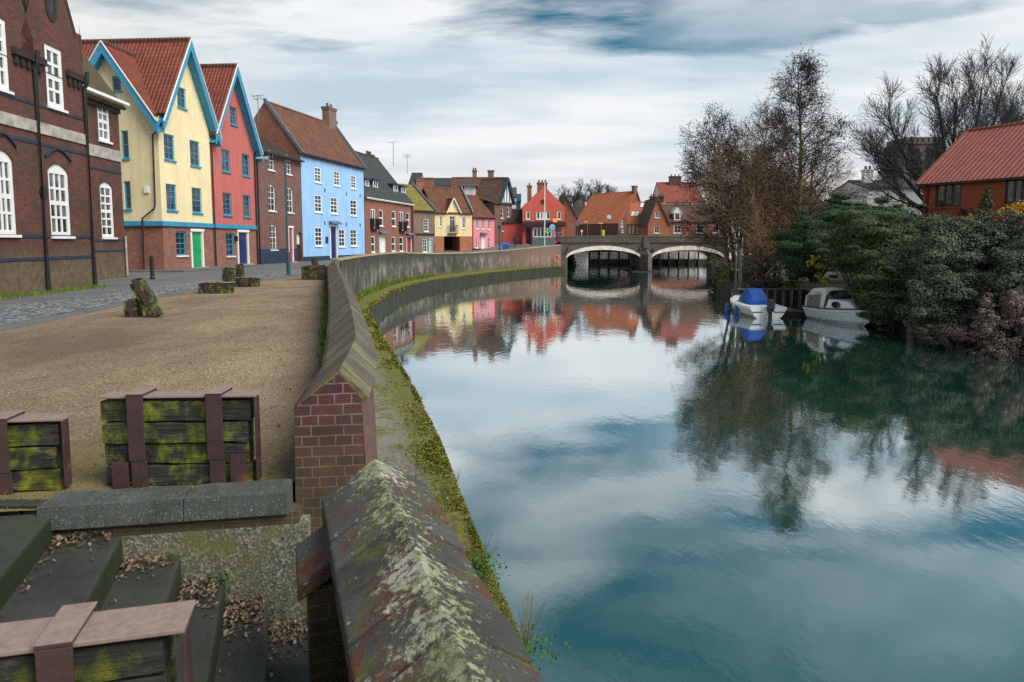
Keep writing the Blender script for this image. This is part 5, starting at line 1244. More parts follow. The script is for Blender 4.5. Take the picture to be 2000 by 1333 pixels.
def crates():
    a, b = gp(206, 951, 0), gp(503, 946, 0)
    crate('timber_crate', 'big mossy timber crate with two steel straps behind the grey kerb', ((a.x + b.x) / 2, (a.y + b.y) / 2, 0), math.atan2(b.y - a.y, b.x - a.x), (b - a).length, .66, .14, 4, (.235, .745), ((.125, .19), (.895, .24)), strap_w=.112)
    b = gp(118, 960, 0)
    crate('timber_crate', 'dark mossy crate with a rust streaked strap left of the big crate', (b.x - .49, b.y - .05, 0), R(7), 1.05, .52, .14, 3, (.22, .62), strap_w=.13)
    crate('timber_crate', 'nearest mossy crate with pale steel lid in the bottom left corner', (-1.60, 1.94, 0), R(14.5), 1.12, .525, .145, 4, (.30, .69), strap_w=.10)
    # the leaning slab and its stump
    a = gp(257, 620, 0)
    crate('timber_crate', 'small upright block beside the leaning slab', (a.x, a.y, 0), R(5), .33, .40, .3, 3, (.5,), lid=False, end=False, strap_w=.1)
    b = gp(292, 621, 0)
    t = crate('timber_crate', 'slab crate tilted over on its corner with a bright green mossy foot', (b.x + .12, b.y + .02, .02), 0, .34, .95, .22, 3, (.5,), lid=False, end=False, tilt=(0, R(-27), 0), strap_w=.11)
    a, b = gp(388, 574, 0), gp(455, 573, 0)
    crate('timber_crate', 'low mossy crate lying left of the other midway crate', ((a.x + b.x) / 2, a.y, 0), R(2), b.x - a.x, .37, .5, 2, (.25, .6), end=False, strap_w=.1)
    a, b = gp(434, 560, 0), gp(456, 560, 0)
    crate('timber_crate', 'tall dark block standing behind the low mossy crate', ((a.x + b.x) / 2, a.y, 0), 0, b.x - a.x, .74, .35, 4, (.5,), end=False, strap_w=.14)
    a, b = gp(458, 561, 0), gp(496, 562, 0)
    crate('timber_crate', 'short low crate with a narrow post rising from its left end', ((a.x + b.x) / 2, a.y, 0), R(-4), b.x - a.x, .36, .45, 2, (.3, .75), end=False, strap_w=.1)
    a = gp(466, 556, 0)
    crate('timber_crate', 'narrow dark upright post behind the short low crate', (a.x, a.y + .1, 0), 0, .3, .82, .28, 4, (.5,), end=False, lid=False, strap_w=.12)
    a, b = gp(588, 547, 0), gp(641, 547, 0)
    crate('timber_crate', 'far mossy crate against the end of the parapet wall', ((a.x + b.x) / 2, a.y, 0), 0, b.x - a.x, .66, .5, 2, (.3, .72), end=False, lid=False, strap_w=.14)
    a = gp(603, 545, 0)
    crate('timber_crate', 'dark stump standing just behind the far mossy crate', (a.x, a.y + 1.0, 0), 0, .32, .95, .3, 4, (.5,), end=False, lid=False, strap_w=.12)
crates()

# ------------------------------------------------------------------ bridge
def bridge():
    Y = 96.3; depth = 8.0
    t = thing('arched_bridge', 'old dark stone bridge with two pale ringed arches over the river', 'bridge', (18, Y, WATER))
    inv = Matrix.Translation((-18, -Y, -WATER))
    X = lambda u: (u - 1000) / FPX * Y
    Z = lambda v: dp(1200, v, Y).z
    xl, xr = X(1094), X(1420); top = lambda x: Z(462) + .12 * (1 - ((x - 18) / 12) ** 2)
    arches = [(X(1108), X(1249), Z(503), Z(488.5)), (X(1273), X(1411), Z(503), Z(488.5))]
    def under(x):
        for a, b, s, c in arches:
            if a < x < b: u = (x - (a + b) / 2) / ((b - a) / 2); return s + (c - s) * (1 - u * u) ** .62 if abs(u) < 1 else s
        return WATER - .5
    xs = [xl, xr]
    for a, b, s, c in arches: xs += [a - .001, a + .001, b - .001, b + .001] + [a + (b - a) * i / 32 for i in range(1, 32)]
    xs = sorted(xs); f = MB(inv); zc = Z(472.5)
    for x0, x1 in zip(xs, xs[1:]):
        u0, u1 = under(x0 + 1e-4), under(x1 - 1e-4)
        for yy in (Y, Y + depth): f.p((x0, yy, u0), (x1, yy, u1), (x1, yy, zc), (x0, yy, zc))
        if u0 > WATER - .4: f.p((x0, Y, u0), (x1, Y, u1), (x1, Y + depth, u1), (x0, Y + depth, u0))
    for a, b, s, c in arches:
        for x in (a, b): f.p((x, Y, WATER - .5), (x, Y + depth, WATER - .5), (x, Y + depth, s), (x, Y, s))
    f.p((xl, Y, zc), (xr, Y, zc), (xr, Y + depth, zc), (xl, Y + depth, zc)); f.build('spandrel', 'bridge_stone', t)
    p = MB(inv); n = 24
    for i in range(n):
        x0, x1 = xl + (xr - xl) * i / n, xl + (xr - xl) * (i + 1) / n
        for yy in (Y - .08, Y + depth - .3): 
            p.hull8([Vector(q) for q in ((x0, yy, zc + .002), (x1, yy, zc + .002), (x1, yy + .38, zc + .002), (x0, yy + .38, zc + .002), (x0, yy, top(x0) - .15), (x1, yy, top(x1) - .15), (x1, yy + .38, top(x1) - .15), (x0, yy + .38, top(x0) - .15))])
            p.hull8([Vector(q) for q in ((x0, yy - .06, top(x0) - .148), (x1, yy - .06, top(x1) - .148), (x1, yy + .44, top(x1) - .148), (x0, yy + .44, top(x0) - .148), (x0, yy, top(x0)), (x1, yy, top(x1)), (x1, yy + .38, top(x1)), (x0, yy + .38, top(x0)))])
        p.box(x0, x1, Y - .16, Y - .002, zc - .12, zc + .05)
    p.build('parapet', 'bridge_stone', t)
    for a, b, s, c in arches:
        r = MB(inv); n = 40; P = []
        for i in range(n + 1):
            x = a + (b - a) * i / n; u = 2 * i / n - 1; z = s + (c - s) * (1 - u * u) ** .62
            P.append((Vector((x, 0, z)), Vector((a - .25 + (b - a + .5) * i / n, 0, s - .05 + (c - s + .62) * max(0, 1 - u * u) ** .55))))
        for (p0, q0), (p1, q1) in zip(P, P[1:]):
            r.hull8([Vector((v.x, y, v.z)) for y in (Y + .3, Y - .1) for v in (p0, p1, q1, q0)])
        r.build('arch_ring', 'ring', t)
    pr = MB(inv); a, b = arches[0][1], arches[1][0]; m = (a + b) / 2
    pr.p((a, Y, WATER - .4), (m, Y - 1.6, WATER - .4), (m, Y - 1.6, Z(497)), (a, Y, Z(497))); pr.p((m, Y - 1.6, WATER - .4), (b, Y, WATER - .4), (b, Y, Z(497)), (m, Y - 1.6, Z(497))); pr.p((a, Y, Z(497)), (m, Y - 1.6, Z(497)), (m, Y - .02, Z(485))); pr.p((m, Y - 1.6, Z(497)), (b, Y, Z(497)), (m, Y - .02, Z(485)))
    pr.box(m - .42, m + .42, Y - .3, Y - .17, Z(485), top(m)); pr.build('cutwater', 'bridge_stone', t)
    sk = MB(inv); sk.box(m - 2.2, m + 1.8, Y - 2.2, Y + depth + .5, WATER - .3, WATER + .12); sk.build('pier_footing', 'wet_wall', t)
    for x in (X(1109), X(1248) + .1, X(1275)):
        l = MB(inv); l.lathe([(.28, Z(487) - .02), (.02, Z(487) + .3)], (x, Y - .3, 0), 10); l.box(x - .03, x + .03, Y - .3, Y - .17, Z(487) + .2, Z(487) + .26); l.build('navigation_lamp', 'black', t)
    # abutment ground right of the bridge
    # upstream: piled quay across the river bend
    t = thing('piled_quay', 'pale boarded river wall with dark posts seen under the bridge arches', 'wall', (20, 128, WATER)); inv = Matrix.Translation((-20, -128, -WATER))
    m = MB(inv); m.box(6, 48, 128, 128.4, WATER + .9, -.2); m.build('boarding', 'white_wall', t); m = MB(inv); m.box(6, 48, 127.7, 127.98, WATER - .5, WATER + .9); m.build('waling', 'wet_wall', t)
    for i in range(22): q = MB(inv); x = 7 + i * 1.85; q.tube([(x, 127.5, WATER - .5), (x, 127.5, .35)], .17, 7); q.build('post', 'dark_timber', t)
    poly_mesh('far_quay', [(-6, 128.4), (60, 128.4), (60, 160.5), (-6, 160.5)], -.2, 'soil')
    m = thing('river_wall', 'pale rendered river wall end seen through the left bridge arch', 'wall', (11.9, 121, WATER)); q = MB()
    q.hull8([Vector(v) for v in ((-.4, 0, -.4), (1.6, 0, -.4), (1.6, 7, -.4), (-.4, 7, -.4), (-1.1, 0, 2.3), (1.6, 0, 2.3), (1.6, 7, 2.3), (-1.1, 7, 2.3))]); q.build('rendered_face', 'white_wall', m, bevel=.1)
    q = MB(); q.box(-1.2, 1.7, -.1, 7.1, 2.303, 2.45); q.build('capping', 'stone', m)
M['bridge_stone'] = brick('bridge_masonry', (.15, .12, .10), (.085, .07, .065), (.17, .15, .13), (.03, .032, .026), .5, bw=.55, bh=.24)
bridge()
# ------------------------------------------------------------------ boats and landing
def boats():
    def hull(t, L, B, H, mat, rocker=.25, nst=14, stern=.85, flare=.72, name='hull'):
        b = MB(); rows = []
        for i in range(nst + 1):
            u = i / nst; x = -L / 2 + L * u
            hb = B / 2 * (stern + (1 - stern) * min(1, u / .35)) * (1 - max(0, (u - .45) / .55) ** 2.3); hb = max(hb, .03)
            zd = H + rocker * u ** 2; zk = -.25 + .55 * max(0, (u - .7) / .3) ** 2
            rows.append([Vector((x + (.0), y, z)) for y, z in ((0, zk), (-hb * .62 * flare, zk + .12), (-hb * flare * 1.1, .12 + .1 * u), (-hb * .98, zd - .16), (-hb * 1.03, zd - .13), (-hb, zd), (hb, zd), (hb * 1.03, zd - .13), (hb * .98, zd - .16), (hb * flare * 1.1, .12 + .1 * u), (hb * .62 * flare, zk + .12))])
        for p, q in zip(rows, rows[1:]):
            for k in range(len(p)):
                b.p(p[k], p[(k + 1) % len(p)], q[(k + 1) % len(p)], q[k])
        b.p(*rows[0]); b.p(*rows[-1][::-1])
        return b.build(name, mat, t)
    # motor boat, stern towards us
    t = thing('motor_boat', 'white motor boat with blue canvas cover and black outboard engine', 'boat', (13.95, 39.6, WATER), R(92), 'boats moored at the right bank')
    hull(t, 4.9, 2.15, .62, 'white', .3, stern=.92)
    b = MB(); b.box(-2.47, -2.455, -.85, -.3, .32, .37); b.box(-2.47, -2.455, .35, .9, .32, .37); b.build('trim_line', 'black', t)
    # blue cover over the cockpit and screen
    c = MB(); prof = []
    for i in range(9):
        u = i / 8; x = -1.3 + 1.9 * u; w = .60 - .06 * u; h = .70 + .82 * math.sin(min(1, u * 1.55 + .12) * math.pi / 2) * (1 if u < .62 else 1 - (u - .62) * 1.5)
        prof.append([Vector((x, y, z)) for y, z in ((-w, .64), (-w * .98, .64 + (h - .64) * .6), (-w * .7, h - .03), (-w * .2, h), (w * .2, h), (w * .7, h - .03), (w * .98, .64 + (h - .64) * .6), (w, .64))])
    for p, q in zip(prof, prof[1:]):
        for k in range(7): c.p(p[k], p[k + 1], q[k + 1], q[k])
    c.p(*prof[0][::-1]); c.p(*prof[-1]); c.build('canvas_cover', plain('blue_canvas', (.005, .075, .36), .7, .3, 5, bump=.3), t, smooth=False)
    e = MB(); e.hull8([Vector(v) for v in ((-2.95, -.17, .55), (-2.5, -.15, .5), (-2.5, .15, .5), (-2.95, .17, .55), (-2.88, -.14, 1.05), (-2.5, -.13, 1.1), (-2.5, .13, 1.1), (-2.88, .14, 1.05))]); e.box(-2.78, -2.58, -.08, .08, -.4, .56); e.box(-2.86, -2.56, -.14, .14, .38, .548); e.build('outboard_engine', 'black', t, bevel=.03)
    r = MB(); P = [Vector((2.15 - .0, 0, 1.32)), Vector((1.7, -.55, 1.28)), Vector((.7, -.88, 1.12)), Vector((.6, -.9, .75))]; Q = [Vector((p.x, -p.y, p.z)) for p in P]
    r.tube(P, .02, 6); r.tube(Q, .02, 6)
    for p in (P[0], P[1], Q[1]): r.tube([p, (p.x, p.y * .95, .85)], .018, 6)
    r.build('bow_rail', plain('polished_rail', (.5, .5, .5), .25, .05, metal=1), t)
    for x, y in ((1.1, 1.13), (-.5, 1.18)): f = MB(); f.lathe([(.04, -.15), (.13, -.05), (.14, .4), (.05, .52)], (x, y - .1, 0), 10); f.build('fender', 'brightblue', t)
    # cabin cruiser, bow to the right
    A = Vector((15.95, 37.3)); B = Vector((16.6, 33.2)); d = (B - A).normalized(); n = Vector((-d.y, d.x)); c0 = (A + B) / 2 + n * .95
    t = thing('cabin_cruiser', 'white cabin cruiser with cream canopy and grey hull under the overhanging shrub', 'boat', (c0.x, c0.y, WATER), math.atan2(d.y, d.x), 'boats moored at the right bank')
    L = 4.3; hull(t, L, 1.95, .66, plain('grey_gelcoat', (.66, .70, .71), .35, .1), .22, stern=.9)
    b = MB()
    P = []
    for i in range(15):
        u = i / 14; hb = 1.02 * (.9 + .1 * min(1, u / .35)) * (1 - max(0, (u - .45) / .55) ** 2.3); P.append((-L / 2 + L * u, hb, .66 + .22 * u * u))
    for sg in (-1, 1): b.tube([(x, sg * max(.03, y), z + .015) for x, y, z in P], .035, 6)
    b.build('rubbing_strake', 'black', t)
    b = MB(); b.hull8([Vector(v) for v in ((-.35, -.78, .64), (1.75, -.42, .78), (1.75, .42, .78), (-.35, .78, .64), (-.25, -.66, 1.2), (1.1, -.5, 1.18), (1.1, .5, 1.18), (-.25, .66, 1.2))]); b.build('cabin', 'white', t, bevel=.06)
    for sg in (-1, 1):
        w = MB(); w.tube([(.42, sg * .66, .96), (.42, sg * .69, .96)], .17, 14); w.v = [Vector((.42 + (v.x - .42) * 1.7, v.y + sg * .012 - (v.x - .42) * sg * .16, v.z)) for v in w.v]; w.build('porthole', 'glass', t)
    b = MB(); b.hull8([Vector(v) for v in ((-.28, -.66, 1.2), (-.12, -.6, 1.2), (-.12, .6, 1.2), (-.28, .66, 1.2), (-.42, -.66, 1.62), (-.36, -.6, 1.62), (-.36, .6, 1.62), (-.42, .66, 1.62))]); b.build('windscreen', 'glass', t)
    c = MB(); pr = []
    for x, h, w in ((-2.15, 1.42, .72), (-1.7, 1.70, .78), (-.9, 1.78, .78), (-.3, 1.68, .7)): pr.append([Vector((x, y, z)) for y, z in ((-w, h - .22), (-w * .75, h - .04), (0, h), (w * .75, h - .04), (w, h - .22))])
    for p, q in zip(pr, pr[1:]):
        for k in range(4): c.p(p[k], p[k + 1], q[k + 1], q[k]); c.p(*[v - Vector((0, 0, .03)) for v in (q[k], q[k + 1], p[k + 1], p[k])])
    cv = plain('cream_canvas', (.68, .66, .58), .7, .1)
    for sg in (-1, 1):
        w = .8 * sg
        c.p((-2.2, w * .95, .66), (-2.0, w * .97, .66), (-1.98, w * .92, 1.3), (-2.15, w * .9, 1.25)); c.p((-.75, w, .66), (-.45, w, .66), (-.35, w * .88, 1.5), (-.65, w * .97, 1.56)); c.p((-2.1, w * .9, 1.22), (-.35, w * .88, 1.46), (-.35, w * .85, 1.6), (-1.7, w * .97, 1.5))
    c.build('canopy', cv, t)
    vin = plain('clear_vinyl', (.20, .19, .12), .15, .3)
    for sg in (-1, 1): b = MB(); b.p((-1.98, .77 * sg, .68), (-.75, .79 * sg, .68), (-.66, .77 * sg, 1.44), (-1.96, .75 * sg, 1.26)); b.build('canopy_window', vin, t)
    for tt, pts in ((t, ((-2.2, .5, .7), (-2.6, 1.0, .45), (-3.0, 1.6, .3))),): rp = MB(); rp.tube(pts, .025, 6); rp.build('mooring_rope', 'grey_timber', tt)
    # dinghy / pontoon between them
    t = thing('pontoon', 'dark low floating pontoon between the two moored boats', 'pontoon', (15.7, 40.2, WATER)); b = MB(); b.box(-.75, .75, -1.6, 1.9, -.1, .22); b.build('float', 'dark_timber', t); b = MB()
    for i in range(18): b.box(-.8, .8, -1.62 + i * .196, -1.62 + i * .196 + .17, .223, .27)
    b.build('deck', 'grey_timber', t)
def landing():
    # timber revetment with posts
    t = thing('timber_revetment', 'dark boarded river bank wall with pale posts behind the boats', 'wall', (16, 43, WATER)); inv = Matrix.Translation((-16, -43, -WATER))
    m = MB(inv); m.box(15.9, 18.7, 43.0, 43.12, WATER - .4, -1.3)
    m.build('boarding', 'dark_timber', t); m = MB(inv); m.box(15.85, 18.75, 42.85, 43.3, -1.298, -1.2); m.build('capping', 'grey_timber', t)
    for i in range(6): q = MB(inv); x = 16.05 + i * .52; q.box(x - .08, x + .08, 42.84, 42.98, WATER - .4, -1.3 + random.uniform(0, .001)); q.build('post', 'grey_timber', t)
    t = thing('timber_revetment', 'short weathered bank wall of grey boards under the big shrubs', 'wall', (18.6, 30, WATER)); inv = Matrix.Translation((-18.6, -30, -WATER))
    m = MB(inv); m.box(18.5, 18.6, 22, 42.8, WATER - .4, -1.32); m.build('boarding', 'dark_timber', t); m = MB(inv); m.box(18.38, 18.8, 22, 42.8, -1.318, -1.22); m.build('capping', 'grey_timber', t)
    for i in range(12): q = MB(inv); y = 22.5 + i * 1.7; q.box(18.36, 18.48, y, y + .5, WATER - .2, -1.33); q.build('post', 'grey_timber', t)
    # landing stage: posts, rails, sloping brace
    t = thing('landing_stage', 'weathered timber landing stage with tall posts, rails and sloping brace', 'landing stage', (15.6, 45, WATER)); inv = Matrix.Translation((-15.6, -45, -WATER))
    for u, v0, v1, Y, r in ((1447, 486, 570, 45, .13), (1438, 500, 588, 44.6, .07), (1525, 503, 572, 44.6, .09)):
        a = dp(u, v0, Y); q = MB(inv); q.tube([(a.x, Y, WATER - .4), (a.x, Y, a.z)], r, 8); q.build('post', 'grey_timber', t)
    m = MB(inv)
    for v, h in ((502, .2), (509, .12), (525, .26), (531, .2)):
        a, b = dp(1449, v, 44.9), dp(1524, v, 44.9); m.bar(a, b, .08, h)
    a, b = dp(1499, 502, 44.8), dp(1499, 532, 44.8); m.bar(a, b, .35, .08); m.build('rail', 'dark_timber', t)
    a, b = dp(1522, 510, 44.4), dp(1494, 540, 44.2); m = MB(inv); m.bar(a, b, .12, .1); a, b = dp(1506, 532, 44.4), dp(1526, 529, 44.4); m.bar(a, b, .06, .1); m.build('brace', 'grey_timber', t)
    a = dp(1428, 526, 44.7); b = dp(1447, 528, 44.9); m = MB(inv); m.bar(a, b, .08, .14); m.build('rail', 'grey_timber', t)
    # ladder
    t = thing('ladder', 'pale metal ladder hanging down the bank wall between the boats', 'ladder', (18.35, 42.7, WATER)); m = MB()
    for x in (-.2, .2): m.tube([(x, 0, -.1), (x, 0, 1.7)], .025, 6)
    for i in range(6): m.tube([(-.2, 0, .15 + i * .27), (.2, 0, .15 + i * .27)], .018, 6)
    m.build('rungs', 'lead', t)
boats(); landing()

# ------------------------------------------------------------------ street furniture
def furniture():
    b = gp(563.5, 538, 0); z = dp(562, 312, b.y).z
    t = thing('street_lamp', 'tall teal street lamp with a long arm standing at the edge of the gravel', 'street lamp', b); m = MB()
    m.tube([(0, 0, 0), (0, 0, 1.2)], .1, 10); m.tube([(0, 0, 1.2), (0, 0, 1.25), (0, 0, z - .12)], [.1, .065, .05], 10); m.build('post', 'steel_blue', t)
    m = MB(); m.tube([(0, 0, z - .12), (-.05, 0, z - .02), (-.95, 0, z + .06)], .028, 8); m.build('arm', 'black', t)
    m = MB(); m.hull8([Vector(v) for v in ((-1.5, -.1, z + .03), (-.85, -.1, z - .02), (-.85, .1, z - .02), (-1.5, .1, z + .03), (-1.45, -.07, z + .12), (-.85, -.07, z + .16), (-.85, .07, z + .16), (-1.45, .07, z + .12))]); m.build('lamp_head', plain('lamp_grey', (.25, .38, .46), .4), t, bevel=.03)
    b = gp(298, 546, 0); t = thing('bollard', 'slim black bollard on the pavement in front of the yellow house', 'bollard', b); m = MB(); m.lathe([(.11, 0), (.11, .1), (.085, .14), (.085, .95), (.1, .98), (.09, 1.05), (.04, 1.1)], k=12); m.build('post', 'black', t)
    # aerials on the roofs
    def aerial(label, u, v0, v1, Y, arms):
        a, b = dp(u, v1, Y), dp(u, v0, Y); t = thing('television_aerial', label, 'aerial', a); h = b.z - a.z; m = MB(); m.tube([(0, 0, 0), (0, 0, h)], .03, 6); m.build('mast', 'lead', t); m = MB()
        for k in range(arms): z = h - .1 - .25 * (k % 2); m.bar((-.5, 0, z), (.5, 0, z + .1), .03, .03); m.bar((-.35 + .25 * k, -.4, z), (-.35 + .25 * k, .4, z), .03, .03)
        if arms: m.build('antenna', 'lead', t)
    aerial('television aerial above the brown brick house roof', 505, 186, 238, 56, 3); aerial('tall thin mast beside the terrace chimney', 768.5, 277, 325, 78, 1); aerial('pale cluttered aerial right of the terrace chimney', 795.5, 302, 340, 84, 4)
    # bridge end: lamps, flag pole, round blue sign, bins, person
    def sz(Y): return street_z(Y)
    a = dp(1063.5, 476, 100); h = dp(1063.5, 357, 100).z - sz(100); t = thing('flagpole', 'tall pale pole standing in front of the salmon pub', 'pole', (a.x, 100, sz(100))); m = MB(); m.tube([(0, 0, -.3), (0, 0, h)], [.09, .06], 8); m.build('pole', 'white', t)
    a = dp(1078.5, 476, 99); t = thing('round_sign', 'round pale blue road sign on a post before the pub', 'road sign', (a.x, 99, 1.0)); zc = dp(1078, 444, 99).z - 1.0; m = MB(); m.tube([(0, 0, -.6), (0, 0, zc)], .05, 8); m.build('post', 'lead', t); m = MB(); m.tube([(0, -.1, zc), (0, -.06, zc)], .42, 20); m.build('sign_face', plain('sign_blue', (.25, .5, .75), .4), t)
    for sx, z_ in ((-.18, .05), (.02, .12)): pass
    m = MB(); m.bar((-.2, -.11, zc - .15), (.1, -.11, zc + .2), .02, .1, (0, 1, 0)); m.bar((.1, -.11, zc + .2), (.2, -.11, zc - .2), .02, .1, (0, 1, 0)); m.build('arrow', 'white', t)
    a = dp(1084, 430, 102.6); t = thing('hanging_lantern', 'amber lantern on a bracket above the pub canopy', 'lantern', (a.x, 102.6, a.z)); N = NT('amber_glow'); N.set(Base_Color=(.8, .3, .05), Emission_Color=(1, .32, .04), Emission_Strength=.5)
    m = MB(); m.hull8([Vector(v) for v in ((-.25, -.25, -.35), (.25, -.25, -.35), (.25, .25, -.35), (-.25, .25, -.35), (-.4, -.4, .25), (.4, -.4, .25), (.4, .4, .25), (-.4, .4, .25))]); m.build('lantern_glass', N.m, t); m = MB(); m.box(-.45, .45, -.45, .45, .253, .32); m.tube([(0, 0, .32), (0, .2, .6), (0, 1.2, .6)], .04, 6); m.build('bracket', 'black', t)
    a = dp(987.5, 480, 98.6); t = thing('waste_bin', 'bright blue wheeled waste bin at the mouth of the alley', 'bin', (a.x, 98.6, sz(98.6) + .02)); m = MB(); m.hull8([Vector(v) for v in ((-.4, -.35, .1), (.4, -.35, .1), (.4, .35, .1), (-.4, .35, .1), (-.5, -.45, 1.0), (.5, -.45, 1.0), (.5, .45, 1.0), (-.5, .45, 1.0))]); m.build('body', 'brightblue', t); m = MB(); m.hull8([Vector(v) for v in ((-.54, -.5, 1.003), (.54, -.5, 1.003), (.54, .5, 1.003), (-.54, .5, 1.003), (-.5, -.4, 1.15), (.5, -.4, 1.15), (.5, .5, 1.25), (-.5, .5, 1.25))]); m.build('lid', 'brightblue', t)
    for x in (-.35, .35): m = MB(); m.tube([(x - .04, .3, .12), (x + .04, .3, .12)], .12, 10); m.build('wheel', 'black', t)
    a = dp(975.5, 484, 97.5); t = thing('street_lantern', 'old style lantern post against the brick corner house', 'street lamp', (a.x, 97.5, sz(97.5))); h = dp(975, 440, 97.5).z - sz(97.5); m = MB(); m.lathe([(.14, -.1), (.12, .5), (.06, .6), (.05, h - .7)], k=8); m.build('post', 'black', t); m = MB(); m.lathe([(.13, h - .7), (.26, h - .15), (.28, h - .12), (.05, h + .1)], k=6); m.build('lantern_head', 'steel_blue', t)
    # road lamps and signs beyond the bridge
    for label, u, v0, Y, arm in (('thin double headed street lamp left of the yellow bollard', 1147, 434, 110, -1), ('thin street lamp with a flat head above the yellow bollard', 1174, 437, 108, 1)):
        a = dp(u, 462, Y); h = dp(u, v0, Y).z - 1.5; t = thing('street_lamp', label, 'street lamp', (a.x, Y, 1.5)); m = MB(); m.tube([(0, 0, -.5), (0, 0, h)], [.08, .05], 7); m.build('post', 'lead', t); m = MB(); m.box(-.55, .05, -.12, .12, h, h + .1) if arm < 0 else m.box(-.5, .25, -.12, .12, h, h + .1); m.build('lamp_head', 'white', t)
    a = dp(1136, 452, 112); t = thing('belisha_beacon', 'amber globe beacon on a pole behind the bridge parapet', 'beacon', (a.x, 112, 1.4)); m = MB(); m.tube([(0, 0, 0), (0, 0, a.z - 1.6)], .05, 7); m.build('post', 'white', t); m = MB(); z = a.z - 1.4; m.lathe([(.02, z - .22), (.16, z - .15), (.22, z), (.16, z + .15), (.02, z + .22)], k=12); m.build('globe', N.m, t)
    a = dp(1177.5, 455, 106); t = thing('traffic_bollard', 'lime yellow illuminated bollard on the bridge road', 'bollard', (a.x, 106, 1.2)); m = MB(); m.lathe([(.16, 0), (.16, .5), (.26, .55), (.26, a.z - .9), (.2, a.z - .8)], k=10); m.build('post', plain('lime_plastic', (.55, .6, .03), .4), t)
    a = dp(1127.5, 437, 114); t = thing('round_sign', 'small round pale road sign beyond the pub corner', 'road sign', (a.x, 114, 1.5)); zc = a.z - 1.5; m = MB(); m.tube([(0, 0, -.2), (0, 0, zc)], .05, 7); m.build('post', 'lead', t); m = MB(); m.tube([(0, -.1, zc), (0, -.06, zc)], .4, 16); m.build('sign_face', 'lead', t)
    a = dp(1200, 423, 125); t = thing('satellite_dish', 'round pale blue dish at the foot of the orange roof', 'satellite dish', (a.x, 132, a.z * 1.02)); m = MB(); m.lathe([(.05, -.1), (.25, -.06), (.45, .06), (.43, .1)], k=16); o = m.build('dish', plain('dish_blue', (.35, .5, .65), .4), t); o.rotation_euler = (R(75), 0, 0); m = MB(); m.tube([(0, 0, -.1), (0, .9, -.9)], .05, 6); m.build('bracket', 'lead', t)
    # orange life ring box at the bridge foot
    a = gp(1094, 515, LEDGE); t = thing('lifebuoy_stand', 'orange lifebuoy fixed to the river wall at the bridge foot', 'lifebuoy', (6.2, 94.4, -.6)); m = MB(); n = 16
    m.tube([(.4 * math.cos(6.2832 * i / n), 0, .4 * math.sin(6.2832 * i / n)) for i in range(n + 1)], .09, 8); m.build('ring', plain('lifebuoy_orange', (.75, .14, .02), .5), t); m = MB(); m.box(-.05, .05, .05, .15, -1.2, .5); m.build('post', 'black', t)
furniture()

def person():
    Y = 102.0; a = dp(1006.5, 478, Y); t = thing('person', 'person in dark clothes walking up the alley beside the pub', 'person', (a.x, Y, street_z(Y)), R(10))
    vs = [(0, 0, .95, .16), (0, 0, 1.15, .17), (0, .01, 1.38, .19), (0, .01, 1.5, .08), (0, -.01, 1.62, .105), (0, -.01, 1.72, .085), (-.1, 0, .88, .11), (-.12, -.12, .48, .075), (-.12, .05, .08, .05), (-.12, -.08, .04, .045), (.1, 0, .88, .11), (.12, .05, .48, .075), (.12, .22, .10, .05), (.12, .1, .04, .045),
          (-.22, .01, 1.4, .075), (-.28, .06, 1.12, .055), (-.27, -.06, .88, .045), (-.27, -.1, .8, .04), (.22, .01, 1.4, .075), (.28, -.04, 1.12, .055), (.27, -.16, .9, .045), (.27, -.2, .82, .04)]
    ed = [(0, 1), (1, 2), (2, 3), (3, 4), (4, 5), (0, 6), (6, 7), (7, 8), (8, 9), (0, 10), (10, 11), (11, 12), (12, 13), (2, 14), (14, 15), (15, 16), (16, 17), (2, 18), (18, 19), (19, 20), (20, 21)]
    me = bpy.data.meshes.new('body'); me.from_pydata([v[:3] for v in vs], ed, []); o = bpy.data.objects.new('body', me); COL.objects.link(o); o.parent = t
    o.modifiers.new('skin', 'SKIN'); s = o.modifiers.new('sub', 'SUBSURF'); s.levels = s.render_levels = 1
    for i, v in enumerate(vs): me.skin_vertices[0].data[i].radius = (v[3], v[3])
    me.skin_vertices[0].data[0].use_root = True; me.materials.append(plain('dark_clothing', (.02, .02, .025), .8))
person()

# ------------------------------------------------------------------ vegetation
def tubes(name, segs, mat, parent, k=4):
    S = np.array(segs, dtype=float); p0, p1, r0, r1 = S[:, :3], S[:, 3:6], S[:, 6], S[:, 7]; d = p1 - p0; d /= np.maximum(np.linalg.norm(d, axis=1, keepdims=True), 1e-6)
    up = np.where(np.abs(d[:, 2:3]) > .9, np.array([[1., 0, 0]]), np.array([[0, 0, 1.]])); x = np.cross(d, up); x /= np.linalg.norm(x, axis=1, keepdims=True); y = np.cross(d, x); n = len(S)
    V = np.zeros((n, 2 * k, 3))
    for j in range(k):
        o = x * math.cos(2 * math.pi * j / k) + y * math.sin(2 * math.pi * j / k); V[:, j] = p0 + o * r0[:, None]; V[:, k + j] = p1 + o * r1[:, None]
    F = np.array([(j, (j + 1) % k, k + (j + 1) % k, k + j) for j in range(k)]); F = (F[None] + (np.arange(n) * 2 * k)[:, None, None]).reshape(-1, 4)
    return npmesh(name, V.reshape(-1, 3), F, mat, parent, smooth=True)
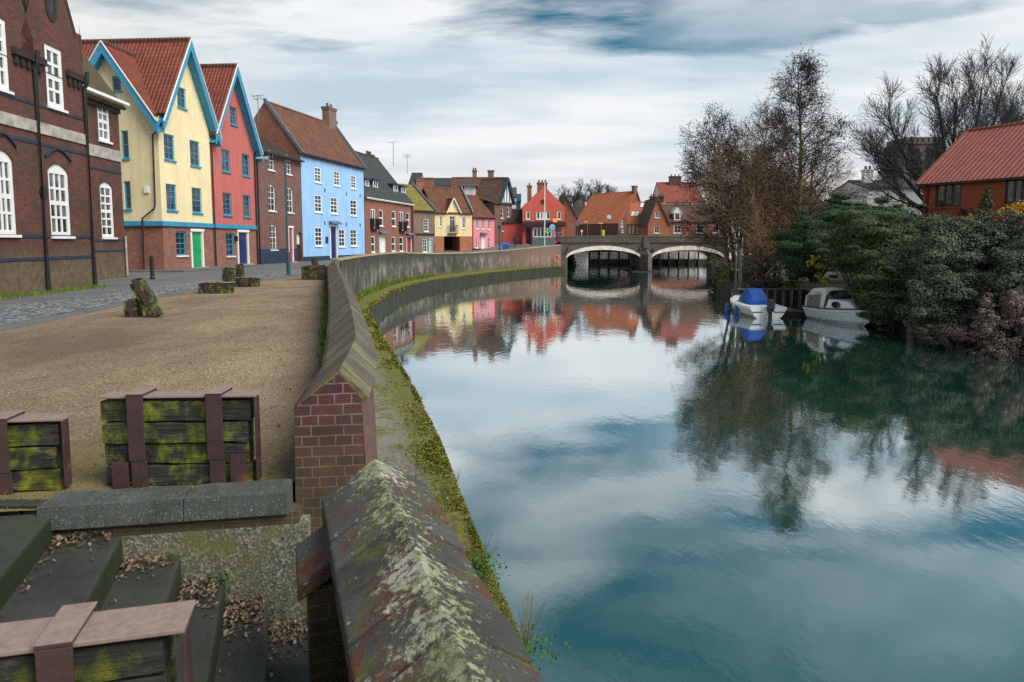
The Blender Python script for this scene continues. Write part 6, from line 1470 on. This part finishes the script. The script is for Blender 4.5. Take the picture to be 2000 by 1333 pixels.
def leaves(pos, nrm, size, aspect=.5, rs=None):
    """arrays of quads: one leaf per row"""
    rs = rs or rng; n = len(pos); t = rs.normal(size=(n, 3)); t -= nrm * (t * nrm).sum(1, keepdims=True); t /= np.maximum(np.linalg.norm(t, axis=1, keepdims=True), 1e-6); b = np.cross(nrm, t); s = size[:, None] if isinstance(size, np.ndarray) else size
    V = np.stack([pos - t * s, pos - b * s * aspect + nrm * s * .15, pos + t * s, pos + b * s * aspect + nrm * s * .15], 1)
    return V.reshape(-1, 3), np.arange(n * 4).reshape(-1, 4)
def grow(segs, tips, p, d, L, r, lvl, P, rnd):
    n = P['n'][lvl]; sl = L / n; q = p; dirs = d
    for i in range(n):
        w = P['wander'][lvl]; dirs = (dirs + Vector((rnd.gauss(0, w), rnd.gauss(0, w), rnd.gauss(0, w) + P['up'][lvl]))).normalized()
        q2 = q + dirs * sl; ra = r * (1 - i / n * P['taper'][lvl]); rb = r * (1 - (i + 1) / n * P['taper'][lvl])
        segs[min(lvl, len(segs) - 1)].append((*q, *q2, max(ra, P['rmin']), max(rb, P['rmin']))); q = q2
        if lvl + 1 < len(P['n']) and i >= P['start'][lvl]:
            for k in range(P['kids'][lvl]):
                if rnd.random() > P['prob'][lvl]: continue
                a = R(rnd.gauss(*P['angle'][lvl])); ax = dirs.orthogonal().normalized(); ax.rotate(Matrix.Rotation(rnd.uniform(0, 6.283), 3, dirs)); nd = (dirs * math.cos(a) + ax * math.sin(a)).normalized()
                f = 1 - (i + 1) / n * P['lshrink'][lvl]
                grow(segs, tips, q - dirs * sl * rnd.random() * .8, nd, P['len'][lvl] * f * rnd.uniform(.7, 1.25), max(rb * P['rk'][lvl], P['rmin']), lvl + 1, P, rnd)
    if lvl >= len(P['n']) - 2: tips.append(q)
def tree(name, label, base, stems, P, bark, twig, seed, group, clump=None, cat='tree', lean=None):
    """stems: list of (direction, length, radius); clump=(n per tip, spread, size, material)"""
    rnd = random.Random(seed); t = thing(name, label, cat, base, 0, group); segs = [[], []]; tips = []
    for d, L, r, off in stems: grow(segs, tips, Vector(off), Vector(d).normalized(), L, r, 0, P, rnd)
    tubes('trunk', segs[0], bark, t, 8); tubes('crown', segs[1], twig, t, 3)
    if clump:
        n, sp_, sz, mt = clump; T = np.array([tuple(x) for x in tips]); T = np.repeat(T, n, 0); rs = np.random.default_rng(seed); T = T + rs.normal(size=T.shape) * sp_
        nr = rs.normal(size=T.shape); nr /= np.linalg.norm(nr, axis=1, keepdims=True); V, F = leaves(T, nr, rs.uniform(.6, 1.3, len(T)) * sz, .6, rs); npmesh('foliage', V, F, mt, t)
    return t
def barkmat(name, c1, c2, moss=None):
    N = NT(name); p = N.ob(); c = N.ramp(N.noise(N.mp(p, (3, 3, .8)), 2, 6, .7), [(.3, c1), (.7, c2)])
    if moss: c = N.mix(N.ma('MULTIPLY', N.ramp(N.noise(p, .5, 5, .6), [(.42, 0), (.6, 1)]), .85), c, moss)
    N.set(Base_Color=c, Roughness=.9); return N.m
def trees():
    dark = barkmat('alder_bark', (.035, .03, .026), (.085, .078, .065)); mossy = barkmat('mossy_bark', (.05, .045, .02), (.11, .10, .04), (.16, .16, .02)); tw = barkmat('dark_twig', (.034, .026, .022), (.075, .055, .042)); bt = barkmat('brown_twig', (.16, .10, .055), (.30, .20, .11)); gb = barkmat('grey_twig', (.035, .036, .042), (.07, .07, .075))
    cones = leafmat('alder_cone', [(.012, .010, .012), (.03, .024, .024), (.05, .038, .03)], .9); catk = leafmat('brown_catkin', [(.06, .035, .018), (.13, .08, .04), (.19, .125, .06)], .8)
    G = 'riverside trees on the right bank'
    # tall conical alder
    z = -1.0; b = dp(1556, 440, 48); top = dp(1582, 132, 48)
    P = dict(n=[30, 7, 4, 3], wander=[.012, .07, .14, .2], up=[0.0, .03, .02, .0], taper=[.93, .8, .8, .8], rmin=.011, start=[8, 1, 0, 9], kids=[4, 2, 2, 0], prob=[1, .72, .5, 0], angle=[(66, 9), (42, 12), (42, 15), (0, 0)], len=[6.3, 1.6, .62, 0], lshrink=[.93, .5, .3, 0], rk=[.34, .5, .6, 0])
    H = top.z - z; d = Vector((top.x - b.x, 0, H))
    tree('alder_tree', 'tallest conical alder rising to a point with a moss yellow trunk', (b.x, 48, z), [(d, d.length, .26, (0, 0, 0))], P, mossy, tw, 21, G, (2, .12, .055, cones))
    # left dark multi stemmed alder
    P2 = dict(P, n=[20, 7, 4, 3], wander=[.03, .09, .15, .2], start=[5, 1, 0, 9], kids=[4, 2, 2, 0], prob=[.95, .74, .5, 0], angle=[(58, 12), (42, 12), (42, 15), (0, 0)], len=[4.9, 1.6, .64, 0], lshrink=[.7, .5, .3, 0])
    x, Y = dp(1440, 500, 52).x, 52.0; h = dp(1430, 228, 52).z + 1.6
    tree('alder_tree', 'dark many stemmed alder leaning left beside the bridge end', (x, Y, -1.9), [((-.04, 0, 1), h * .98, .2, (0, 0, 0)), ((.07, .1, 1), h * .95, .17, (.3, .3, 0)), ((-.13, .1, 1), h * .8, .13, (-.2, .4, 0))], P2, dark, tw, 5, G, (2, .12, .055, cones))
    x = dp(1470, 500, 57).x; h = dp(1480, 222, 57).z + 1.2
    tree('alder_tree', 'brown tinged alder filling the middle of the group', (x, 57, -1.2), [((.03, 0, 1), h, .2, (0, 0, 0)), ((.12, 0, 1), h * .93, .17, (.5, 0, 0))], dict(P2, len=[3.6, 1.5, .62, 0]), dark, barkmat('russet_twig', (.05, .03, .022), (.10, .062, .045)), 8, G, (2, .16, .045, catk))
    # low brown willow scrub with fine drooping twigs
    PW = dict(n=[8, 7, 6, 5], wander=[.09, .12, .14, .16], up=[.06, .03, -.02, -.07], taper=[.6, .7, .8, .8], rmin=.0075, start=[1, 1, 0, 9], kids=[3, 3, 2, 0], prob=[.8, .55, .5, 0], angle=[(45, 15), (45, 15), (40, 18), (0, 0)], len=[3.4, 2.1, 1.15, 0], lshrink=[.3, .3, .3, 0], rk=[.55, .5, .55, 0])
    for i, (lab, u, v, Y, hh, sd) in enumerate((('brown bare willow with hanging twigs left of the mossy trunk', 1462, 480, 50, 9.5, 3), ('orange brown bare willow scrub right of the mossy trunk', 1575, 440, 52, 9.5, 4), ('tangled brown willow leaning over the landing stage', 1515, 470, 49, 7.5, 9))):
        tree('willow_tree', lab, (dp(u, v, Y).x, Y, -1.2), [((.1 * (i - 1), 0, 1), hh, .14, (0, 0, 0)), ((.4, .2, 1), hh * .8, .1, (.2, 0, 0)), ((-.45, -.1, 1), hh * .8, .1, (-.2, 0, 0))], PW, dark, bt, sd, G, (1, .2, .03, catk))
    # great bare fan shaped tree
    PF = dict(n=[9, 8, 7, 5], wander=[.05, .06, .09, .13], up=[.06, .07, .07, .05], taper=[.72, .7, .75, .8], rmin=.014, start=[2, 1, 1, 9], kids=[2, 2, 3, 0], prob=[.85, .68, .48, 0], angle=[(30, 8), (30, 10), (32, 11), (0, 0)], len=[4.6, 2.7, 1.35, 0], lshrink=[.45, .45, .4, 0], rk=[.6, .58, .58, 0])
    b = dp(1872, 300, 66); top = dp(1850, 108, 66)
    stems = [((x_ * .9, y_, 1.0), (top.z - 4.5) * l * .84, .26, (x_ * 1.0, 0, 4.5)) for x_, y_, l in ((-.75, .1, .92), (-.36, -.2, .95), (-.06, .2, 1.0), (.2, -.1, .98), (.52, .2, 1.0), (-1.25, 0, .72), (-1.7, .1, .6))]
    stems.append(((0, 0, 1), 7.0, .5, (0, 0, -1)))
    tree('bare_tree', 'huge bare fan shaped tree behind the brick house', (b.x, 66, -.6), stems, PF, barkmat('grey_bark', (.02, .022, .028), (.05, .052, .06)), gb, 12, G)
    b = dp(1975, 300, 72)
    tree('bare_tree', 'second bare tree with upright branches at the far right above the roof', (b.x, 72, -.6), [((x_, y_, 1.0), 10.5 * l, .24, (x_, 0, 4.5)) for x_, y_, l in ((-.4, .1, .95), (-.1, -.2, 1.0), (.2, .2, 1.0), (.5, 0, .95))] + [((0, 0, 1), 7.0, .5, (0, 0, -1))], PF, gb, gb, 14, G)
    # distant trees beyond the bridge
    PD = dict(PF, n=[7, 6, 5, 4], wander=[.07, .1, .12, .15], up=[.05, .05, .04, .02], start=[1, 1, 0, 9], kids=[2, 2, 2, 0], prob=[.8, .55, .5, 0], angle=[(38, 10), (38, 12), (40, 14), (0, 0)], len=[3.6, 2.2, 1.3, 0], rmin=.03, lshrink=[.45, .4, .4, 0], rk=[.6, .55, .6, 0], taper=[.7, .7, .8, .8])
    for lab, u, v, Y, s in (('round bare tree on the skyline above the long dark building', 1164, 350, 165, 1), ('wider bare tree on the skyline right of the pub roof', 1106, 366, 175, 2), ('small bare tree beside the distant church tower', 1188, 372, 190, 6)):
        h = dp(u, v, Y).z - 1; tree('bare_tree', lab, (dp(u, 470, Y).x, Y, 1), [((0, 0, 1), h * .72, .3, (0, 0, 0))] + [((math.cos(a) * .42, math.sin(a) * .42, 1), h * .5, .2, (0, 0, h * .36)) for a in (0, 1.6, 3.1, 4.7)], PD, gb, gb, s, 'distant bare trees beyond the bridge')
trees()

def shrub(name, label, lobes, mat, n, size, seed, group=None, core=True, aspect=.5, clumps=26, flat=.6, loc=None, stems=True, inner='shrub_core'):
    """leaf clumps spread over the skin of a few ellipsoid lobes (centre, radii)"""
    rs = np.random.default_rng(seed); base = loc or Vector((sum(l[0][0] for l in lobes) / len(lobes), sum(l[0][1] for l in lobes) / len(lobes), min(l[0][2] - l[1][2] for l in lobes)))
    t = thing(name, label, 'shrub', base, 0, group); PV = []; NV = []; tot = sum(l[1][0] * l[1][2] for l in lobes)
    for c, r in lobes:
        share = r[0] * r[2] / tot; nc = max(6, int(clumps * len(lobes) * share)); k = max(4, int(n * share / nc))
        d = rs.normal(size=(nc, 3)); d /= np.linalg.norm(d, axis=1, keepdims=True); rad = rs.uniform(.7, 1.17, (nc, 1)); cc = np.array(c) + d * np.array(r) * rad
        cr = rs.uniform(.11, .34, nc) * min(r[0], r[2])
        v = rs.normal(size=(nc, k, 3)); v /= np.linalg.norm(v, axis=2, keepdims=True); q = v * (rs.uniform(.25, 1, (nc, k, 1)) ** .5) * cr[:, None, None]; q[:, :, 2] *= flat; q[:, :, :2] *= 1.25
        p = cc[:, None] + q; nn = v * .7 + d[:, None] * .5 + np.array([0, 0, .55]) + rs.normal(size=v.shape) * .35; nn /= np.linalg.norm(nn, axis=2, keepdims=True)
        PV.append(p.reshape(-1, 3)); NV.append(nn.reshape(-1, 3))
        m = int(n * share * .25); v = rs.normal(size=(m, 3)); v /= np.linalg.norm(v, axis=1, keepdims=True); PV.append(np.array(c) + v * np.array(r) * rs.uniform(.7, .98, (m, 1))); NV.append(v)
    p = np.concatenate(PV) - np.array(base); nn = np.concatenate(NV); V, F = leaves(p, nn, rs.uniform(.6, 1.35, len(p)) * size, aspect, rs); npmesh('foliage', V, F, mat, t)
    if core:   # branches inside
        sg = []; rnd = random.Random(seed)
        for c, r in lobes:
            for i in range(16):
                a = Vector((rnd.uniform(-.25, .25), rnd.uniform(-.25, .25), .0)); c2 = Vector(c) - base; v = Vector((rnd.gauss(0, 1), rnd.gauss(0, 1), rnd.gauss(.3, .8))).normalized(); e = c2 + Vector((v.x * r[0], v.y * r[1], v.z * r[2])) * .9; mid = a.lerp(e, .5) + Vector((rnd.gauss(0, .2), rnd.gauss(0, .2), .2)); sg.append((*a, *mid, .05, .035)); sg.append((*mid, *e, .035, .012))
        tubes('branches', sg, 'dark_timber', t, 5)
        # shaded inner mass of the shrub: densely packed inner leaves
        ip = []; iN = []
        for c, r in lobes:
            m = int(n * .22 * r[0] * r[2] / tot); v = rs.normal(size=(m, 3)); v /= np.linalg.norm(v, axis=1, keepdims=True); ip.append(np.array(c) + v * np.array(r) * rs.uniform(.35, .72, (m, 1)) - np.array(base)); iN.append(v)
        ip = np.concatenate(ip); V, F = leaves(ip, np.concatenate(iN), rs.uniform(1.2, 2.0, len(ip)) * size, .7, rs); npmesh('inner_foliage', V, F, mat, t)
    return t
def L(u, v, Y, rx, rz, ry=None):   # lobe from a survey point and its radii in pixels
    c = dp(u, v, Y); k = Y / FPX; return ((c.x, c.y, c.z), (rx * k, (ry if ry is not None else rx * .8) * k, rz * k))
def shrubs():
    G = 'shrubs crowding the right bank'
    ever = leafmat('dark_evergreen', [(.014, .04, .02), (.035, .075, .034), (.08, .13, .06), (.03, .055, .034)]); grey = leafmat('grey_ivy', [(.014, .026, .018), (.05, .075, .05), (.11, .135, .09), (.20, .22, .16), (.03, .045, .025)]); pale = leafmat('pale_green', [(.05, .085, .02), (.11, .15, .04), (.16, .2, .06)]); olive = leafmat('olive_leaf', [(.03, .052, .022), (.075, .105, .045), (.14, .165, .08)])
    yel = leafmat('lime_leaf', [(.22, .24, .02), (.40, .42, .04), (.52, .46, .05)]); brn = leafmat('dead_seedheads', [(.09, .065, .055), (.20, .145, .125), (.34, .26, .235)], .9); gold = leafmat('gold_flower', [(.6, .36, .01), (.75, .5, .02), (.25, .26, .03)]); grass = leafmat('spring_grass', [(.03, .12, .02), (.06, .22, .035), (.12, .28, .05)]); dark = leafmat('bronze_leaf', [(.03, .012, .010), (.06, .025, .018), (.03, .04, .02)])
    shrub('evergreen_shrub', 'broad dark blue green evergreen above the landing stage', [L(1585, 478, 41, 62, 55), L(1640, 440, 42, 70, 50), L(1560, 520, 41, 38, 32)], ever, 40000, .06, 1, G, flat=.45)
    shrub('evergreen_shrub', 'largest layered evergreen overhanging the cabin cruiser bow', [L(1690, 465, 36.5, 85, 62), L(1740, 520, 34.5, 70, 75), L(1722, 548, 34.0, 58, 48), L(1740, 602, 32.8, 58, 46), L(1655, 508, 38.5, 48, 36), L(1690, 585, 33.2, 28, 22)], olive, 60000, .055, 2, G, flat=.4)
    shrub('evergreen_shrub', 'rounded evergreen hedge top below the white cottage', [L(1735, 432, 44, 72, 38), L(1665, 425, 46, 60, 34), L(1790, 450, 42, 40, 25)], ever, 24000, .07, 3, G, flat=.45)
    shrub('ivy_shrub', 'tall grey green ivy covered shrub hanging to the water on the right', [L(1830, 500, 30, 65, 70), L(1900, 480, 31, 75, 62), L(1835, 590, 28.5, 62, 62), L(1905, 590, 28.5, 65, 60), L(1975, 500, 30, 60, 80), L(1860, 640, 28, 42, 34)], grey, 62000, .055, 4, G, flat=.7, clumps=40)
    shrub('ivy_shrub', 'grey ivy thicket behind the dead seedheads at the right edge', [L(1985, 580, 27, 70, 80), L(2060, 540, 27, 80, 120), L(2010, 660, 25.5, 60, 50)], grey, 24000, .06, 5, G, flat=.7, clumps=40)
    shrub('clematis_thicket', 'fluffy pinkish brown dead seedheads hanging over the water', [L(1930, 640, 25, 26, 42), L(1965, 690, 24.5, 42, 34), L(1985, 610, 24.8, 30, 40), L(1925, 595, 25.2, 12, 22), L(2030, 680, 24, 40, 60)], brn, 20000, .035, 6, G, flat=1, clumps=40)
    shrub('bramble_bush', 'low brown leafless bramble trailing in the water under the ivy', [L(1850, 655, 27, 60, 26), L(1920, 700, 25, 60, 24)], leafmat('bramble', [(.035, .03, .022), (.075, .06, .045), (.11, .09, .07)], .9), 9000, .04, 7, G, flat=.6)
    shrub('pale_hedge', 'pale green clipped hedge below the brick house', [L(1810, 438, 40, 36, 16), L(1870, 440, 38, 45, 16), L(1760, 468, 40, 60, 18)], pale, 9000, .06, 8, G)
    shrub('lime_shrub', 'bright yellow green leafy shrub beside the cruiser canopy', [L(1583, 514, 39, 9, 5), L(1594, 504, 39.2, 10, 5), L(1602, 520, 39, 10, 6), L(1598, 538, 39, 8, 5), L(1612, 550, 39, 9, 6), L(1604, 565, 38.8, 8, 6)], yel, 520, .085, 9, G, core=False, aspect=.6, clumps=9)
    shrub('flowering_shrub', 'golden yellow flowering shrub under the right window', [L(1970, 412, 36, 22, 9), L(1895, 426, 37, 10, 7), L(1992, 400, 36, 12, 8)], gold, 420, .06, 10, G, core=False)
    shrub('garden_plants', 'low dark bronze plants against the brick house wall', [L(1885, 415, 38.5, 14, 8), L(1918, 418, 38, 16, 10)], dark, 900, .06, 13, G, core=False)
    shrub('conical_shrub', 'small upright conical green shrub between the brick house windows', [L(1926, 398, 38, 11, 16), L(1929, 376, 38, 6, 14)], olive, 1800, .055, 11, G, core=False)
    shrub('grass_tuft', 'bright green grass tuft on the bank wall by the ladder', [L(1550, 556, 43.6, 18, 9)], grass, 900, .09, 12, G, core=False, aspect=.15, flat=1.4)
    shrub('bank_bush', 'brown leafless bush on the bank behind the motor boat', [L(1480, 560, 45, 34, 22), L(1512, 552, 44.5, 20, 14)], leafmat('winter_scrub', [(.05, .04, .03), (.10, .075, .05), (.14, .10, .07)], .9), 3500, .05, 15, G)
    shrub('bank_bush', 'dark bush at the foot of the alder beside the bridge', [L(1412, 545, 56, 26, 26), L(1395, 520, 70, 16, 14)], olive, 3000, .08, 16, G)
    shrub('bank_bush', 'ivy clad bush under the alders behind the landing posts', [L(1470, 515, 50, 26, 26), L(1440, 530, 52, 14, 20), L(1540, 470, 50, 40, 30)], olive, 4500, .08, 17, G)
shrubs()

def small_growth():
    rnd = np.random.default_rng(4)
    moss = leafmat('moss_tuft', [(.03, .035, .006), (.09, .10, .012), (.19, .19, .02), (.27, .25, .03)], .95); gr = leafmat('grass_blade', [(.05, .10, .012), (.10, .19, .02), (.17, .26, .03), (.2, .2, .05)])
    # moss cushions along the river edge of the shelf
    P = []
    for (x0, y0), (x1, y1) in zip(LEDGE_OUT, LEDGE_OUT[1:]):
        if y1 < 2: continue
        Lg = math.hypot(x1 - x0, y1 - y0); n = int(Lg * (1300 if y0 < 12 else 300 if y0 < 30 else 70)); t = rnd.random((n, 1)); w = np.abs(rnd.normal(0, 1, (n, 1))) * (.05 + .20 * (np.sin(t * Lg * 1.7 + y0 * 3) * np.sin(t * Lg * .63 + y0) > -.1))
        gate = (np.sin(t[:, 0] * Lg * 2.3 + y0) + rnd.normal(0, .7, n)) > -.4
        q = np.hstack([x0 + (x1 - x0) * t - w + .03, y0 + (y1 - y0) * t - w * .2, np.full((n, 1), LEDGE) + rnd.random((n, 1)) * .05 - np.maximum(0, .03 - w) * 3])[gate]; P.append(q)
    p = np.concatenate(P); nn = rnd.normal(size=p.shape) * .6 + np.array([0, 0, .9]); nn /= np.linalg.norm(nn, axis=1, keepdims=True); sz = rnd.uniform(.006, .018, len(p)) * np.clip(p[:, 1] / 7, .8, 5); V, F = leaves(p, nn, sz, .7, rnd); tag(npmesh('ledge_moss', V, F, moss), kind='stuff')
    # grass against walls
    V = []; F = []
    def blade(x, y, z, h, a=None):
        a = rnd.uniform(0, 6.28); w = h * .1; lx, ly = rnd.normal(0, h * .35, 2); c, s = math.cos(a) * w, math.sin(a) * w; i = len(V); V.extend([(x - c, y - s, z), (x + c, y + s, z), (x + lx + c * .2, y + ly + s * .2, z + h), (x + lx - c * .2, y + ly - s * .2, z + h)]); F.append((i, i + 1, i + 2, i + 3))
    lw = offs([Vector(p) for p in RIDGE], -.3)
    for a, b in zip(lw, lw[1:]):
        L_ = (b - a).length
        for i in range(int(L_ * (60 if a.y > 8.5 else 14))):
            q = a.lerp(b, rnd.random()); k = abs(rnd.normal(0, .09)); blade(q.x - k, q.y, 0, rnd.uniform(.03, .13) * (1.5 if 9 < q.y < 22 else .8))
    for (x0, y0), (x1, y1) in zip(LONG[:4], LONG[1:5]):
        for i in range(int(math.hypot(x1 - x0, y1 - y0) * 70)): t = rnd.random(); k = abs(rnd.normal(0, .3)); blade(x0 + (x1 - x0) * t + .28 + k, y0 + (y1 - y0) * t, LEDGE, rnd.uniform(.1, .4) * max(.3, 1 - k))
    A, B = Vector((-15.35, 12.5)), Vector((-16.27, 26.55))
    for i in range(5200): t = rnd.random(); k = abs(rnd.normal(0, .35)); q = A.lerp(B, t); blade(q.x + .05 + k, q.y + rnd.normal(0, .1), .004, rnd.uniform(.03, .12))
    for (cx, cy, r, n) in ((-2.6, 4.62, .35, 60), (-3.5, 4.5, .5, 120), (-3.0, 4.5, .25, 50), (-2.05, 4.72, .3, 30)):
        for i in range(n): blade(cx + rnd.normal(0, r), cy + rnd.normal(0, .06), 0, rnd.uniform(.01, .04))
    tag(npmesh('wall_grass', np.array(V), np.array(F), gr), kind='stuff')
    # weeds rooted in the quay edge and the steps
    wd = leafmat('weed_leaf', [(.02, .07, .015), (.05, .14, .025), (.09, .20, .04)]); st = barkmat('weed_stem', (.08, .06, .03), (.16, .13, .06))
    def weed(label, loc, n, spread, size, stem=0, mt=None):
        t = thing('weed', label, 'weed', loc, 0, 'weeds growing on the quay'); rs = np.random.default_rng(int(abs(loc[0] * 100)) + n); p = rs.normal(size=(n, 3)) * np.array([spread, spread, spread * .5]) + np.array([0, 0, spread * .6]); nn = rs.normal(size=p.shape) * .5 + np.array([0, 0, 1]); nn /= np.linalg.norm(nn, axis=1, keepdims=True); V, F = leaves(p, nn, rs.uniform(.6, 1.2, n) * size, .6, rs); npmesh('leaves', V, F, mt or wd, t)
        if stem:
            sg = []; r2 = random.Random(n)
            for i in range(stem): e = Vector((r2.gauss(.0, spread), r2.gauss(0, spread), spread * r2.uniform(2.2, 4.2))); sg.append((0, 0, 0, *e, .004, .002)); 
            tubes('stems', sg, st, t, 4)
    weed('small bright green weed at the foot of the pebbled stair wall', (-1.98, 4.46, -.55), 60, .035, .02); weed('little green weed among leaves on the lowest visible step', (-1.3, 4.4, -.9), 40, .03, .016); weed('tiny green weed on the second step by the wall', (-2.28, 4.42, -.36), 26, .02, .014)
    e = gp(935, 1120, LEDGE); weed('leafy green weed hanging off the quay edge by the foreground wall', (e.x, e.y, LEDGE), 420, .12, .022, 8); e = gp(1028, 1275, LEDGE); weed('dark straggly weed at the nearest corner of the quay edge', (e.x, e.y, LEDGE), 260, .12, .02, 14)
    e = gp(822, 782, LEDGE); weed('single dry weed stalk on the quay edge beside the water', (e.x, e.y, LEDGE), 24, .09, .02, 5, moss); e = gp(891, 946, LEDGE); weed('thin dry stalk on the quay edge below the brick pier', (e.x, e.y, LEDGE), 14, .06, .014, 5, moss)
small_growth()

# ------------------------------------------------------------------ sky, sun, camera
def world():
    w = bpy.data.worlds.new('World'); sc.world = w; w.use_nodes = True; t = w.node_tree; t.nodes.clear()
    def n(typ, ins=None, **kw):
        x = t.nodes.new(typ)
        for k, v in kw.items(): setattr(x, k, v)
        for k, v in (ins or {}).items():
            if isinstance(v, bpy.types.NodeSocket): t.links.new(v, x.inputs[k])
            else: x.inputs[k].default_value = v
        return x
    def ma(op, a, b=0.0): return n('ShaderNodeMath', {0: a, 1: b}, operation=op).outputs[0]
    def ramp(f, stops):
        x = n('ShaderNodeValToRGB', {'Fac': f}); e = x.color_ramp.elements
        while len(e) < len(stops): e.new(.5)
        for i, (p, c) in enumerate(stops):
            e[i].position = p; c = c if isinstance(c, tuple) else (c, c, c); e[i].color = (*c, 1)
        return x.outputs[0]
    def mix(f, a, b):
        x = n('ShaderNodeMix', data_type='RGBA')
        for k, v in ((0, f), (6, a), (7, b)):
            if isinstance(v, bpy.types.NodeSocket): t.links.new(v, x.inputs[k])
            else: x.inputs[k].default_value = v if not isinstance(v, tuple) or len(v) == 4 else (*v, 1)
        return x.outputs[2]
    g = n('ShaderNodeTexCoord').outputs['Generated']; s = n('ShaderNodeSeparateXYZ', {0: g}); z = ma('MAXIMUM', s.outputs[2], 0.0)
    den = ma('ADD', z, .13); pl = n('ShaderNodeCombineXYZ', {0: ma('DIVIDE', s.outputs[0], den), 1: ma('DIVIDE', s.outputs[1], den), 2: 0.0}).outputs[0]
    sky = n('ShaderNodeTexSky', sky_type='NISHITA', sun_disc=False, sun_elevation=SUN_EL, sun_rotation=SUN_ROT, altitude=0, air_density=1.0, dust_density=.6, ozone_density=2.5).outputs[0]
    deep = n('ShaderNodeMix', {0: 1.0, 6: sky, 7: (*SKY_TINT, 1)}, data_type='RGBA', blend_type='MULTIPLY'); deep = deep.outputs[2]
    mp = n('ShaderNodeMapping', {'Vector': pl, 'Scale': (.55, 1.1, 1), 'Location': CLOUD_LOC, 'Rotation': (0, 0, R(8))}).outputs[0]
    n1 = n('ShaderNodeTexNoise', {'Vector': mp, 'Scale': 1.5, 'Detail': 9, 'Roughness': .55, 'Distortion': .3}).outputs[0]
    n2 = n('ShaderNodeTexNoise', {'Vector': n('ShaderNodeMapping', {'Vector': pl, 'Scale': (.5, 1.0, 1), 'Location': (7.1, 2.2, 0)}).outputs[0], 'Scale': 1.3, 'Detail': 8, 'Roughness': .56}).outputs[0]
    n3 = n('ShaderNodeTexNoise', {'Vector': n('ShaderNodeMapping', {'Vector': pl, 'Scale': (.9, 1.5, 1), 'Location': (1.4, 5.2, 0)}).outputs[0], 'Scale': 1.5, 'Detail': 8, 'Roughness': .5, 'Distortion': .5}).outputs[0]
    # cloud cover thins with height: solid veil near the horizon, open blue overhead
    cover = ma('ADD', n1, ma('MULTIPLY', ma('SUBTRACT', HI, z), 2.1))
    wisp = ma('MULTIPLY', ramp(n3, [(.40, 0), (.62, 1)]), .62); mask = ma('MAXIMUM', ramp(cover, [(.42, 0), (.58, 1)]), wisp)
    grey = (CL * .56, CL * .70, CL * .80); white = (CL * .96, CL * .98, CL * 1.0)
    cl = mix(ramp(n2, [(.40, 0), (.62, 1)]), grey, white)
    hz = ramp(z, [(0.0, 1), (.07, 1), (.17, 0)]); cl = mix(ma('MULTIPLY', hz, .7), cl, (CL * 1.06, CL * 1.02, CL * 1.0))
    st = n('ShaderNodeTexNoise', {'Vector': n('ShaderNodeMapping', {'Vector': g, 'Scale': (2.2, 2.2, 26)}).outputs[0], 'Scale': 1.0, 'Detail': 4}).outputs[0]
    band = ma('MULTIPLY', ramp(z, [(.02, 0), (.05, 1), (.09, 1), (.13, 0)]), ramp(st, [(.46, 0), (.6, .6)])); cl = mix(band, cl, (CL * .62, CL * .68, CL * .74))
    wx = ma('MULTIPLY', ramp(ma('ADD', ma('MULTIPLY', s.outputs[0], -1.0), 0.0), [(.28, 0), (.5, 1)]), .6); cl = mix(wx, cl, (CL * 1.05, CL * .98, CL * .9))
    col = mix(mask, deep, cl)
    bg = n('ShaderNodeBackground', {0: col, 1: .1}); out = n('ShaderNodeOutputWorld', {0: bg.outputs[0]})
SUN_EL = R(46); SUN_AZ = R(122)   # azimuth clockwise from +Y: light from the river side, a little behind the viewer
SUN_ROT = SUN_AZ; CL = 6.7; HI = .315; SKY_TINT = (.22, .50, .49); CLOUD_LOC = (8.3, 1.2, 0)
world()
sd = bpy.data.lights.new('sun', 'SUN'); sd.energy = 3.2; sd.angle = R(40); sd.color = (1, .95, .88)
so = bpy.data.objects.new('sun', sd); COL.objects.link(so)
dv = Vector((math.sin(SUN_AZ) * math.cos(SUN_EL), math.cos(SUN_AZ) * math.cos(SUN_EL), math.sin(SUN_EL))); so.rotation_euler = dv.to_track_quat('Z', 'Y').to_euler(); so.location = dv * 100

cd = bpy.data.cameras.new('camera'); cam = bpy.data.objects.new('camera', cd); COL.objects.link(cam); sc.camera = cam
cd.lens = 24.0; cd.sensor_width = 36; cd.shift_y = -70 / 2000; cam.location = (0, 0, EYE); cam.rotation_euler = (R(90) - PITCH, 0, 0); cd.clip_end = 3000; cd.clip_start = .05
cd.dof.use_dof = True; cd.dof.focus_distance = 14; cd.dof.aperture_fstop = 5.6
sc.view_settings.view_transform = 'Standard'; sc.view_settings.look = 'None'; sc.view_settings.exposure = 0.5; sc.view_settings.gamma = 1
sc.cycles.max_bounces = 6; sc.cycles.use_denoising = False
